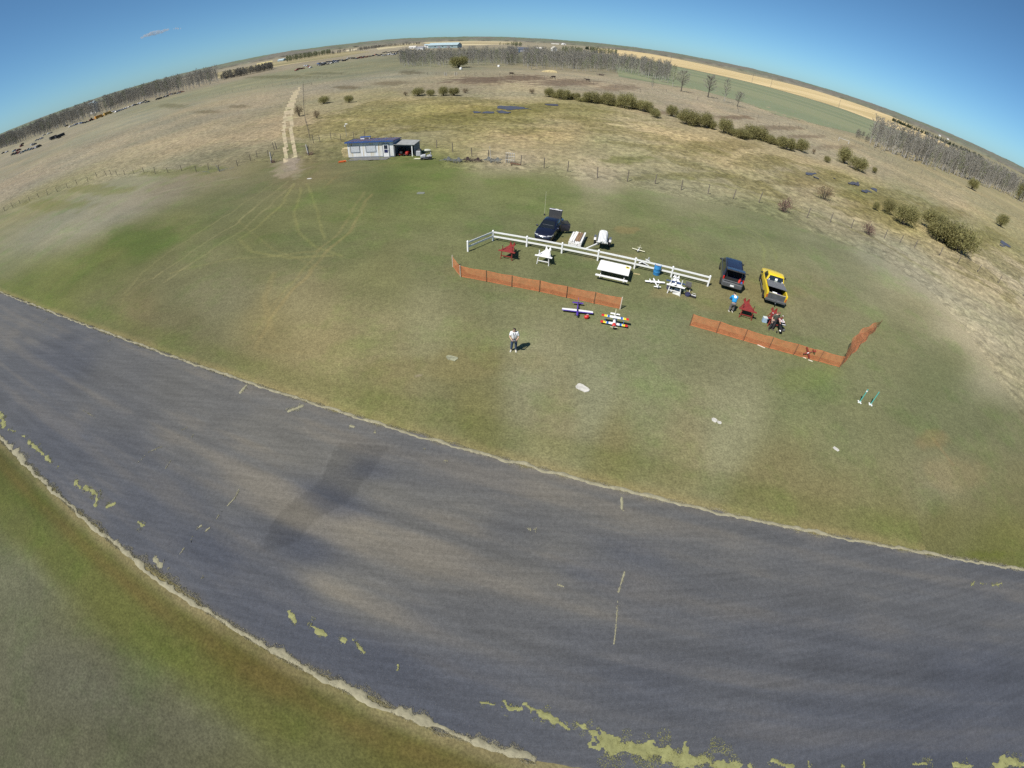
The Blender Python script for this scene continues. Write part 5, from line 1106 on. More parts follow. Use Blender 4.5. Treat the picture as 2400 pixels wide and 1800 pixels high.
# gear on the ground by the stands
def gear_box(label, x, y, rz, d, m, lid=None, cat_='box', handle=True, name='field_box'):
    t = thing(name, label, cat_, (x, y, 0), rz); MB().box((0, 0, d[2]/2), d).build('box', m, t, bevel=.012)
    if lid: MB().box((0, 0, d[2]+.015), (d[0]*1.03, d[1]*1.03, .03)).build('lid', lid, t, bevel=.008)
    if handle:
        mb = MB(); z = d[2]+.03; mb.path([(-d[0]*.35, 0, z), (-d[0]*.35, 0, z+.12), (d[0]*.35, 0, z+.12), (d[0]*.35, 0, z)], .012, 6); mb.build('handle', M_STEEL, t)
    return t
p = at(*S4(822, 740)); t = thing('fuel_can', 'red fuel container beside the purple model aircraft', 'fuel can', flat(p), .5)
MB().ball((0, 0, .16), (.19, .15, .16), 14, 9).build('can', M_MRED, t, smooth=True); MB().tube((-.06, .0, .28), (-.12, -.03, .36), .03, .025, 8).build('spout', M_BLACKP, t); MB().path([(-.02, 0, .3), (.02, 0, .36), (.12, 0, .33), (.13, 0, .26)], .015, 6).build('handle', M_PW, t)
S5 = crop(1550, 640, 90, 2133.0)
p = at(*S5(860, 1190)); t = thing('start_bench', 'white open frame box under the white stand', 'box', (p.x, p.y+.12, 0), math.radians(-32))
for s in (-1, 1): MB().box((0, s*.2, .16), (.52, .03, .32)).build('side_panel', M_WHITEPAINT, t)
MB().box((-.27, 0, .13), (.03, .43, .26)).build('end_panel', M_WHITEPAINT, t); MB().box((0, 0, .03), (.5, .36, .04)).build('bottom', M_BLACKP, t)
p = at(*S5(540, 1040)); t = thing('jug', 'white jug standing left of the white frame box', 'jug', (p.x, p.y+.05, 0)); MB().lathe([(.02, 0), (.08, 0), (.09, .05), (.09, .2), (.03, .28), (.03, .32), (.01, .33)], n=14).build('bottle', M_PW, t, smooth=True); MB().tube((0, 0, .32), (0, 0, .36), .035, .035, 10).build('cap', M_BLACKP, t)
p = at(*S5(1470, 1030)); t = thing('camp_chair', 'brown folding camp chair with a tan cushion beside the white stand', 'chair', (p.x, p.y+.2, 0), math.radians(150)); M_CANV = mat('brown_canvas', (.085, .06, .065), rough=.9, noise=.2)
MB().box((0, 0, .42), (.48, .45, .03)).build('seat', M_CANV, t); MB().box((0, .24, .70), (.48, .03, .45), rot=Matrix.Rotation(-.2, 3, 'X')).build('backrest', mat('grey_canvas', (.16, .155, .15), rough=.9), t); MB().box((0, -.06, .455), (.4, .26, .04)).build('cushion', mat('tan_cushion', (.40, .35, .27), rough=.9), t)
for sx in (-1, 1):
    for sy in (-1, 1): MB().tube((sx*.23, sy*.2, 0), (-sx*.1+sx*.3, -sy*.16, .42), .014, .014, 6).build('leg', M_STEEL, t)
p = at(*S5(1460, 1300)); t = thing('tote_bag', 'navy round tote on the grass in front of the camp chair', 'bag', (p.x, p.y+.1, 0)); MB().lathe([(.02, 0), (.19, 0), (.23, .12), (.24, .22), (.21, .22), (.2, .05), (.02, .04)], n=18).build('bag', mat('navy_cloth', (.045, .05, .12), rough=.85, noise=.25), t, smooth=True); MB().path([(-.2, 0, .2), (-.1, .02, .34), (.1, .02, .34), (.2, 0, .2)], .014, 6).build('handle', M_CANV, t)
p = at(*S5(1780, 1390)); t = gear_box('black tool box with a white tray, rightmost item on the grass', p.x, p.y+.1, math.radians(-25), (.42, .24, .2), M_BLACKP, None, 'tool box'); MB().box((0, -.04, .215), (.38, .06, .03)).build('tray', M_PW, t); 
p = at(*S5(1250, 1040)); t = gear_box('low green case in the shade right of the white stand', p.x, p.y+.1, math.radians(-10), (.36, .26, .14), mat('green_case', (.14, .18, .12), rough=.7), None, 'case')
p = at(*S5(430, 950)); t = gear_box('small dark case with a white front left of the white jug', p.x, p.y+.15, math.radians(20), (.3, .3, .3), mat('navy_case', (.06, .065, .11), rough=.7), M_BLACKP, 'case')
S8 = crop(1770, 710, 80, 1659.0)
p = at(*S8(450, 960)); t = gear_box('pale blue plastic box beside the man in the olive shirt', p.x, p.y+.12, math.radians(-12), (.36, .3, .40), mat('pale_blue_plastic', (.34, .47, .62), rough=.4, noise=.15), mat('pale_lid', (.55, .60, .58), rough=.4), 'box', False)
p = at(*S8(600, 985)); t = gear_box('dark blue bag between the pale blue box and the man', p.x, p.y+.1, .2, (.28, .26, .42), mat('dark_blue_bag', (.03, .03, .10), rough=.8, noise=.3), None, 'bag', True, 'gear_bag')
# black model with white number panels leaning off the right end of the red stand
M_MBLK = mat('model_black', (.02, .02, .022), rough=.4)
p = at(*S8(1315, 910), .70); t = thing('model_aircraft', 'black model aircraft with large white numbers, at the right end of the red stand', 'model aircraft', (p.x, p.y, .0), GR+math.radians(10))
w_ = MB().box((0, 0, .70), (.34, 1.05, .03)).build('wing', M_MBLK, t, bevel=.01)
def text_part(s, size, loc, rz, m, parent, name='number'):
    cu_ = bpy.data.curves.new('number', 'FONT'); cu_.body = s; cu_.size = size; cu_.extrude = .004; cu_.align_x = 'CENTER'; cu_.align_y = 'CENTER'; cu_.offset = .012
    o = bpy.data.objects.new('tmp', cu_); COL.objects.link(o); dg = bpy.context.evaluated_depsgraph_get(); me = bpy.data.meshes.new_from_object(o.evaluated_get(dg)); bpy.data.objects.remove(o); bpy.data.curves.remove(cu_)
    me.name = name; me.materials.clear(); me.materials.append(m); o = bpy.data.objects.new(name, me); COL.objects.link(o); o.parent = parent; o.location = loc; o.rotation_euler.z = rz; return o
text_part('50', .52, (.0, .12, .722), -math.pi/2, M_PW, w_); MB().box((-.02, -.44, .719), (.30, .07, .008)).build('stripe', M_PW, w_)
MB().loft(fuse([(-.75, .38, .06, .07), (-.6, .40, .1, .11), (-.2, .45, .1, .12), (.4, .5, .05, .07), (.7, .52, .02, .04)])).build('fuselage', M_MBLK, t, smooth=True, loc=(-.22, -.15, .02)); MB().box((-.22, .45, .6), (.5, .18, .015)).build('tailplane', M_MBLK, t)
for s in (-1, 1): MB().lathe([(.02, -.025), (.085, -.025), (.085, .025), (.02, .025)], (-.22+s*.2, -.62, .085), 12, 'X').build('wheel', M_BLACKP, t); MB().beam((-.22+s*.05, -.62, .36), (-.22+s*.19, -.62, .1), .02, .02).build('gear_leg', M_STEEL, t)
MB().ball((-.3, -.8, .36), (.07, .1, .06), 10, 7).build('spinner', M_PW, t, smooth=True)
p = at(*S8(1340, 1370)); t = thing('starter_motor', 'grey round starter on the grass below the black model', 'starter', flat(p)); MB().lathe([(.02, -.07), (.12, -.07), (.14, 0), (.12, .07), (.02, .07)], (0, 0, .13), 14, 'X').build('housing', mat('grey_plastic', (.12, .12, .125), rough=.5), t, smooth=True); MB().box((0, 0, .03), (.2, .18, .05)).build('foot', M_BLACKP, t)
# lumber pile, cart, slabs, pylons
t = thing('lumber_pile', 'stack of white boards with brown planks on top, behind the rail fence', 'lumber pile', (5.38, 37.55, 0), math.radians(-17)); rr_ = random.Random(9); M_BROWNB = mat('brown_plank', (.24, .15, .085), rough=.8, noise=.3)
for lay in range(4):
    mb = MB()
    for i in range(7):
        if lay == 3 and i in (3, 4, 5): continue
        mb.box((-.50+i*.165+rr_.gauss(0, .012), rr_.gauss(0, .07), .11+lay*.125), (.14, 2.3+rr_.gauss(0, .12), .10), rz=rr_.gauss(0, .015))
    mb.build('white_boards', M_WHITEPAINT, t)
mb = MB(); [mb.box((-.02+i*.15, .15, .115+3*.125), (.13, 1.9, .09), rz=rr_.gauss(0, .02)) for i in range(3)]; mb.build('brown_planks', M_BROWNB, t)
for y in (-.8, .8): MB().box((0, y, .03), (1.2, .1, .06)).build('bearer', M_BROWNB, t)
for y, z in ((-1.25, .22), (-1.22, .36)): MB().box((0, y, z), (1.15, .06, .08)).build('cross_rail', M_WHITEPAINT, t)
t = thing('cart', 'two-wheeled cart loaded with white pipes behind the rail fence', 'cart', (7.62, 37.15, 0), math.radians(-12)); mb = MB(); rr_ = random.Random(4)
for i in range(7): mb.tube((-.33+i*.11, -1.25+rr_.gauss(0, .08), .83+.10*(1-abs(i-3)/3.5)), (-.33+i*.11, 1.25+rr_.gauss(0, .1), .83+.10*(1-abs(i-3)/3.5)), .058, .058, 10)
for i in range(5): mb.tube((-.24+i*.12, -1.2+rr_.gauss(0, .08), .96+.05*(1-abs(i-2)/2)), (-.24+i*.12, 1.2, .96+.05*(1-abs(i-2)/2)), .058, .058, 10)
mb.build('pipes', M_PW, t, smooth=True); MB().box((0, 0, .70), (.95, 2.2, .07)).build('bed', M_STEEL, t); MB().beam((-.5, -1.05, .74), (.5, -1.05, .74), .05, .16).build('headboard', M_WHITEPAINT, t)
MB().beam((-.25, -.9, .62), (-1.35, -1.75, .22), .09, .09).build('tongue', M_WHITEPAINT, t); MB().beam((-.62, 0, .38), (.62, 0, .38), .07, .07).build('axle', M_STEEL, t)
for s in (-1, 1):
    wh = MB().lathe([(.27, -.075), (.37, -.075), (.385, 0), (.37, .075), (.27, .075)], (s*.68, 0, .385), 20, 'X').build('wheel', M_TYRE, t); MB().lathe([(.02, -.05), (.27, -.06), (.27, .06), (.02, .05)], (s*.68, 0, .385), 16, 'X').build('rim', M_STEEL, wh)
    MB().prism_y([(-.02, 0)]*0 or [(-.45, .62), (-.3, .80), (.3, .80), (.45, .62), (.42, .60), (.28, .77), (-.28, .77), (-.42, .60)], -.1, .1).build('mudguard', M_STEEL, t, loc=(s*.68, 0, .03), rz=math.pi/2)
M_CONC = mat('pale_concrete', (.50, .48, .43), rough=.95, noise=.3, nscale=5); M_CONCD = mat('mossy_concrete', (.26, .26, .17), rough=.95, noise=.5, nscale=5)
def slab(label, u, v, L, W_, m, rz, seed):
    p = at(u, v); rr_ = random.Random(seed); n = 14; poly = []
    for i in range(n):
        a_ = 2*math.pi*i/n; c_, s_ = math.cos(a_), math.sin(a_); k = 1/max(abs(c_), abs(s_))**.7*(.86+.22*rr_.random()); poly.append((c_*L/2*k, s_*W_/2*k))
    return tag(MB().prism(poly, .0, .045).build('concrete_slab', m, loc=flat(p), rz=rz), label, 'slab')
slab('mossy half-overgrown concrete slab left of the standing man', 1059, 840, .75, .42, M_CONCD, GR, 1); slab('large pale concrete slab in the lawn below the striped biplane', 1365, 910, .80, .50, M_CONC, GR-.3, 2)
slab('left slab of the two small pale slabs in the lawn', 1674, 985, .34, .30, M_CONC, GR-.4, 3); slab('right slab of the two small pale slabs in the lawn', 1686, 991, .26, .22, M_CONC, GR, 4); slab('lone small pale slab farthest right in the lawn', 1959, 1053, .42, .22, M_CONC, GR-.5, 5)
slab('flat white board on the bare ground by the dirt track', 725, 419, .75, .4, M_CONC, -.1, 6); slab('flat grey disc in the lawn behind the sedan, to its left', 986, 453, 1.0, .8, mat('grey_disc', (.16, .17, .14), rough=.9), 0, 7)
M_TEAL = mat('teal_pole', (.10, .42, .36), rough=.4, noise=.1)
for (x, y), l in (((23.32, 17.83), 'left teal marker pole with a white cap, standing on a white foot'), ((24.25, 17.64), 'right teal marker pole standing on a white foot')):
    t = thing('marker_pole', l, 'pole', (x, y, 0)); MB().tube((0, 0, .05), (0, 0, 1.19), .038, .038, 10).build('pole', M_TEAL, t, smooth=True)
    for a_ in (0, math.pi/2): MB().box((0, 0, .03+.004*a_), (.34, .07, .05), rz=a_+.3).build('foot', M_PW, t)
    if 'cap' in l: MB().tube((0, 0, 1.0), (0, 0, 1.09), .055, .055, 10).build('collar', M_PW, t)
# ---------------------------------------------------------------- vehicles
def body_ring(x, z0, zb, hw, crown=.04):
    P = [(-hw*.88, z0), (-hw*.97, z0+.10), (-hw, z0+.28*(zb-z0)+.05), (-hw, zb-.16), (-hw*.965, zb-.05), (-hw*.86, zb), (-hw*.45, zb+crown*.8), (0, zb+crown)]
    P += [(-y, z) for y, z in P[-2::-1]]; return [Vector((x, y, z)) for y, z in P]
def house_ring(z, xr, xf, hw, rc=.12):
    out = []
    for sx, sy, cx, cy_ in ((1, 1, xf, hw), (-1, 1, xr, hw), (-1, -1, xr, -hw), (1, -1, xf, -hw)):
        for k in range(3):
            a_ = (k/2)*math.pi/2; c_, s_ = (math.cos(a_), math.sin(a_)) if sx*sy > 0 else (math.sin(a_), math.cos(a_))
            out.append(Vector((cx-sx*rc+sx*rc*c_, cy_-sy*rc+sy*rc*s_, z)))
    return out
def car_wheels(t, xs, hw, r, m_rim):
    for x in xs:
        for s in (-1, 1):
            w_ = MB().lathe([(r*.62, -.105), (r*.93, -.11), (r, -.07), (r, .07), (r*.93, .11), (r*.62, .105)], (x, s*(hw-.10), r), 22, 'Y').build('wheel', M_TYRE, t, smooth=True)
            MB().lathe([(.02, -.08), (r*.62, -.095), (r*.62, .095), (.02, .08)], (x, s*(hw-.10), r), 18, 'Y').build('rim', m_rim, w_)
def mirrors(t, x, hw, z, m):
    for s in (-1, 1): MB().box((x, s*(hw+.13), z), (.14, .22, .15), taper=.85).build('mirror', m, t, bevel=.03)
def side_windows(t, quads, hw_lo, hw_hi):
    for (x0, x1, x2, x3, z0, z1) in quads:      # lower rear, lower front, upper front, upper rear
        for s in (-1, 1):
            a, b = s*(hw_lo+.006), s*(hw_hi+.006); MB().add([(x0, a, z0), (x1, a, z0), (x2, b, z1), (x3, b, z1), (x0, a-s*.02, z0), (x1, a-s*.02, z0), (x2, b-s*.02, z1), (x3, b-s*.02, z1)], [(0, 1, 2, 3), (7, 6, 5, 4), (0, 4, 5, 1), (1, 5, 6, 2), (2, 6, 7, 3), (3, 7, 4, 0)]).build('side_window', M_GLASS, t)
def screen(t, name, x0, z0, hw0, x1, z1, hw1, m, off):
    n = Vector((z1-z0, 0, -(x1-x0))).normalized()*off
    q_ = [Vector((x0, -hw0, z0)), Vector((x0, hw0, z0)), Vector((x1, hw1, z1)), Vector((x1, -hw1, z1))]
    return MB().add([p+n for p in q_]+[p-n*.6 for p in q_], [(0, 1, 2, 3), (7, 6, 5, 4), (0, 4, 5, 1), (1, 5, 6, 2), (2, 6, 7, 3), (3, 7, 4, 0)]).build(name, m, t)
M_NAVYCAR = mat('dark_navy_car_paint', (.012, .014, .032), rough=.28, metal=.25, coat=.8, noise=.15, nscale=1.5); M_SUVP = mat('dark_blue_van_paint', (.020, .026, .055), rough=.32, metal=.2, coat=.7, noise=.15, nscale=1.5); M_YELC = mat('yellow_truck_paint', (.72, .52, .02), rough=.35, coat=.5, noise=.07, nscale=2)
M_LAMP = mat('headlamp', (.62, .64, .66), rough=.15, spec=.8); M_TAIL = mat('tail_lamp', (.50, .018, .015), rough=.2, spec=.7); M_CHROME = mat('chrome', (.60, .60, .62), rough=.15, metal=.9); M_RIM = mat('alloy_rim', (.34, .34, .35), rough=.35, metal=.7); M_DARKIN = mat('dark_interior', (.008, .008, .009), rough=.9); M_GREYPL = mat('grey_bumper_plastic', (.085, .088, .092), rough=.6, noise=.3, nscale=4)
# --- sedan: +x = front
t = thing('sedan', 'dark navy sedan with its trunk lid and a rear door open', 'car', (2.88, 39.0, 0), math.radians(251))
MB().loft([body_ring(*s) for s in ((-2.26,.42,.70,.62),(-2.20,.28,.92,.78),(-1.95,.20,.98,.86),(-1.2,.19,1.0,.88),(0,.18,.97,.88),(.9,.18,.95,.88),(1.5,.19,.88,.87),(2.0,.22,.76,.82),(2.2,.26,.64,.70),(2.27,.34,.52,.55))]).build('body', M_NAVYCAR, t, smooth=True)
MB().loft([house_ring(.93, -1.62, .98, .80), house_ring(1.20, -1.22, .48, .70, .14), house_ring(1.38, -.82, .12, .60, .16)]).build('cabin', M_NAVYCAR, t, smooth=True)
MB().loft([house_ring(1.375, -.84, .16, .60, .16), house_ring(1.425, -.74, .02, .52, .2), house_ring(1.44, -.6, -.12, .36, .2)]).build('roof', M_NAVYCAR, t, smooth=True)
screen(t, 'windscreen', .965, .955, .68, .15, 1.375, .52, M_GLASS, .018); screen(t, 'rear_window', -1.60, .965, .66, -.86, 1.365, .52, M_GLASS, -.018)
side_windows(t, ((-.72,.62,.08,-.62,.98,1.32),(-1.28,-.80,-.70,-.82,.98,1.32)), .785, .635)
MB().beam((.62,-.5,1.155),(.62,.5,1.155),.02,.02).build('mirror_strip', M_STEEL, t)
for s in (-1, 1):
    MB().prism([(2.14, s*.42), (2.19, s*.50), (2.02, s*.79), (1.66, s*.86), (1.80, s*.70)] if s > 0 else [(1.80, s*.70), (1.66, s*.86), (2.02, s*.79), (2.19, s*.50), (2.14, s*.42)], .62, .735).build('headlight', M_LAMP, t)
    MB().box((-2.21, s*.62, .78), (.1, .3, .18)).build('taillight', M_TAIL, t, bevel=.02)
    MB().beam((.96, s*.71, .965), (.16, s*.555, 1.385), .05, .04).build('pillar', M_NAVYCAR, t); MB().box((.86, s*.3, 1.0), (.5, .02, .015), rz=s*.5).build('wiper', M_BLACKP, t)
mb = MB(); mb.path([(2.20,-.42,.66),(2.27,-.2,.585),(2.29,0,.565),(2.27,.2,.585),(2.20,.42,.66)], .022, 6); mb.build('grille_trim', M_CHROME, t); MB().box((2.27, 0, .615), (.04, .17, .10)).build('badge', M_CHROME, t, bevel=.02)
mb = MB(); mb.path([(2.14,-.62,.36),(2.28,-.25,.30),(2.29,.25,.30),(2.14,.62,.36)], .025, 6); mb.build('bumper_trim', M_CHROME, t); MB().box((2.25, 0, .42), (.06, .9, .12)).build('grille', M_BLACKP, t)
lid = thing('tmp', '', '') if False else None
MB().add([(-1.62,-.62,1.0),(-1.62,.62,1.0),(-1.83,.64,1.78),(-1.83,-.64,1.78),(-1.70,-.62,.98),(-1.70,.62,.98),(-1.98,.64,1.74),(-1.98,-.64,1.74)], [(0,1,2,3),(7,6,5,4),(0,4,5,1),(1,5,6,2),(2,6,7,3),(3,7,4,0)]).build('trunk_lid', M_BLACKP, t, bevel=.02)
MB().box((-1.9, 0, 1.80), (.26, 1.28, .10)).build('lid_edge', mat('silver_grey_paint', (.22, .22, .24), rough=.3, metal=.3), t, bevel=.03); MB().box((-1.9, .1, 1.857), (.1, .3, .012)).build('number_plate', M_PW, t)
MB().box((-1.95, 0, .985), (.5, 1.2, .06)).build('trunk_opening', M_DARKIN, t)
d = MB(); R_ = Matrix.Rotation(math.radians(62), 3, 'Z'); hx, hy = -.42, .895
def dpt(a_, z, inn=0): v_ = R_ @ Vector((-a_, inn, 0)); return Vector((hx, hy, z)) + Vector((v_.x, -v_.y if False else abs(v_.y), 0))
door = MB().prism_y([(0,.28),(-.88,.30),(-.95,.62),(-.95,.97),(0,.97)], -.05, .02).build('rear_door', M_NAVYCAR, t, loc=(hx, hy+.02, 0), rz=math.radians(-62)); 
MB().path([(-.02,-.02,.97),(-.06,-.1,1.34),(-.66,-.1,1.33),(-.93,-.02,.97)], .022, 6).build('door_frame', M_NAVYCAR, door); MB().prism_y([(-.06,.99),(-.09,1.31),(-.64,1.31),(-.88,.99)], -.062, -.05).build('door_glass', M_GLASS, door)
mirrors(t, .72, .86, 1.0, M_NAVYCAR); car_wheels(t, (-1.35, 1.36), .88, .32, M_RIM)
MB().tube((-.80, -.55, 1.40), (-1.05, -.62, 1.95), .006, .004, 5).build('antenna', M_BLACKP, t)
# the tall whip pole on the grass by the sedan
p = at(*S1(425, 225)); t = thing('flag_pole', 'thin yellowish fibreglass rod planted left of the navy sedan', 'rod', flat(p)); MB().tube((0, 0, 0), (0, 0, 2.6), .016, .010, 6).build('rod', M_PCREAM, t); MB().box((0, 0, .1), (.2, .2, .14), taper=.5).build('base', M_BLACKP, t)
# --- van with its hatch up; +x = front, seen from behind
t = thing('minivan', 'dark blue van with its rear hatch raised and a red jug in the back', 'van', (18.6, 32.92, 0), math.radians(70))
MB().loft([body_ring(*s) for s in ((-2.44,.40,.80,.86),(-2.36,.30,1.0,.89),(-1.5,.26,1.05,.92),(0,.24,1.05,.92),(1.2,.24,1.06,.92),(1.8,.26,1.02,.90),(2.25,.3,.86,.82),(2.42,.38,.62,.62))]).build('body', M_SUVP, t, smooth=True)
MB().loft([house_ring(1.0, -1.62, 1.62, .87, .1), house_ring(1.4, -1.58, 1.05, .80, .12), house_ring(1.66, -1.5, .60, .73, .15)]).build('cabin', M_SUVP, t, smooth=True)
rf = MB().loft([house_ring(1.655, -1.52, .62, .74, .15), house_ring(1.72, -1.48, .45, .66, .18), house_ring(1.735, -1.4, .3, .5, .2)]).build('roof', M_SUVP, t, smooth=True)
for s in (-1, 1):
    MB().loft([[Vector((x, s*y, z)) for x, y, z in ((-2.38,.90,z_),(-2.38,.80,z_),(-1.5-(1-k)*.75,.76-.02*k,z_),(-1.5-(1-k)*.75,.885-.12*k,z_))] for k, z_ in ((0, .95), (.35, 1.2), (.75, 1.5), (1, 1.67))]).build('rear_pillar', M_SUVP, t)
    MB().box((-2.36, s*.845, 1.10), (.12, .12, .30)).build('taillight', M_TAIL, t, bevel=.02)
    MB().beam((-1.3, s*.68, 1.745), (.2, s*.68, 1.745), .035, .03).build('roof_rail', M_BLACKP, t); MB().prism([(1.95, s*.5), (2.3, s*.48), (2.12, s*.82), (1.9, s*.86)] if s > 0 else [(1.9, s*.86), (2.12, s*.82), (2.3, s*.48), (1.95, s*.5)], .76, .87).build('headlight', M_LAMP, t)
MB().box((-1.97, 0, .975), (.9, 1.5, .16)).build('cargo_floor', M_DARKIN, t); MB().box((-1.655, 0, 1.3), (.04, 1.42, .62)).build('cargo_recess', M_DARKIN, t)
MB().loft([[Vector((-2.62, y, z)) for y, z in ((-.86,.42),(.86,.42),(.86,.82),(-.86,.82))], [Vector((-2.30, y, z)) for y, z in ((-.92,.40),(.92,.40),(.92,.98),(-.92,.98))]]).build('rear_bumper', M_GREYPL, t, bevel=.05)
MB().box((-2.42, 0, .955), (.34, 1.62, .05)).build('load_sill', M_GREYPL, t, bevel=.015)
hat = MB().loft([[Vector((x, y, z)) for y in (-w_, w_) for x, z in (((x0, z0), (x1, z1)) if y < 0 else ((x1, z1), (x0, z0)))] for x0, z0, x1, z1, w_ in ((-1.50,1.70,-1.50,1.76,.70), (-2.0,1.86,-2.0,1.93,.76), (-2.48,1.90,-2.50,1.99,.78))]).build('hatch', M_SUVP, t); MB().box((-2.50, 0, 1.91), (.06, 1.62, .09)).build('hatch_edge', M_BLACKP, hat, bevel=.02)
screen(t, 'hatch_window', -1.62, 1.775, .58, -2.22, 1.942, .62, M_GLASS, -.012)
for s in (-1, 1): MB().tube((-1.6, s*.72, 1.45), (-2.1, s*.74, 1.86), .015, .015, 6).build('gas_strut', M_BLACKP, t)
MB().beam((-2.5, -.80, 1.93), (-2.44, -1.08, 1.9), .04, .04).build('hatch_handle', M_BLACKP, t)
screen(t, 'windscreen', 1.58, 1.06, .78, .64, 1.64, .64, M_GLASS, .02); side_windows(t, ((-1.45,-.5,-.5,-1.4,1.12,1.55),(-.42,.45,.42,-.42,1.12,1.55),(.53,1.25,.62,.5,1.12,1.55)), .855, .765)
mirrors(t, 1.22, .90, 1.12, M_BLACKP); car_wheels(t, (-1.5, 1.45), .92, .33, M_RIM); MB().box((-2.63, 0, .62), (.02, .32, .14)).build('number_plate', M_PW, t)
p = Vector((18.6, 32.92, 0)) + Matrix.Rotation(math.radians(70), 3, 'Z') @ Vector((-2.42, -.52, 0)); j = thing('fuel_jug', 'red plastic fuel jug on the rear sill of the dark blue van', 'fuel jug', (p.x, p.y, .98), .6)
MB().box((0, 0, .14), (.26, .18, .28), taper=.8).build('jug', mat('jug_red', (.62, .05, .035), rough=.4), j, bevel=.03); MB().path([(-.08, 0, .28), (-.06, 0, .35), (.06, 0, .35), (.08, 0, .28)], .018, 6).build('handle', M_MRED, j); MB().tube((.1, 0, .26), (.15, 0, .34), .025, .02, 8).build('spout', M_BLACKP, j)
p = Vector((18.6, 32.92, 0)) + Matrix.Rotation(math.radians(70), 3, 'Z') @ Vector((-2.45, -.72, 0)); gear_box('small blue case beside the red jug in the van', p.x, p.y, 1.0, (.18, .14, .10), M_MBLUE, None, 'case', False).location.z = .98
# --- yellow pickup; +x = front
t = thing('pickup_truck', 'yellow pickup truck with a half-open grey bed cover', 'pickup truck', (22.13, 31.36, 0), math.radians(70)); hw = .93
MB().loft([body_ring(*s) for s in ((-.28,.42,1.12,hw),(.0,.40,1.14,hw),(1.0,.40,1.15,hw),(1.35,.42,1.12,hw),(2.3,.46,1.05,hw*.97),(2.55,.5,.92,hw*.92),(2.62,.56,.72,hw*.85))]).build('body', M_YELC, t, smooth=True)
for s in (-1, 1): MB().loft([[Vector((x, s*y, z)) for y, z in ((hw,.48),(hw,1.10),(hw-.03,1.17),(hw-.16,1.17),(hw-.17,.62),(hw-.10,.48))] for x in (-2.52, -1.4, -.28)]).build('bed_side', M_YELC, t)
MB().box((-1.40, 0, .60), (2.24, 1.52, .06)).build('bed_floor', M_DARKIN, t); MB().box((-.30, 0, .86), (.05, 1.52, .5)).build('bed_front', M_BLACKP, t)
MB().loft([house_ring(1.08, -.36, 1.42, .86, .1), house_ring(1.4, -.30, .98, .78, .12), house_ring(1.66, -.22, .66, .70, .14)]).build('cabin', M_YELC, t, smooth=True)
MB().loft([house_ring(1.655, -.26, .70, .72, .15), house_ring(1.71, -.20, .58, .66, .18), house_ring(1.73, -.1, .4, .5, .2)]).build('roof', M_YELC, t, smooth=True)
rw = screen(t, 'rear_window', -.362, 1.12, .73, -.232, 1.62, .60, M_GLASS, -.022); screen(t, 'windscreen', 1.36, 1.12, .74, .70, 1.63, .60, M_GLASS, .02)
side_windows(t, ((-.18,1.02,.66,-.12,1.14,1.58),), .855, .735)
MB().box((-.345, -.02, 1.42), (.02, .22, .18), rot=Matrix.Rotation(.25, 3, 'Y')).build('sticker', M_PW, rw); MB().box((-.37, -.02, 1.25), (.02, .26, .05), rot=Matrix.Rotation(.25, 3, 'Y')).build('sticker', mat('pale_green_label', (.45, .50, .40), rough=.6), rw)
for s in (-1, 1): MB().box((-.36, s*.6, 1.30), (.02, .07, .12), rot=Matrix.Rotation(.25, 3, 'Y')).build('sticker', M_PW, rw)
M_COVER = mat('grey_bed_cover', (.135, .14, .15), rough=.65, noise=.18, nscale=5)
cv = MB().add([(-.33,-.80,1.20),(-.33,.80,1.20),(-1.78,.84,1.30),(-1.78,-.84,1.30),(-.33,-.80,1.23),(-.33,.80,1.23),(-1.78,.84,1.34),(-1.78,-.84,1.34)], [(3,2,1,0),(4,5,6,7),(0,1,5,4),(1,2,6,5),(2,3,7,6),(3,0,4,7)]).build('bed_cover', M_COVER, t); MB().box((-.34, 0, 1.225), (.05, 1.64, .04)).build('cover_edge', M_STEEL, cv)
MB().box((-2.50, 0, .84), (.07, 1.50, .52)).build('tailgate', M_GREYPL, t, bevel=.015); MB().box((-2.50, 0, 1.115), (.085, 1.50, .03)).build('tailgate_cap', mat('tan_trim', (.42, .38, .24), rough=.6), t)
for s in (-1, 1):
    MB().box((-2.47, s*.845, .83), (.13, .165, .70)).build('corner_post', M_YELC, t, bevel=.02); MB().box((-2.545, s*.85, .78), (.03, .12, .30)).build('taillight', mat('amber_red_lamp', (.42, .10, .03), rough=.3), t)
    MB().beam((-.9, s*(hw+.05), .42), (1.0, s*(hw+.05), .42), .07, .05).build('side_step', M_STEEL, t); MB().prism([(2.2, s*.55), (2.6, s*.5), (2.58, s*.80), (2.3, s*.86)] if s > 0 else [(2.3, s*.86), (2.58, s*.80), (2.6, s*.5), (2.2, s*.55)], .74, .92).build('headlight', M_LAMP, t)
MB().box((-2.60, 0, .52), (.20, 1.80, .20)).build('rear_bumper', M_GREYPL, t, bevel=.03); MB().box((-2.62, .05, .665), (.06, .34, .03)).build('bumper_step', M_STEEL, t); MB().beam((-2.65, 0, .42), (-2.95, 0, .40), .07, .06).build('tow_bar', M_BLACKP, t); MB().ball((-2.93, 0, .47), .045, 10, 7).build('tow_ball', M_CHROME, t)
mirrors(t, .95, .95, 1.2, M_BLACKP); car_wheels(t, (-1.55, 1.62), hw, .36, M_STEEL)
Rp = Matrix.Rotation(math.radians(70), 3, 'Z'); p = Vector((22.13, 31.36, 0)) + Rp @ Vector((-2.30, .22, 0)); gear_box('white box on top of a case in the open bed of the yellow pickup', p.x, p.y, math.radians(-20), (.40, .20, .48), M_PW, None, 'box', False).location.z = .635
p = Vector((22.13, 31.36, 0)) + Rp @ Vector((-2.2, -.18, 0)); gear_box('purple case in the open bed of the yellow pickup', p.x, p.y, math.radians(-20), (.34, .26, .36), M_PURPLE, None, 'case', False).location.z = .635
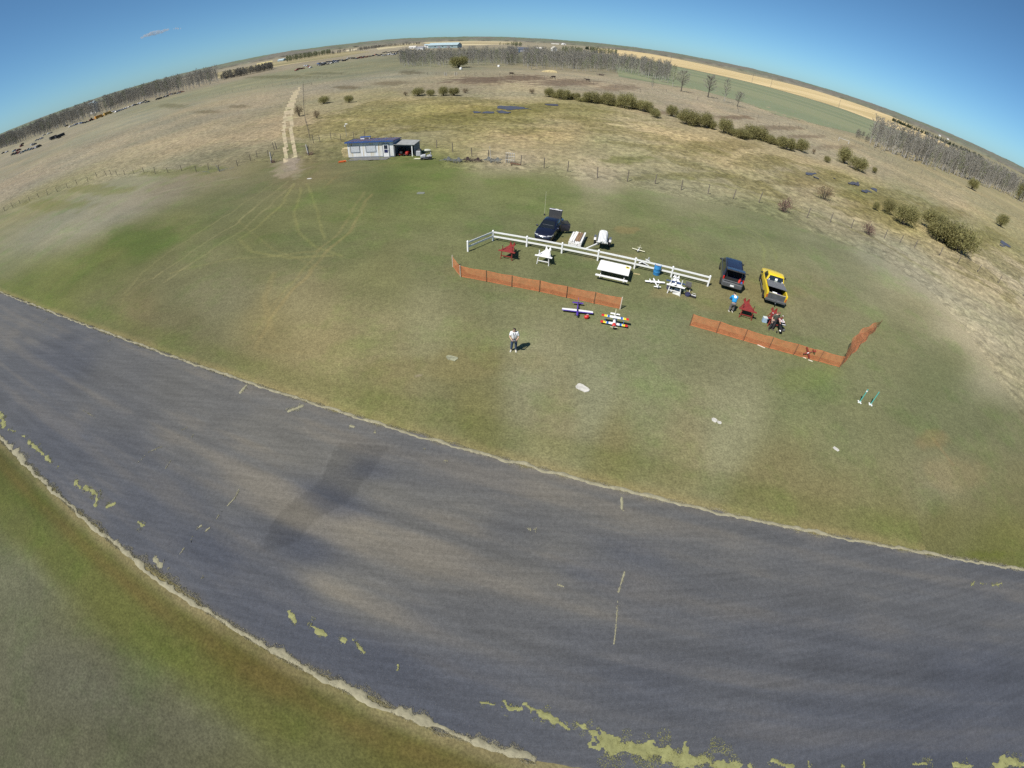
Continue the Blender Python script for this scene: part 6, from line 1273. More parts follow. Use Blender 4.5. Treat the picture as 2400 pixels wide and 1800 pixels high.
# ---------------------------------------------------------------- people
def skin_obj(name, nodes, edges, m, parent, roots=(0,), sub=2):
    """nodes: (x, y, z, radius or (rx, ry))"""
    me = bpy.data.meshes.new(name); me.from_pydata([n[:3] for n in nodes], edges, []); o = bpy.data.objects.new(name, me); COL.objects.link(o)
    md = o.modifiers.new('skin', 'SKIN'); md.use_smooth_shade = True; o.modifiers.new('sub', 'SUBSURF').levels = sub; o.modifiers['sub'].render_levels = sub
    for i, n in enumerate(nodes):
        r = n[3]; me.skin_vertices[0].data[i].radius = (r, r) if isinstance(r, (int, float)) else r; me.skin_vertices[0].data[i].use_root = i in roots
    dg = bpy.context.evaluated_depsgraph_get(); m2 = bpy.data.meshes.new_from_object(o.evaluated_get(dg)); bpy.data.objects.remove(o); bpy.data.meshes.remove(me)
    m2.name = name; m2.materials.clear(); m2.materials.append(m); m2.polygons.foreach_set('use_smooth', [True]*len(m2.polygons)); o = bpy.data.objects.new(name, m2); COL.objects.link(o); o.parent = parent; return o
M_SKIN = mat('skin', (.52, .33, .24), rough=.6, noise=.08); M_SKIN2 = mat('fair_skin', (.56, .36, .27), rough=.6, noise=.08)
def person(label, loc, rz, J, shirt, pants, shoe, hair, skin=M_SKIN, sleeve='short', extras=None, bulk=1.0):
    """J: joints in metres, the person faces -y"""
    t = thing('person', label, 'person', loc, rz); V = {k: Vector(v) for k, v in J.items()}
    nodes, edges, roots = [], [], [0]; ix = {}
    def add(k, p, r, frm=None):
        ix[k] = len(nodes); nodes.append((*p, r)); 
        if frm: edges.append((ix[frm], ix[k]))
    up = (V['head']-V['neck']).normalized(); fw = V['face'].normalized(); side = up.cross(fw)
    add('pelvis', V['pelvis'], .135); add('waist', V['pelvis'].lerp(V['neck'], .35), .125, 'pelvis'); add('chest', V['pelvis'].lerp(V['neck'], .76), .14, 'waist'); add('neck', V['neck'], .06, 'chest')
    add('jaw', V['neck'].lerp(V['head'], .42)+fw*.03, .066, 'neck'); add('skull', V['head']+fw*.005, .092, 'jaw'); add('crown', V['head']+up*.07, .072, 'skull'); add('nose', V['head']+fw*.105-up*.035, .016, 'skull')
    for s, k in ((1, 'l'), (-1, 'r')):
        add('ear'+k, V['head']+side*s*.098-up*.015, .018, 'skull')
        add('sh'+k, V['sh'+k], .062, 'chest'); add('el'+k, V['el'+k], .043, 'sh'+k); add('wr'+k, V['wr'+k], .030, 'el'+k); add('pa'+k, V['wr'+k].lerp(V['ha'+k], .55), (.040, .022), 'wr'+k)
        add('hi'+k, V['hi'+k], .085, 'pelvis'); add('kn'+k, V['kn'+k], .055, 'hi'+k); add('an'+k, V['an'+k], .042, 'kn'+k)
        d = (V['ha'+k]-V['wr'+k]).normalized(); c_ = d.cross(Vector((0, 0, 1))).normalized() if abs(d.z) < .95 else Vector((1, 0, 0)); q_ = V['wr'+k].lerp(V['ha'+k], .55); dn = d.cross(c_)
        for f, L in ((-1.5, .060), (-.5, .075), (.5, .080), (1.5, .070)):
            b0 = len(nodes); roots.append(b0); p0 = q_+d*.02+c_*f*.018
            for j, (kk, rr__) in enumerate(((0, .0095), (.55, .009), (1, .0075))): nodes.append((*(p0+d*L*kk+dn*(-.25*L*kk*kk)), rr__))
            edges.extend([(b0, b0+1), (b0+1, b0+2)])
        b0 = len(nodes); roots.append(b0); p0 = q_-d*.03+c_*(-.03 if s > 0 else .03)
        for j, p_ in enumerate((p0, p0+d*.025+c_*(-.02 if s > 0 else .02), p0+d*.06+c_*(-.024 if s > 0 else .024))): nodes.append((*p_, (.011, .0105, .008)[j]))
        edges.extend([(b0, b0+1), (b0+1, b0+2)])
    skin_obj('body', nodes, edges, skin, t, roots, 1)
    n, e = [], []; P = V['pelvis']; N = V['neck']
    n += [(*(P+Vector((0, 0, -.02))), (.175, .135)), (*P.lerp(N, .4), (.165, .13)), (*P.lerp(N, .78), (.185, .14)), (*P.lerp(N, .97), .085)]; e += [(0, 1), (1, 2), (2, 3)]
    for k in 'lr':
        i = len(n); n += [(*V['sh'+k], .082), (*V['sh'+k].lerp(V['el'+k], .8 if sleeve == 'short' else 1), .066 if sleeve == 'short' else .056)]; e += [(2, i), (i, i+1)]
        if sleeve == 'long': n.append((*V['el'+k].lerp(V['wr'+k], .9), .045)); e.append((i+1, i+2))
    n = [(*q_[:3], (q_[3][0]*bulk, q_[3][1]*bulk) if isinstance(q_[3], tuple) else q_[3]*bulk) for q_ in n]
    skin_obj('shirt', n, e, shirt, t, (0,), 2)
    n, e = [(*(P+Vector((0, 0, .03))), (.165, .13)), (*(P-Vector((0, 0, .08))), (.16, .13))], [(0, 1)]
    for k in 'lr':
        i = len(n); n += [(*V['hi'+k].lerp(V['kn'+k], .25), .102), (*V['kn'+k], .078), (*V['an'+k].lerp(V['kn'+k], .12), .068)]; e += [(1, i), (i, i+1), (i+1, i+2)]
    n = [(*q_[:3], (q_[3][0]*bulk, q_[3][1]*bulk) if isinstance(q_[3], tuple) else q_[3]*bulk) for q_ in n]
    skin_obj('trousers', n, e, pants, t, (0,), 2)
    for k in 'lr':
        a_ = V['an'+k]; d = Vector(J.get('toe'+k, (0, -1, 0))).normalized(); c_ = Vector((d.y, -d.x, 0)); g = Vector((a_.x, a_.y, 0))
        rings = [[g+d*y+c_*(w_*math.cos(q_))+Vector((0, 0, max(.002, z+h_*math.sin(q_)))) for q_ in [2*math.pi*i/10 for i in range(10)]] for y, w_, z, h_ in ((-.09, .025, .05, .04), (-.06, .042, .055, .053), (.03, .046, .05, .048), (.12, .05, .035, .033), (.19, .03, .028, .024))]
        MB().loft(rings).build('shoe', shoe, t, smooth=True)
    if hair:
        mb = MB(); rings = []
        for th in (0.05, .35, .7, 1.05, 1.35, 1.6):
            ring_ = []
            for i in range(14):
                a_ = 2*math.pi*i/14; lim = th if math.cos(a_) < .3 else min(th, .95); ring_.append(V['head']+up*(.03+.125*math.cos(lim))+(fw*math.cos(a_)*1.08+side*math.sin(a_))*(.108*math.sin(lim)+.002) - fw*.008)
            rings.append(ring_)
        mb.loft(rings, cap=True).build('hair', hair, t, smooth=True)
    for s in (-1, 1): MB().ball(V['head']+fw*.088+side*s*.034+up*.005, .012, 8, 6).build('eye', M_DARKIN, t)
    MB().beam(V['head']+fw*.084+side*-.028-up*.075, V['head']+fw*.084+side*.028-up*.075, .008, .010).build('mouth', mat('lips', (.36, .15, .12), rough=.6), t)
    if extras: extras(t, V, up, fw, side)
    return t
M_SHIRTW = mat('white_tshirt', (.74, .75, .76), rough=.85, noise=.10, nscale=9, bump=.2); M_JEANS = mat('blue_jeans', (.035, .06, .11), rough=.9, noise=.25, nscale=9, bump=.2); M_BLUEJ = mat('bright_blue_jacket', (.010, .24, .52), rough=.8, noise=.15, nscale=8, bump=.2); M_OLIVE = mat('olive_shirt', (.085, .09, .068), rough=.9, noise=.2, nscale=8, bump=.2)
M_GREYTR = mat('grey_trousers', (.15, .14, .135), rough=.9, noise=.3, nscale=7); M_DARKTR = mat('charcoal_trousers', (.035, .034, .040), rough=.9, noise=.2, nscale=8); M_HAIRD = mat('dark_hair', (.02, .015, .012), rough=.7); M_HAIRB = mat('reddish_hair', (.16, .07, .035), rough=.7); M_SHOEP = mat('pale_shoes', (.55, .53, .45), rough=.7, noise=.2); M_SHOED = mat('dark_shoes', (.05, .04, .04), rough=.7)
def tx(t, V, up, fw, side):          # radio transmitter on a neck strap, sunglasses
    b = MB().box((.0, -.36, 1.04), (.19, .09, .17), rot=Matrix.Rotation(.7, 3, 'X')).build('transmitter', M_GREYPL, t, bevel=.015); 
    for s in (-1, 1): MB().tube((s*.05, -.39, 1.06), (s*.05, -.43, 1.11), .008, .012, 6).build('stick', M_STEEL, b)
    MB().tube((.06, -.33, 1.1), (.12, -.5, 1.28), .006, .006, 5).build('antenna', M_BLACKP, b); MB().path([(.0, -.34, 1.12), (-.06, -.17, 1.40), (-.07, -.02, 1.50)], .012, 5).build('strap', M_BLACKP, t); MB().path([(.0, -.34, 1.12), (.06, -.17, 1.40), (.07, -.02, 1.50)], .012, 5).build('strap', M_BLACKP, t)
    g = MB(); [g.ball(V['head']+fw*.092+side*s*.036+up*.004, (.034, .014, .022), 10, 6) for s in (-1, 1)]; g.beam(V['head']+fw*.10-side*.09+up*.012, V['head']+fw*.10+side*.09+up*.012, .008, .008); g.build('sunglasses', M_GLASS, t)
Js = dict(pelvis=(0,0,.93), neck=(0,-.02,1.47), head=(0,-.045,1.615), face=(0,-.92,.38), shl=(.185,-.01,1.41), shr=(-.185,-.01,1.41), ell=(.27,-.06,1.12), elr=(-.27,-.06,1.12), wrl=(.13,-.30,1.03), wrr=(-.13,-.30,1.03), hal=(.07,-.40,1.05), har=(-.07,-.40,1.05), hil=(.095,0,.88), hir=(-.095,0,.88), knl=(.12,-.03,.48), knr=(-.13,-.02,.48), anl=(.125,.0,.085), anr=(-.16,.0,.085), toel=(.15,-1,0), toer=(-.3,-1,0))
person('man in a white T-shirt, jeans and sunglasses holding a transmitter on the lawn', (.02, 21.2, 0), math.radians(0), Js, M_SHIRTW, M_JEANS, M_SHOEP, M_HAIRD, M_SKIN, 'short', tx, 1.12)
Jb = dict(pelvis=(0,.06,.88), neck=(0,-.30,1.30), head=(0,-.42,1.38), face=(0,-.75,-.66), shl=(.21,-.24,1.26), shr=(-.21,-.24,1.26), ell=(.27,-.34,1.0), elr=(-.27,-.34,1.0), wrl=(.14,-.48,.86), wrr=(-.14,-.48,.86), hal=(.10,-.56,.80), har=(-.10,-.56,.80), hil=(.1,.05,.84), hir=(-.1,.05,.84), knl=(.13,-.04,.46), knr=(-.13,-.04,.46), anl=(.14,.0,.085), anr=(-.14,.0,.085))
def badge(t, V, up, fw, side):
    MB().lathe([(.001, 0), (.115, 0), (.115, .006), (.001, .006)], n=24).build('round_print', M_PW, t, loc=(0, -.10, 1.335)).rotation_euler = Euler((math.radians(-40), 0, 0))
    MB().box((0, -.59, .80), (.22, .10, .05)).build('held_part', M_BLACKP, t, bevel=.01)
person('man in a bright blue jacket with a round white back print, behind the van', (16.57, 27.36, 0), math.radians(172), Jb, M_BLUEJ, M_GREYTR, M_SHOEP, M_HAIRD, M_SKIN, 'long', badge, 1.32)
Jo = dict(pelvis=(0,.02,.92), neck=(.0,-.06,1.44), head=(.02,-.12,1.575), face=(.45,-.85,-.1), shl=(.20,-.03,1.38), shr=(-.20,-.03,1.38), ell=(.30,-.08,1.10), elr=(-.30,.02,1.10), wrl=(.34,-.24,.90), wrr=(-.33,-.12,.88), hal=(.36,-.31,.83), har=(-.33,-.18,.80), hil=(.1,.01,.87), hir=(-.1,.01,.87), knl=(.12,-.05,.47), knr=(-.15,-.04,.47), anl=(.14,0,.085), anr=(-.17,.04,.085), toel=(.4,-1,0), toer=(-.3,-1,0))
person('man in an olive shirt and charcoal trousers standing at the red stand', (19.32, 25.42, 0), math.radians(8), Jo, M_OLIVE, M_DARKTR, M_SHOED, M_HAIRB, M_SKIN2, 'short', None, 1.15)
# ---------------------------------------------------------------- the hut, its lean-to and what stands about
def streak_mat(name, c0, c1, c2, sx=2.2):
    m, t, b = new_mat(name); b.inputs['Roughness'].default_value = .7; tc = t.nodes.new('ShaderNodeTexCoord'); mp = t.nodes.new('ShaderNodeMapping'); mp.inputs['Scale'].default_value = (sx, sx, .12); t.links.new(tc.outputs['Object'], mp.inputs['Vector'])
    n = noise_node(t, mp.outputs[0], 1.0, 5, .75); r = t.nodes.new('ShaderNodeValToRGB'); cr_ = r.color_ramp; cr_.elements[0].position = .42; cr_.elements[1].position = .66; cr_.elements[0].color = (*c0, 1); cr_.elements[1].color = (*c2, 1); e = cr_.elements.new(.56); e.color = (*c1, 1)
    t.links.new(n, r.inputs[0]); n2 = noise_node(t, tc.outputs['Object'], 3.0, 5, .7); f = remap(t, n2, .3, .7, .86, 1.1); t.links.new(scaled(t, r.outputs[0], f), b.inputs['Base Color']); return m
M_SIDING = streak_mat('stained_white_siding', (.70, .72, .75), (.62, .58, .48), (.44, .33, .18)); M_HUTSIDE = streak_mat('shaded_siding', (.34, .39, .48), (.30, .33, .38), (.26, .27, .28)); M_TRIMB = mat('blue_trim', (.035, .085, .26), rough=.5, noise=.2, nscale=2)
def rib_mat():
    m, t, b = new_mat('ribbed_roof'); b.inputs['Roughness'].default_value = .45; b.inputs['Metallic'].default_value = .2; tc = t.nodes.new('ShaderNodeTexCoord'); w_ = t.nodes.new('ShaderNodeTexWave'); w_.inputs['Scale'].default_value = .52; w_.inputs['Distortion'].default_value = .4; w_.bands_direction = 'X'
    t.links.new(tc.outputs['Object'], w_.inputs['Vector']); r = t.nodes.new('ShaderNodeValToRGB'); e = r.color_ramp.elements; e[0].position = .35; e[0].color = (.12, .16, .27, 1); e[1].position = .6; e[1].color = (.22, .12, .11, 1); t.links.new(w_.outputs['Fac'], r.inputs[0])
    n2 = noise_node(t, tc.outputs['Object'], 2.0, 4, .7); t.links.new(scaled(t, r.outputs[0], remap(t, n2, .3, .7, .75, 1.25)), b.inputs['Base Color']); return m
HA = Vector((-26.75, 67.97, 0)); HR = math.radians(-4.3); t = thing('hut', 'white club hut with stained siding and a blue-edged ribbed roof', 'hut', HA, HR); W_, D_, HF, HB = 7.55, 3.4, 2.56, 2.22
MB().add([(0,0,.08),(W_,0,.08),(W_,D_,.08),(0,D_,.08),(0,0,HF),(W_,0,HF),(W_,D_,HB),(0,D_,HB)], [(0,1,5,4),(2,3,7,6),(3,0,4,7),(3,2,1,0),(4,5,6,7)]).build('wall', M_SIDING, t)
MB().add([(W_-.02,0,.08),(W_-.02,D_,.08),(W_-.02,D_,HB),(W_-.02,0,HF),(W_+.02,0.003,.08),(W_+.02,D_,.08),(W_+.02,D_,HB),(W_+.02,0.003,HF)], [(3,2,1,0),(4,5,6,7),(0,1,5,4),(1,2,6,5),(2,3,7,6),(3,0,4,7)]).build('end_wall', M_HUTSIDE, t)
rf = MB().add([(-.22,-.30,HF+.03),(W_+.12,-.30,HF+.03),(W_+.12,D_+.2,HB+.02),(-.22,D_+.2,HB+.02),(-.22,-.30,HF+.11),(W_+.12,-.30,HF+.11),(W_+.12,D_+.2,HB+.10),(-.22,D_+.2,HB+.10)], [(3,2,1,0),(4,5,6,7),(0,1,5,4),(1,2,6,5),(2,3,7,6),(3,0,4,7)]).build('roof', rib_mat(), t)
for i in range(19): MB().beam((-.1+i*.415, -.31, HF+.125), (-.1+i*.415, D_+.2, HB+.115), .05, .03).build('rib', M_TRIMB if i % 2 else M_RUST, rf)
MB().box((W_/2-.05, -.335, HF+.03), (W_+.42, .05, .22)).build('fascia', M_TRIMB, t); MB().beam((W_+.145, -.33, HF+.05), (W_+.145, D_+.2, HB+.05), .04, .18).build('fascia', M_TRIMB, t); MB().beam((-.245, -.33, HF+.05), (-.245, D_+.2, HB+.05), .04, .18).build('fascia', M_TRIMB, t)
M_BOARDW = mat('boarded_window', (.50, .52, .54), rough=.6, noise=.25, nscale=6); M_FRAMEG = mat('grey_frame', (.20, .22, .25), rough=.6)
for x0, x1 in ((.50, 2.02), (3.08, 4.70)):
    w_ = MB().box(((x0+x1)/2, -.02, 1.45), (x1-x0, .04, 1.02)).build('window', M_BOARDW, t); cx = (x0+x1)/2
    for z in (.94, 1.96): MB().box((cx, -.045, z), (x1-x0+.10, .05, .06)).build('frame', M_FRAMEG, w_)
    for x in (x0, x1): MB().box((x, -.0475, 1.45), (.06, .05, .96)).build('frame', M_FRAMEG, w_)
dr = MB().box((6.35, -.03, 1.10), (.88, .06, 1.98)).build('door', M_WHITEPAINT, t)
for z, h_ in ((1.62, .58), (.98, .50)): MB().box((6.35, -.066, z), (.58, .02, h_)).build('pane', mat('door_pane', (.02, .03, .05) if z > 1.3 else (.02, .025, .09), rough=.15), dr)
MB().box((6.72, -.085, 1.05), (.04, .06, .1)).build('handle', M_STEEL, dr)
for x in (5.84, 6.86): MB().box((x, -.03, 1.12), (.08, .075, 2.12)).build('door_frame', M_FRAMEG, t)
MB().box((6.35, -.03, 2.15), (.94, .076, .08)).build('door_frame', M_FRAMEG, t)
MB().box((3.77, -.012, .16), (7.5, .03, .12)).build('skirting', M_FRAMEG, t)
rb = MB().box((1.95, 2.9, HB+.50), (1.75, .5, .10)).build('roof_rack', M_TRIMB, t)
for x in (1.2, 2.7):
    for y in (2.7, 3.1): MB().box((x, y, HB+.28), (.07, .07, .40)).build('leg', M_WHITEPAINT, rb)
MB().box((1.55, 2.72, HB+.30), (.55, .04, .25)).build('panel', M_WHITEPAINT, rb)
dk = thing('deck', 'grey wooden ramp deck lying along the front of the hut', 'deck', HA + Matrix.Rotation(HR, 3, 'Z') @ Vector((.35, -.12, 0)), HR); M_DECK = mat('grey_deck_boards', (.155, .155, .15), rough=.9, noise=.35, nscale=2.5)
for i in range(9): MB().box((3.4, -.12-i*.155, .105-.008*i), (6.7-(.0 if i < 3 else .06*i), .145, .035)).build('board', M_DECK, dk)
for x in (.6, 3.4, 6.2): MB().beam((x, -.08, .05), (x, -1.4, .02), .06, .03).build('joist', M_DECK, dk)
# lean-to
LT = HA + Matrix.Rotation(HR, 3, 'Z') @ Vector((W_+.03, .12, 0)); t = thing('lean_to', 'grey open-fronted lean-to shelter against the right end of the hut', 'shelter', LT, HR); LW, LD = 3.1, 3.0; M_GREYBD = mat('grey_weathered_boards', (.21, .215, .23), rough=.9, noise=.35, nscale=2); M_TIN = mat('dull_tin_roof', (.30, .30, .285), rough=.7, noise=.25, nscale=1.5)
MB().add([(.02,-.25,1.98),(LW+.2,-.25,1.86),(LW+.2,LD+.1,1.86),(.02,LD+.1,1.98),(.02,-.25,2.04),(LW+.2,-.25,1.92),(LW+.2,LD+.1,1.92),(.02,LD+.1,2.04)], [(3,2,1,0),(4,5,6,7),(0,1,5,4),(1,2,6,5),(2,3,7,6),(3,0,4,7)]).build('roof', M_TIN, t)
MB().box((LW+.05, LD/2+.1, .92), (.06, LD-.1, 1.84)).build('side_wall', M_GREYBD, t); MB().box((LW/2, LD, .92), (LW, .06, 1.84)).build('back_wall', M_GREYBD, t); MB().box((LW-.22, -.08, .92), (.14, .10, 1.84)).build('post', M_WHITEPAINT, t); MB().box((.07, .0, .92), (.10, .10, 1.88)).build('post', M_GREYBD, t)
MB().box((LW/2+.03, -.08, 1.80), (LW-.5, .08, .10)).build('beam', M_GREYBD, t)
def mower(label, loc, rz, m, m2, seat=M_BLACKP, cat_='lawn mower', name='riding_mower', tank=None):
    t = thing(name, label, cat_, loc, rz)      # +x = front
    MB().loft([[Vector((x, y*w_, z)) for y, z in ((-1, .35), (1, .35), (1, h_-.08), (.7, h_), (-.7, h_), (-1, h_-.08))] for x, w_, h_ in ((.1, .26, .78), (.6, .25, .74), (.85, .20, .62))]).build('hood', m, t, bevel=.02)
    MB().box((-.45, 0, .50), (.75, .62, .22)).build('chassis', m, t, bevel=.04); MB().box((-.42, 0, .66), (.42, .42, .10)).build('seat', seat, t, bevel=.03); MB().box((-.66, 0, .86), (.10, .42, .34)).build('backrest', seat, t, bevel=.03)
    MB().box((.05, 0, .22), (.8, 1.1, .14)).build('mower_deck', m2, t, bevel=.04); MB().tube((.05, 0, .7), (-.08, 0, .98), .02, .02, 6).build('steering_column', M_BLACKP, t); MB().lathe([(.15, -.012), (.18, 0), (.15, .012)], n=14).build('steering_wheel', M_BLACKP, t, loc=(-.09, 0, .99))
    for x, r, w_ in ((-.55, .27, .16), (.65, .19, .11)):
        for s in (-1, 1):
            wh = MB().lathe([(r*.5, -w_/2), (r*.9, -w_/2), (r, 0), (r*.9, w_/2), (r*.5, w_/2)], (x, s*.45, r), 16, 'Y').build('wheel', M_TYRE, t); MB().lathe([(.02, -w_*.4), (r*.5, -w_*.45), (r*.5, w_*.45), (.02, w_*.4)], (x, s*.45, r), 12, 'Y').build('rim', tank or m2, wh)
    return t
def hp(x, y): v = LT + Matrix.Rotation(HR, 3, 'Z') @ Vector((x, y, 0)); return (v.x, v.y, 0)
mower('red riding mower parked inside the lean-to', hp(1.95, .75), HR-math.pi/2, mat('mower_red', (.30, .02, .015), rough=.5), M_BLACKP, tank=M_STEEL); mower('dark mower deep inside the lean-to on the left', hp(.85, 1.0), HR-math.pi/2+.2, M_BLACKP, M_MRED, tank=M_STEEL)
SQ = crop(960, 350, 70); M_GREYM = mat('grey_mower_panels', (.42, .42, .44), rough=.5, noise=.2)
p = at(*SQ(1200, 800)); mower('grey and black zero-turn mower parked on the grass right of the lean-to', (p.x, p.y+.5, 0), math.pi+.1, M_GREYM, M_BLACKP, M_GREYM)
p = at(*SQ(600, 560)); t = thing('sprayer_tank', 'pale grey tank with a black hood beside the lean-to', 'tank', (p.x+.1, p.y+.4, 0)); MB().box((0, 0, .48), (.75, .6, .8), taper=.9).build('tank', M_GREYM, t, bevel=.06); MB().box((.1, .1, 1.0), (.7, .55, .25), taper=.7).build('hood', M_BLACKP, t, bevel=.06); MB().box((0, 0, .05), (.6, .5, .09)).build('foot', M_BLACKP, t)
p = at(*SQ(1250, 300)); t = thing('dinghy_cover', 'pale rounded tarp-covered hull behind the grey mower', 'boat', (p.x, p.y+.6, 0), .1); t.scale = (.75,)*3; MB().loft([[Vector((x, w_*math.cos(a_), .45+h_*math.sin(a_))) for a_ in [i*math.pi/8 for i in range(9)]] + [Vector((x, -w_*.4, .08)), Vector((x, w_*.4, .08))] for x, w_, h_ in ((-.75, .25, .12), (-.4, .42, .28), (.2, .45, .30), (.75, .2, .12))]).build('hull', mat('pale_tarp', (.46, .47, .40), rough=.8, noise=.2), t, smooth=True); MB().box((0, 0, .06), (.9, .3, .10)).build('cradle', M_BLACKP, t)
p = at(*SQ(560, 700)); tag(MB().prism([(-.5, -.2), (.45, -.28), (.55, .12), (-.3, .25)], .01, .05).build('plywood_sheet', mat('pale_plywood', (.60, .58, .42), rough=.8), loc=flat(p)), 'pale plywood offcut on the grass in front of the grey mower', 'board')
t = thing('sled', 'orange plastic sled lying on the grass left of the hut', 'sled', flat(at(*SH(190, 770))), .12); t.scale = (.68,)*3; M_SLED = mat('sled_orange', (.66, .13, .025), rough=.5, noise=.12)
MB().loft([[Vector((x, -w_, .30+k)), Vector((x, -w_*.8, .03)), Vector((x, w_*.8, .03)), Vector((x, w_, .30+k)), Vector((x, w_*.9, .30+k)), Vector((x, w_*.7, .07)), Vector((x, -w_*.7, .07)), Vector((x, -w_*.9, .30+k))] for x, w_, k in ((-.85, .30, .0), (-.6, .36, 0), (.5, .36, .02), (.85, .26, .1))]).build('hull', M_SLED, t); MB().path([(.85, -.1, .35), (1.2, 0, .1), (.85, .1, .35)], .012, 5).build('rope', M_STAKE, t)
t = thing('lumber_pile', 'stack of yellowish lumber at the left end of the hut', 'lumber pile', flat(at(*SH(245, 690))), HR); rr_ = random.Random(2); M_YLUM = mat('yellow_lumber', (.46, .38, .20), rough=.85, noise=.3, nscale=3)
for lay in range(7):
    mb = MB(); [mb.box((-.05+rr_.gauss(0, .05), .5+i*.22, .12+lay*.21), (1.05+rr_.gauss(0, .08), .19, .15)) for i in range(5)]; mb.build('layer', M_YLUM, t)
for lay in range(6): MB().box((0, .9, .225+lay*.21), (.9, .08, .05)).build('spacer', M_BROWNB, t)
# harrows and scrap on the edge of the lawn
SQ2 = crop(1000, 320, 400)
def harrow(label, x, y, m, L, seed, tine=.25, up=.3):
    p = at(*SQ2(x, y)); t = thing('harrow', label, 'farm implement', (p.x, p.y+.5, 0), math.radians(-14)); rr_ = random.Random(seed)
    for k in (-.5, 0, .5): MB().beam((-L/2, k, up+rr_.gauss(0, .04)), (L/2, k+rr_.gauss(0, .05), up), .08, .07).build('beam', m, t)
    for k in range(4): MB().beam((-L/2+L*k/3, -.55, up+.06), (-L/2+L*k/3+rr_.gauss(0, .1), .55, up+.06), .06, .05).build('crossbar', m, t)
    for k in range(14): x_ = -L/2+L*rr_.random(); y_ = rr_.choice((-.5, 0, .5)); MB().beam((x_, y_, up-.02), (x_+.05, y_-.05, 0.0), .035, .03).build('tine', m, t)
    MB().beam((-L/2, 0, up), (-L/2-.8, -.2, up*.4), .06, .06).build('drawbar', m, t)
    for s in (-1, 1): MB().lathe([(.06, -.05), (.22, -.05), (.22, .05), (.06, .05)], (s*L*.3, .1, up+.18), 12, 'Y').build('roller', m, t)
harrow('grey spike harrow in the dead grass, nearest the hut', 340, 340, M_STEEL, 2.6, 1); harrow('dark rusty harrow right of the grey one', 590, 340, mat('dark_rust', (.05, .032, .03), rough=.9, noise=.4), 2.6, 2); harrow('grey harrow with an upright lever, third in the dead grass', 855, 350, mat('dull_grey_iron', (.17, .175, .165), rough=.8, noise=.3), 2.2, 3, up=.42)
p = at(*SQ2(835, 345)); t = thing('pipe', 'pale upright pipe at the grey harrow with the lever', 'pipe', flat(p)); MB().tube((.0, .4, 0), (-.25, .4, 2.4), .04, .03, 7).build('pipe', M_PALEPOST, t); MB().box((0, .4, .04), (.25, .25, .08)).build('base', M_STEEL, t)
p = at(*SQ2(1075, 350)); t = thing('rack', 'grey upright wire rack leaning in the dead grass', 'rack', flat(p), -.2)
for k in range(5): MB().tube((-.6+k*.3, 0, 0), (-.6+k*.3, .35, 1.5), .025, .025, 6).build('upright', M_GALV, t)
for z in (.5, 1.0, 1.45): MB().tube((-.65, .23*z, z), (.65, .23*z, z), .02, .02, 6).build('crossbar', M_GALV, t)
p = at(*SQ2(1150, 370)); tag(MB().beam((-.7, .2, .25), (.7, -.1, .12), .16, .16).beam((-.65, .3, .1), (-.55, -.3, .1), .1, .1).build('iron_beam', M_RUST, loc=flat(p)), 'rusty iron beam lying right of the wire rack', 'beam')
p = at(505, 404); t = thing('iron_frame', 'grey twisted iron frame by the fence on the left', 'scrap', flat(p)); rr_ = random.Random(8)
for k in range(9): q_ = Vector((rr_.gauss(0, .8), rr_.gauss(0, .3), .1+.3*rr_.random())); MB().beam(q_, q_+Vector((rr_.gauss(0, .9), rr_.gauss(0, .3), rr_.gauss(.2, .3))), .05, .05).build('bar', M_STEEL, t)
# ---------------------------------------------------------------- grass on the runway edges and in its cracks
M_MOSS = leaf_mat('yellow_weeds', (.225, .225, .095), .25, 2.0); M_DRY = leaf_mat('dry_fringe_grass', (.245, .225, .150), .22, 2.2)
rng = np.random.default_rng(21)
def scatter(name, P, m, L, w_, tilt, h0=.04):
    n = len(P); d = rng.normal(size=(n, 3)); d[:, 2] = np.abs(d[:, 2])*tilt+.05; d /= np.linalg.norm(d, axis=1)[:, None]
    base = np.column_stack([P, np.full(n, h0)]); V_, F_ = strips(base, d, L*(.6+.8*rng.random(n)), w_*(.6+.8*rng.random(n))); V_[:, 2] = np.maximum(V_[:, 2], .034)
    o = mesh_np(name, V_, F_, m, smooth=False); o['kind'] = 'stuff'; return o
def mat_sheet(name, fields, m, cell=.035, z=.036, seed=1):
    """low growth spreading flat over the asphalt, with a lobed edge"""
    Vs, Fs, k0 = [], [], 0
    for px, w_ in fields:
        P = [tuple(at(*q_)[:2]) for q_ in px]; P = P if len(P) > 1 else P*2
        xs = [p_[0] for p_ in P]; ys = [p_[1] for p_ in P]; gx = np.arange(min(xs)-w_, max(xs)+w_, cell); gy = np.arange(min(ys)-w_, max(ys)+w_, cell); X, Y = np.meshgrid(gx, gy)
        d = dist_line(X, Y, P); f = d/(w_*.62) + 1.5*(fbm(X*2.6+seed, Y*2.6, 4, 40+seed)-.42) + .5*(fbm(X*9, Y*9, 2, 50)-.5)
        keep = f < .62; k = np.arange(X.size).reshape(X.shape); F = np.stack([k[:-1, :-1], k[:-1, 1:], k[1:, 1:], k[1:, :-1]], -1).reshape(-1, 4); F = F[keep.ravel()[F].all(1)]
        if len(F) < 2: continue
        used = np.unique(F); mp_ = np.full(X.size, -1); mp_[used] = np.arange(len(used)); Z = z + .03*np.clip(.62-f, 0, 1)*(.4+1.2*fbm(X*12, Y*12, 2, 60))
        Vs.append(np.stack([X, Y, Z], -1).reshape(-1, 3)[used]); Fs.append(mp_[F]+k0); k0 += len(used)
    o = mesh_np(name, np.vstack(Vs), np.vstack(Fs), m); o['kind'] = 'stuff'; return o
W1 = [] # weeds: polylines in photo pixels with width
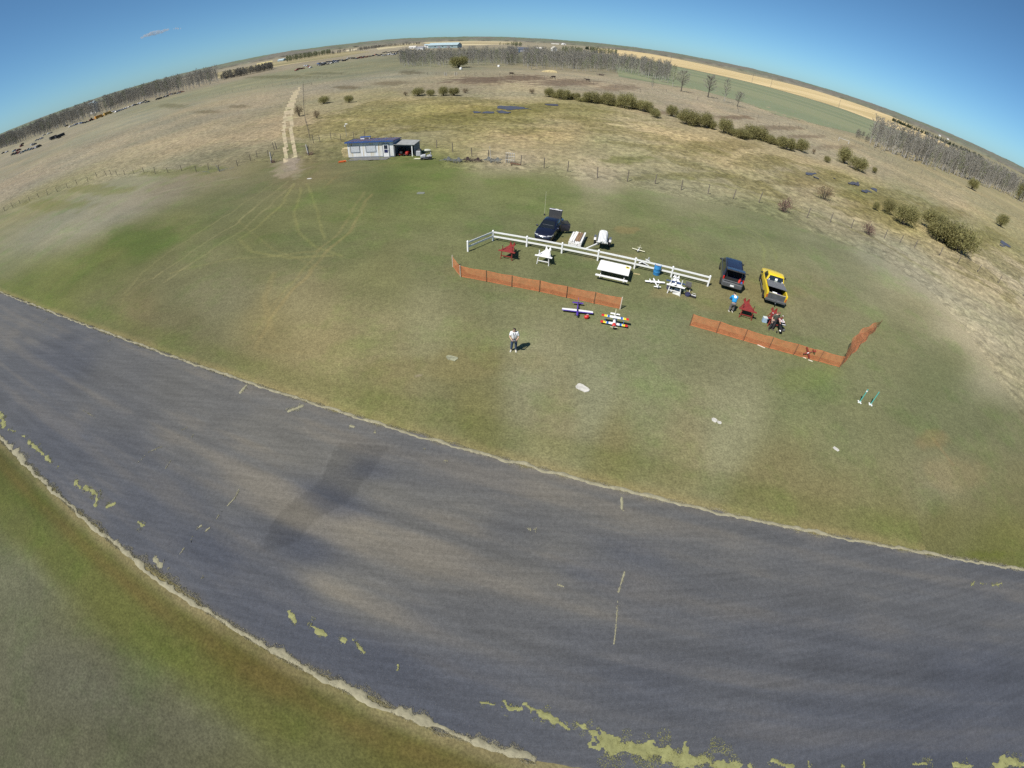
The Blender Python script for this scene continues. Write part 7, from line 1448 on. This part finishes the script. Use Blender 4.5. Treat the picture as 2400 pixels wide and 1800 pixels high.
def blob(px, width, n, seed):
    P = [np.array(at(*q_)[:2]) for q_ in px]; r_ = np.random.default_rng(seed); L = [0]
    for a, b in zip(P[:-1], P[1:]): L.append(L[-1]+np.linalg.norm(b-a))
    nb = max(4, int(L[-1]/.10)) if L[-1] > .01 else 4
    for k in range(nb):
        s = r_.random()*L[-1]; i = max([j for j in range(len(L)-1) if L[j] <= s] or [0]); c_ = P[i] + (P[i+1]-P[i])*((s-L[i])/max(1e-6, L[i+1]-L[i])) if len(P) > 1 else P[0]
        c_ = c_ + r_.normal(size=2)*width*.35; rad = width*(.14+.30*r_.random()**1.5)
        m_ = max(6, int(n*rad*rad)); a_ = r_.random(m_)*6.283; rr__ = rad*np.sqrt(r_.random(m_)); W1.append(c_+np.stack([np.cos(a_)*rr__, np.sin(a_)*rr__], 1))
D0 = crop(0, 660, 800); D4 = crop(0, 1200, 800); D5 = crop(800, 1200, 800); D6 = crop(1600, 1200, 800); D2 = crop(800, 860, 800)
WF = []
for pts, w_ in (([D0(5,850),D0(30,940)],.55),([D0(60,960),D0(100,975)],.3),([D0(140,1000),D0(165,1010)],.25),([D0(190,1040),D0(260,1100)],.42),([D0(265,1100),D0(330,1170)],.36),([D0(380,1200)],.2),([D0(480,1280),D0(520,1340)],.38),([D0(550,1340),D0(630,1380),D0(620,1450)],.48),([D0(700,1460),D0(740,1440)],.42),([D0(900,1560),D0(930,1580)],.36),
        ([D4(1870,650),D4(1910,710)],.30),([D4(2000,720),D4(2060,770),D4(2110,800)],.36),([D5(10,830),D5(20,840)],.30),([D5(80,830),D5(150,915)],.22),([D5(368,990),D5(365,1030)],.14),([D5(900,1235),D5(990,1250)],.16),([D5(1050,1220),D5(1090,1280),D5(1190,1275)],.30),([D5(1190,1250),D5(1330,1320),D5(1480,1410)],.34),
        ([D5(1530,1375),D5(1650,1440),D5(1680,1500)],.40),([D5(1680,1490),D5(1900,1540),D5(2100,1570),D5(2212,1590)],.95),([D6(0,1600),D6(150,1610),D6(330,1640)],.75),([D6(430,1640),D6(440,1655)],.22),([D6(590,1610),D6(640,1640),D6(700,1650)],.32),([D6(810,1615),D6(815,1650)],.12),([D6(1030,1640),D6(1040,1650)],.25),([D6(1170,1620),D6(1175,1655)],.16),([D6(1490,1635),D6(1600,1630)],.32),([D6(1750,1645),D6(1880,1645)],.36),([D6(2020,1650),D6(2080,1600),D6(2200,1640)],.6),
        ([D6(1865,480),D6(1890,450)],.16),([D6(1925,463),D6(1965,470)],.10),([D6(2000,480),D6(2065,465)],.24)): WF.append((pts, w_)); blob(pts, w_, 1500, int(pts[0][0])+7)
mat_sheet('weed_mat', WF, M_MOSS); scatter('weeds', np.vstack(W1), M_MOSS, .04, .02, .15)
W1 = []; WF = []
for pts, w_ in (([D0(895,1175),D0(960,1110),D0(1050,1070)],.08),([D0(1075,1215),D0(1110,1160)],.05),([D0(1180,965),D0(1215,945)],.04),([D0(1245,1010),D0(1260,990)],.04),([D0(1405,1540),D0(1440,1490)],.06),([D0(1475,1455),D0(1520,1410),D0(1550,1350)],.10),([D0(700,392),D0(755,358)],.10),([D0(1560,720),D0(1600,675)],.22),([D0(1875,840),D0(1960,810)],.26),([D0(540,835),D0(620,885)],.03),([D0(250,290),D0(310,240)],.05),
        ([D4(1165,280),D4(1195,235)],.12),([D4(1240,200),D4(1250,160)],.05),([D4(1275,120),D4(1305,90)],.10),([D4(1330,130),D4(1360,105)],.10),([D4(1010,310),D4(1035,345),D4(1045,350)],.34),([D4(1090,370)],.12),([D4(1308,432)],.14),([D2(1833,1330),D2(1795,1460)],.09),([D2(1815,850),D2(1817,920)],.14),([D2(60,385),D2(80,390)],.20),([D2(220,428)],.14),([D2(672,610)],.20),([D2(540,535)],.06),([D2(1225,1057)],.12),([D2(1258,1054)],.12),([D2(1400,1415),D2(1440,1425)],.06),([D5(1790,580),D5(1775,780),D5(1765,855)],.03),([D2(1090,635)],.06)): WF.append((pts, max(.07, w_*1.1))); blob(pts, w_*1.2, 3000, int(pts[0][0])+3)
M_CRACK = leaf_mat('crack_grass_blades', (.27, .255, .165), .2, 2.0); mat_sheet('crack_grass_mat', WF, M_CRACK, .022, seed=3); scatter('crack_grass', np.vstack(W1), M_CRACK, .04, .02, .2)
# fringes along both runway edges
rs_ = np.random.default_rng(5); n = 30000
s_ = rs_.uniform(-75, s_end+.4, n); lob = fbm(s_*1.1, s_*0+3, 4, 81); lw = .10+.22*np.clip(lob-.35, 0, 1)+.10*fbm(s_*3.1, s_*0+9, 3, 83)
t_f = -.10 + lw*rs_.random(n)**1.3*1.1; x_, y_ = road_xy(s_, t_f + .38*(lob-.45)*.9)
near_n = 50000; s2 = rs_.uniform(-75, 12, near_n); lob2 = fbm(s2*.8, s2*0+5, 4, 82); lump2 = fbm(s2*2.6, s2*0+1, 3, 86)
w2 = .16+.55*np.clip(lump2-.30, 0, 1)*np.clip(fbm(s2*.22, s2*0+8, 3, 87)*1.9-.25, .12, 1.2); t_n = RW + .14 - w2*rs_.random(near_n)**1.1*1.5; x2, y2 = road_xy(s2, t_n + .55*(lob2-.5)*.8)
Vs = []; 
def edge_sheet(s0, s1, t_of, width_of, side, ds=.045, nt=26):
    S__ = np.arange(s0, s1, ds); u_ = np.linspace(0, 1, nt); SS, UU = np.meshgrid(S__, u_); base = t_of(SS); wv = width_of(SS)
    wv = wv*(1+.5*(fbm(SS*7, SS*0+2, 2, 91)-.5)); TT = base + side*wv*(1.0-UU*1.35); X, Y = road_xy(SS, TT); Z = .034 + .05*np.sin(math.pi*np.clip(UU, 0, 1))**.6*(.3+1.1*fbm(SS*6, TT*6, 3, 92))*np.clip(wv/.25, .25, 1)
    k = np.arange(SS.size).reshape(SS.shape); return np.stack([X, Y, Z], -1).reshape(-1, 3), np.stack([k[:-1, :-1], k[:-1, 1:], k[1:, 1:], k[1:, :-1]], -1).reshape(-1, 4)
eA = edge_sheet(-75, s_end+.3, lambda S: .38*(fbm(S*1.1, S*0+3, 4, 81)-.45)*-.9-.02, lambda S: .05+.16*np.clip(fbm(S*1.1, S*0+3, 4, 81)-.35, 0, 1)+.10*fbm(S*3.1, S*0+9, 3, 83), 1)
eB = edge_sheet(-75, 12, lambda S: RW+.12-.55*(fbm(S*.8, S*0+5, 4, 82)-.5)*.8, lambda S: .10+.50*np.clip(fbm(S*2.6, S*0+1, 3, 86)-.30, 0, 1)*np.clip(fbm(S*.22, S*0+8, 3, 87)*1.9-.25, .12, 1.2), -1)
eV, eF = cat([eA, eB]); o = mesh_np('dry_grass_mat', eV, eF, M_DRY); o['kind'] = 'stuff'
scatter('dry_grass', np.vstack([np.stack([x_, y_], 1), np.stack([x2, y2], 1)]), M_DRY, .055, .012, .28)
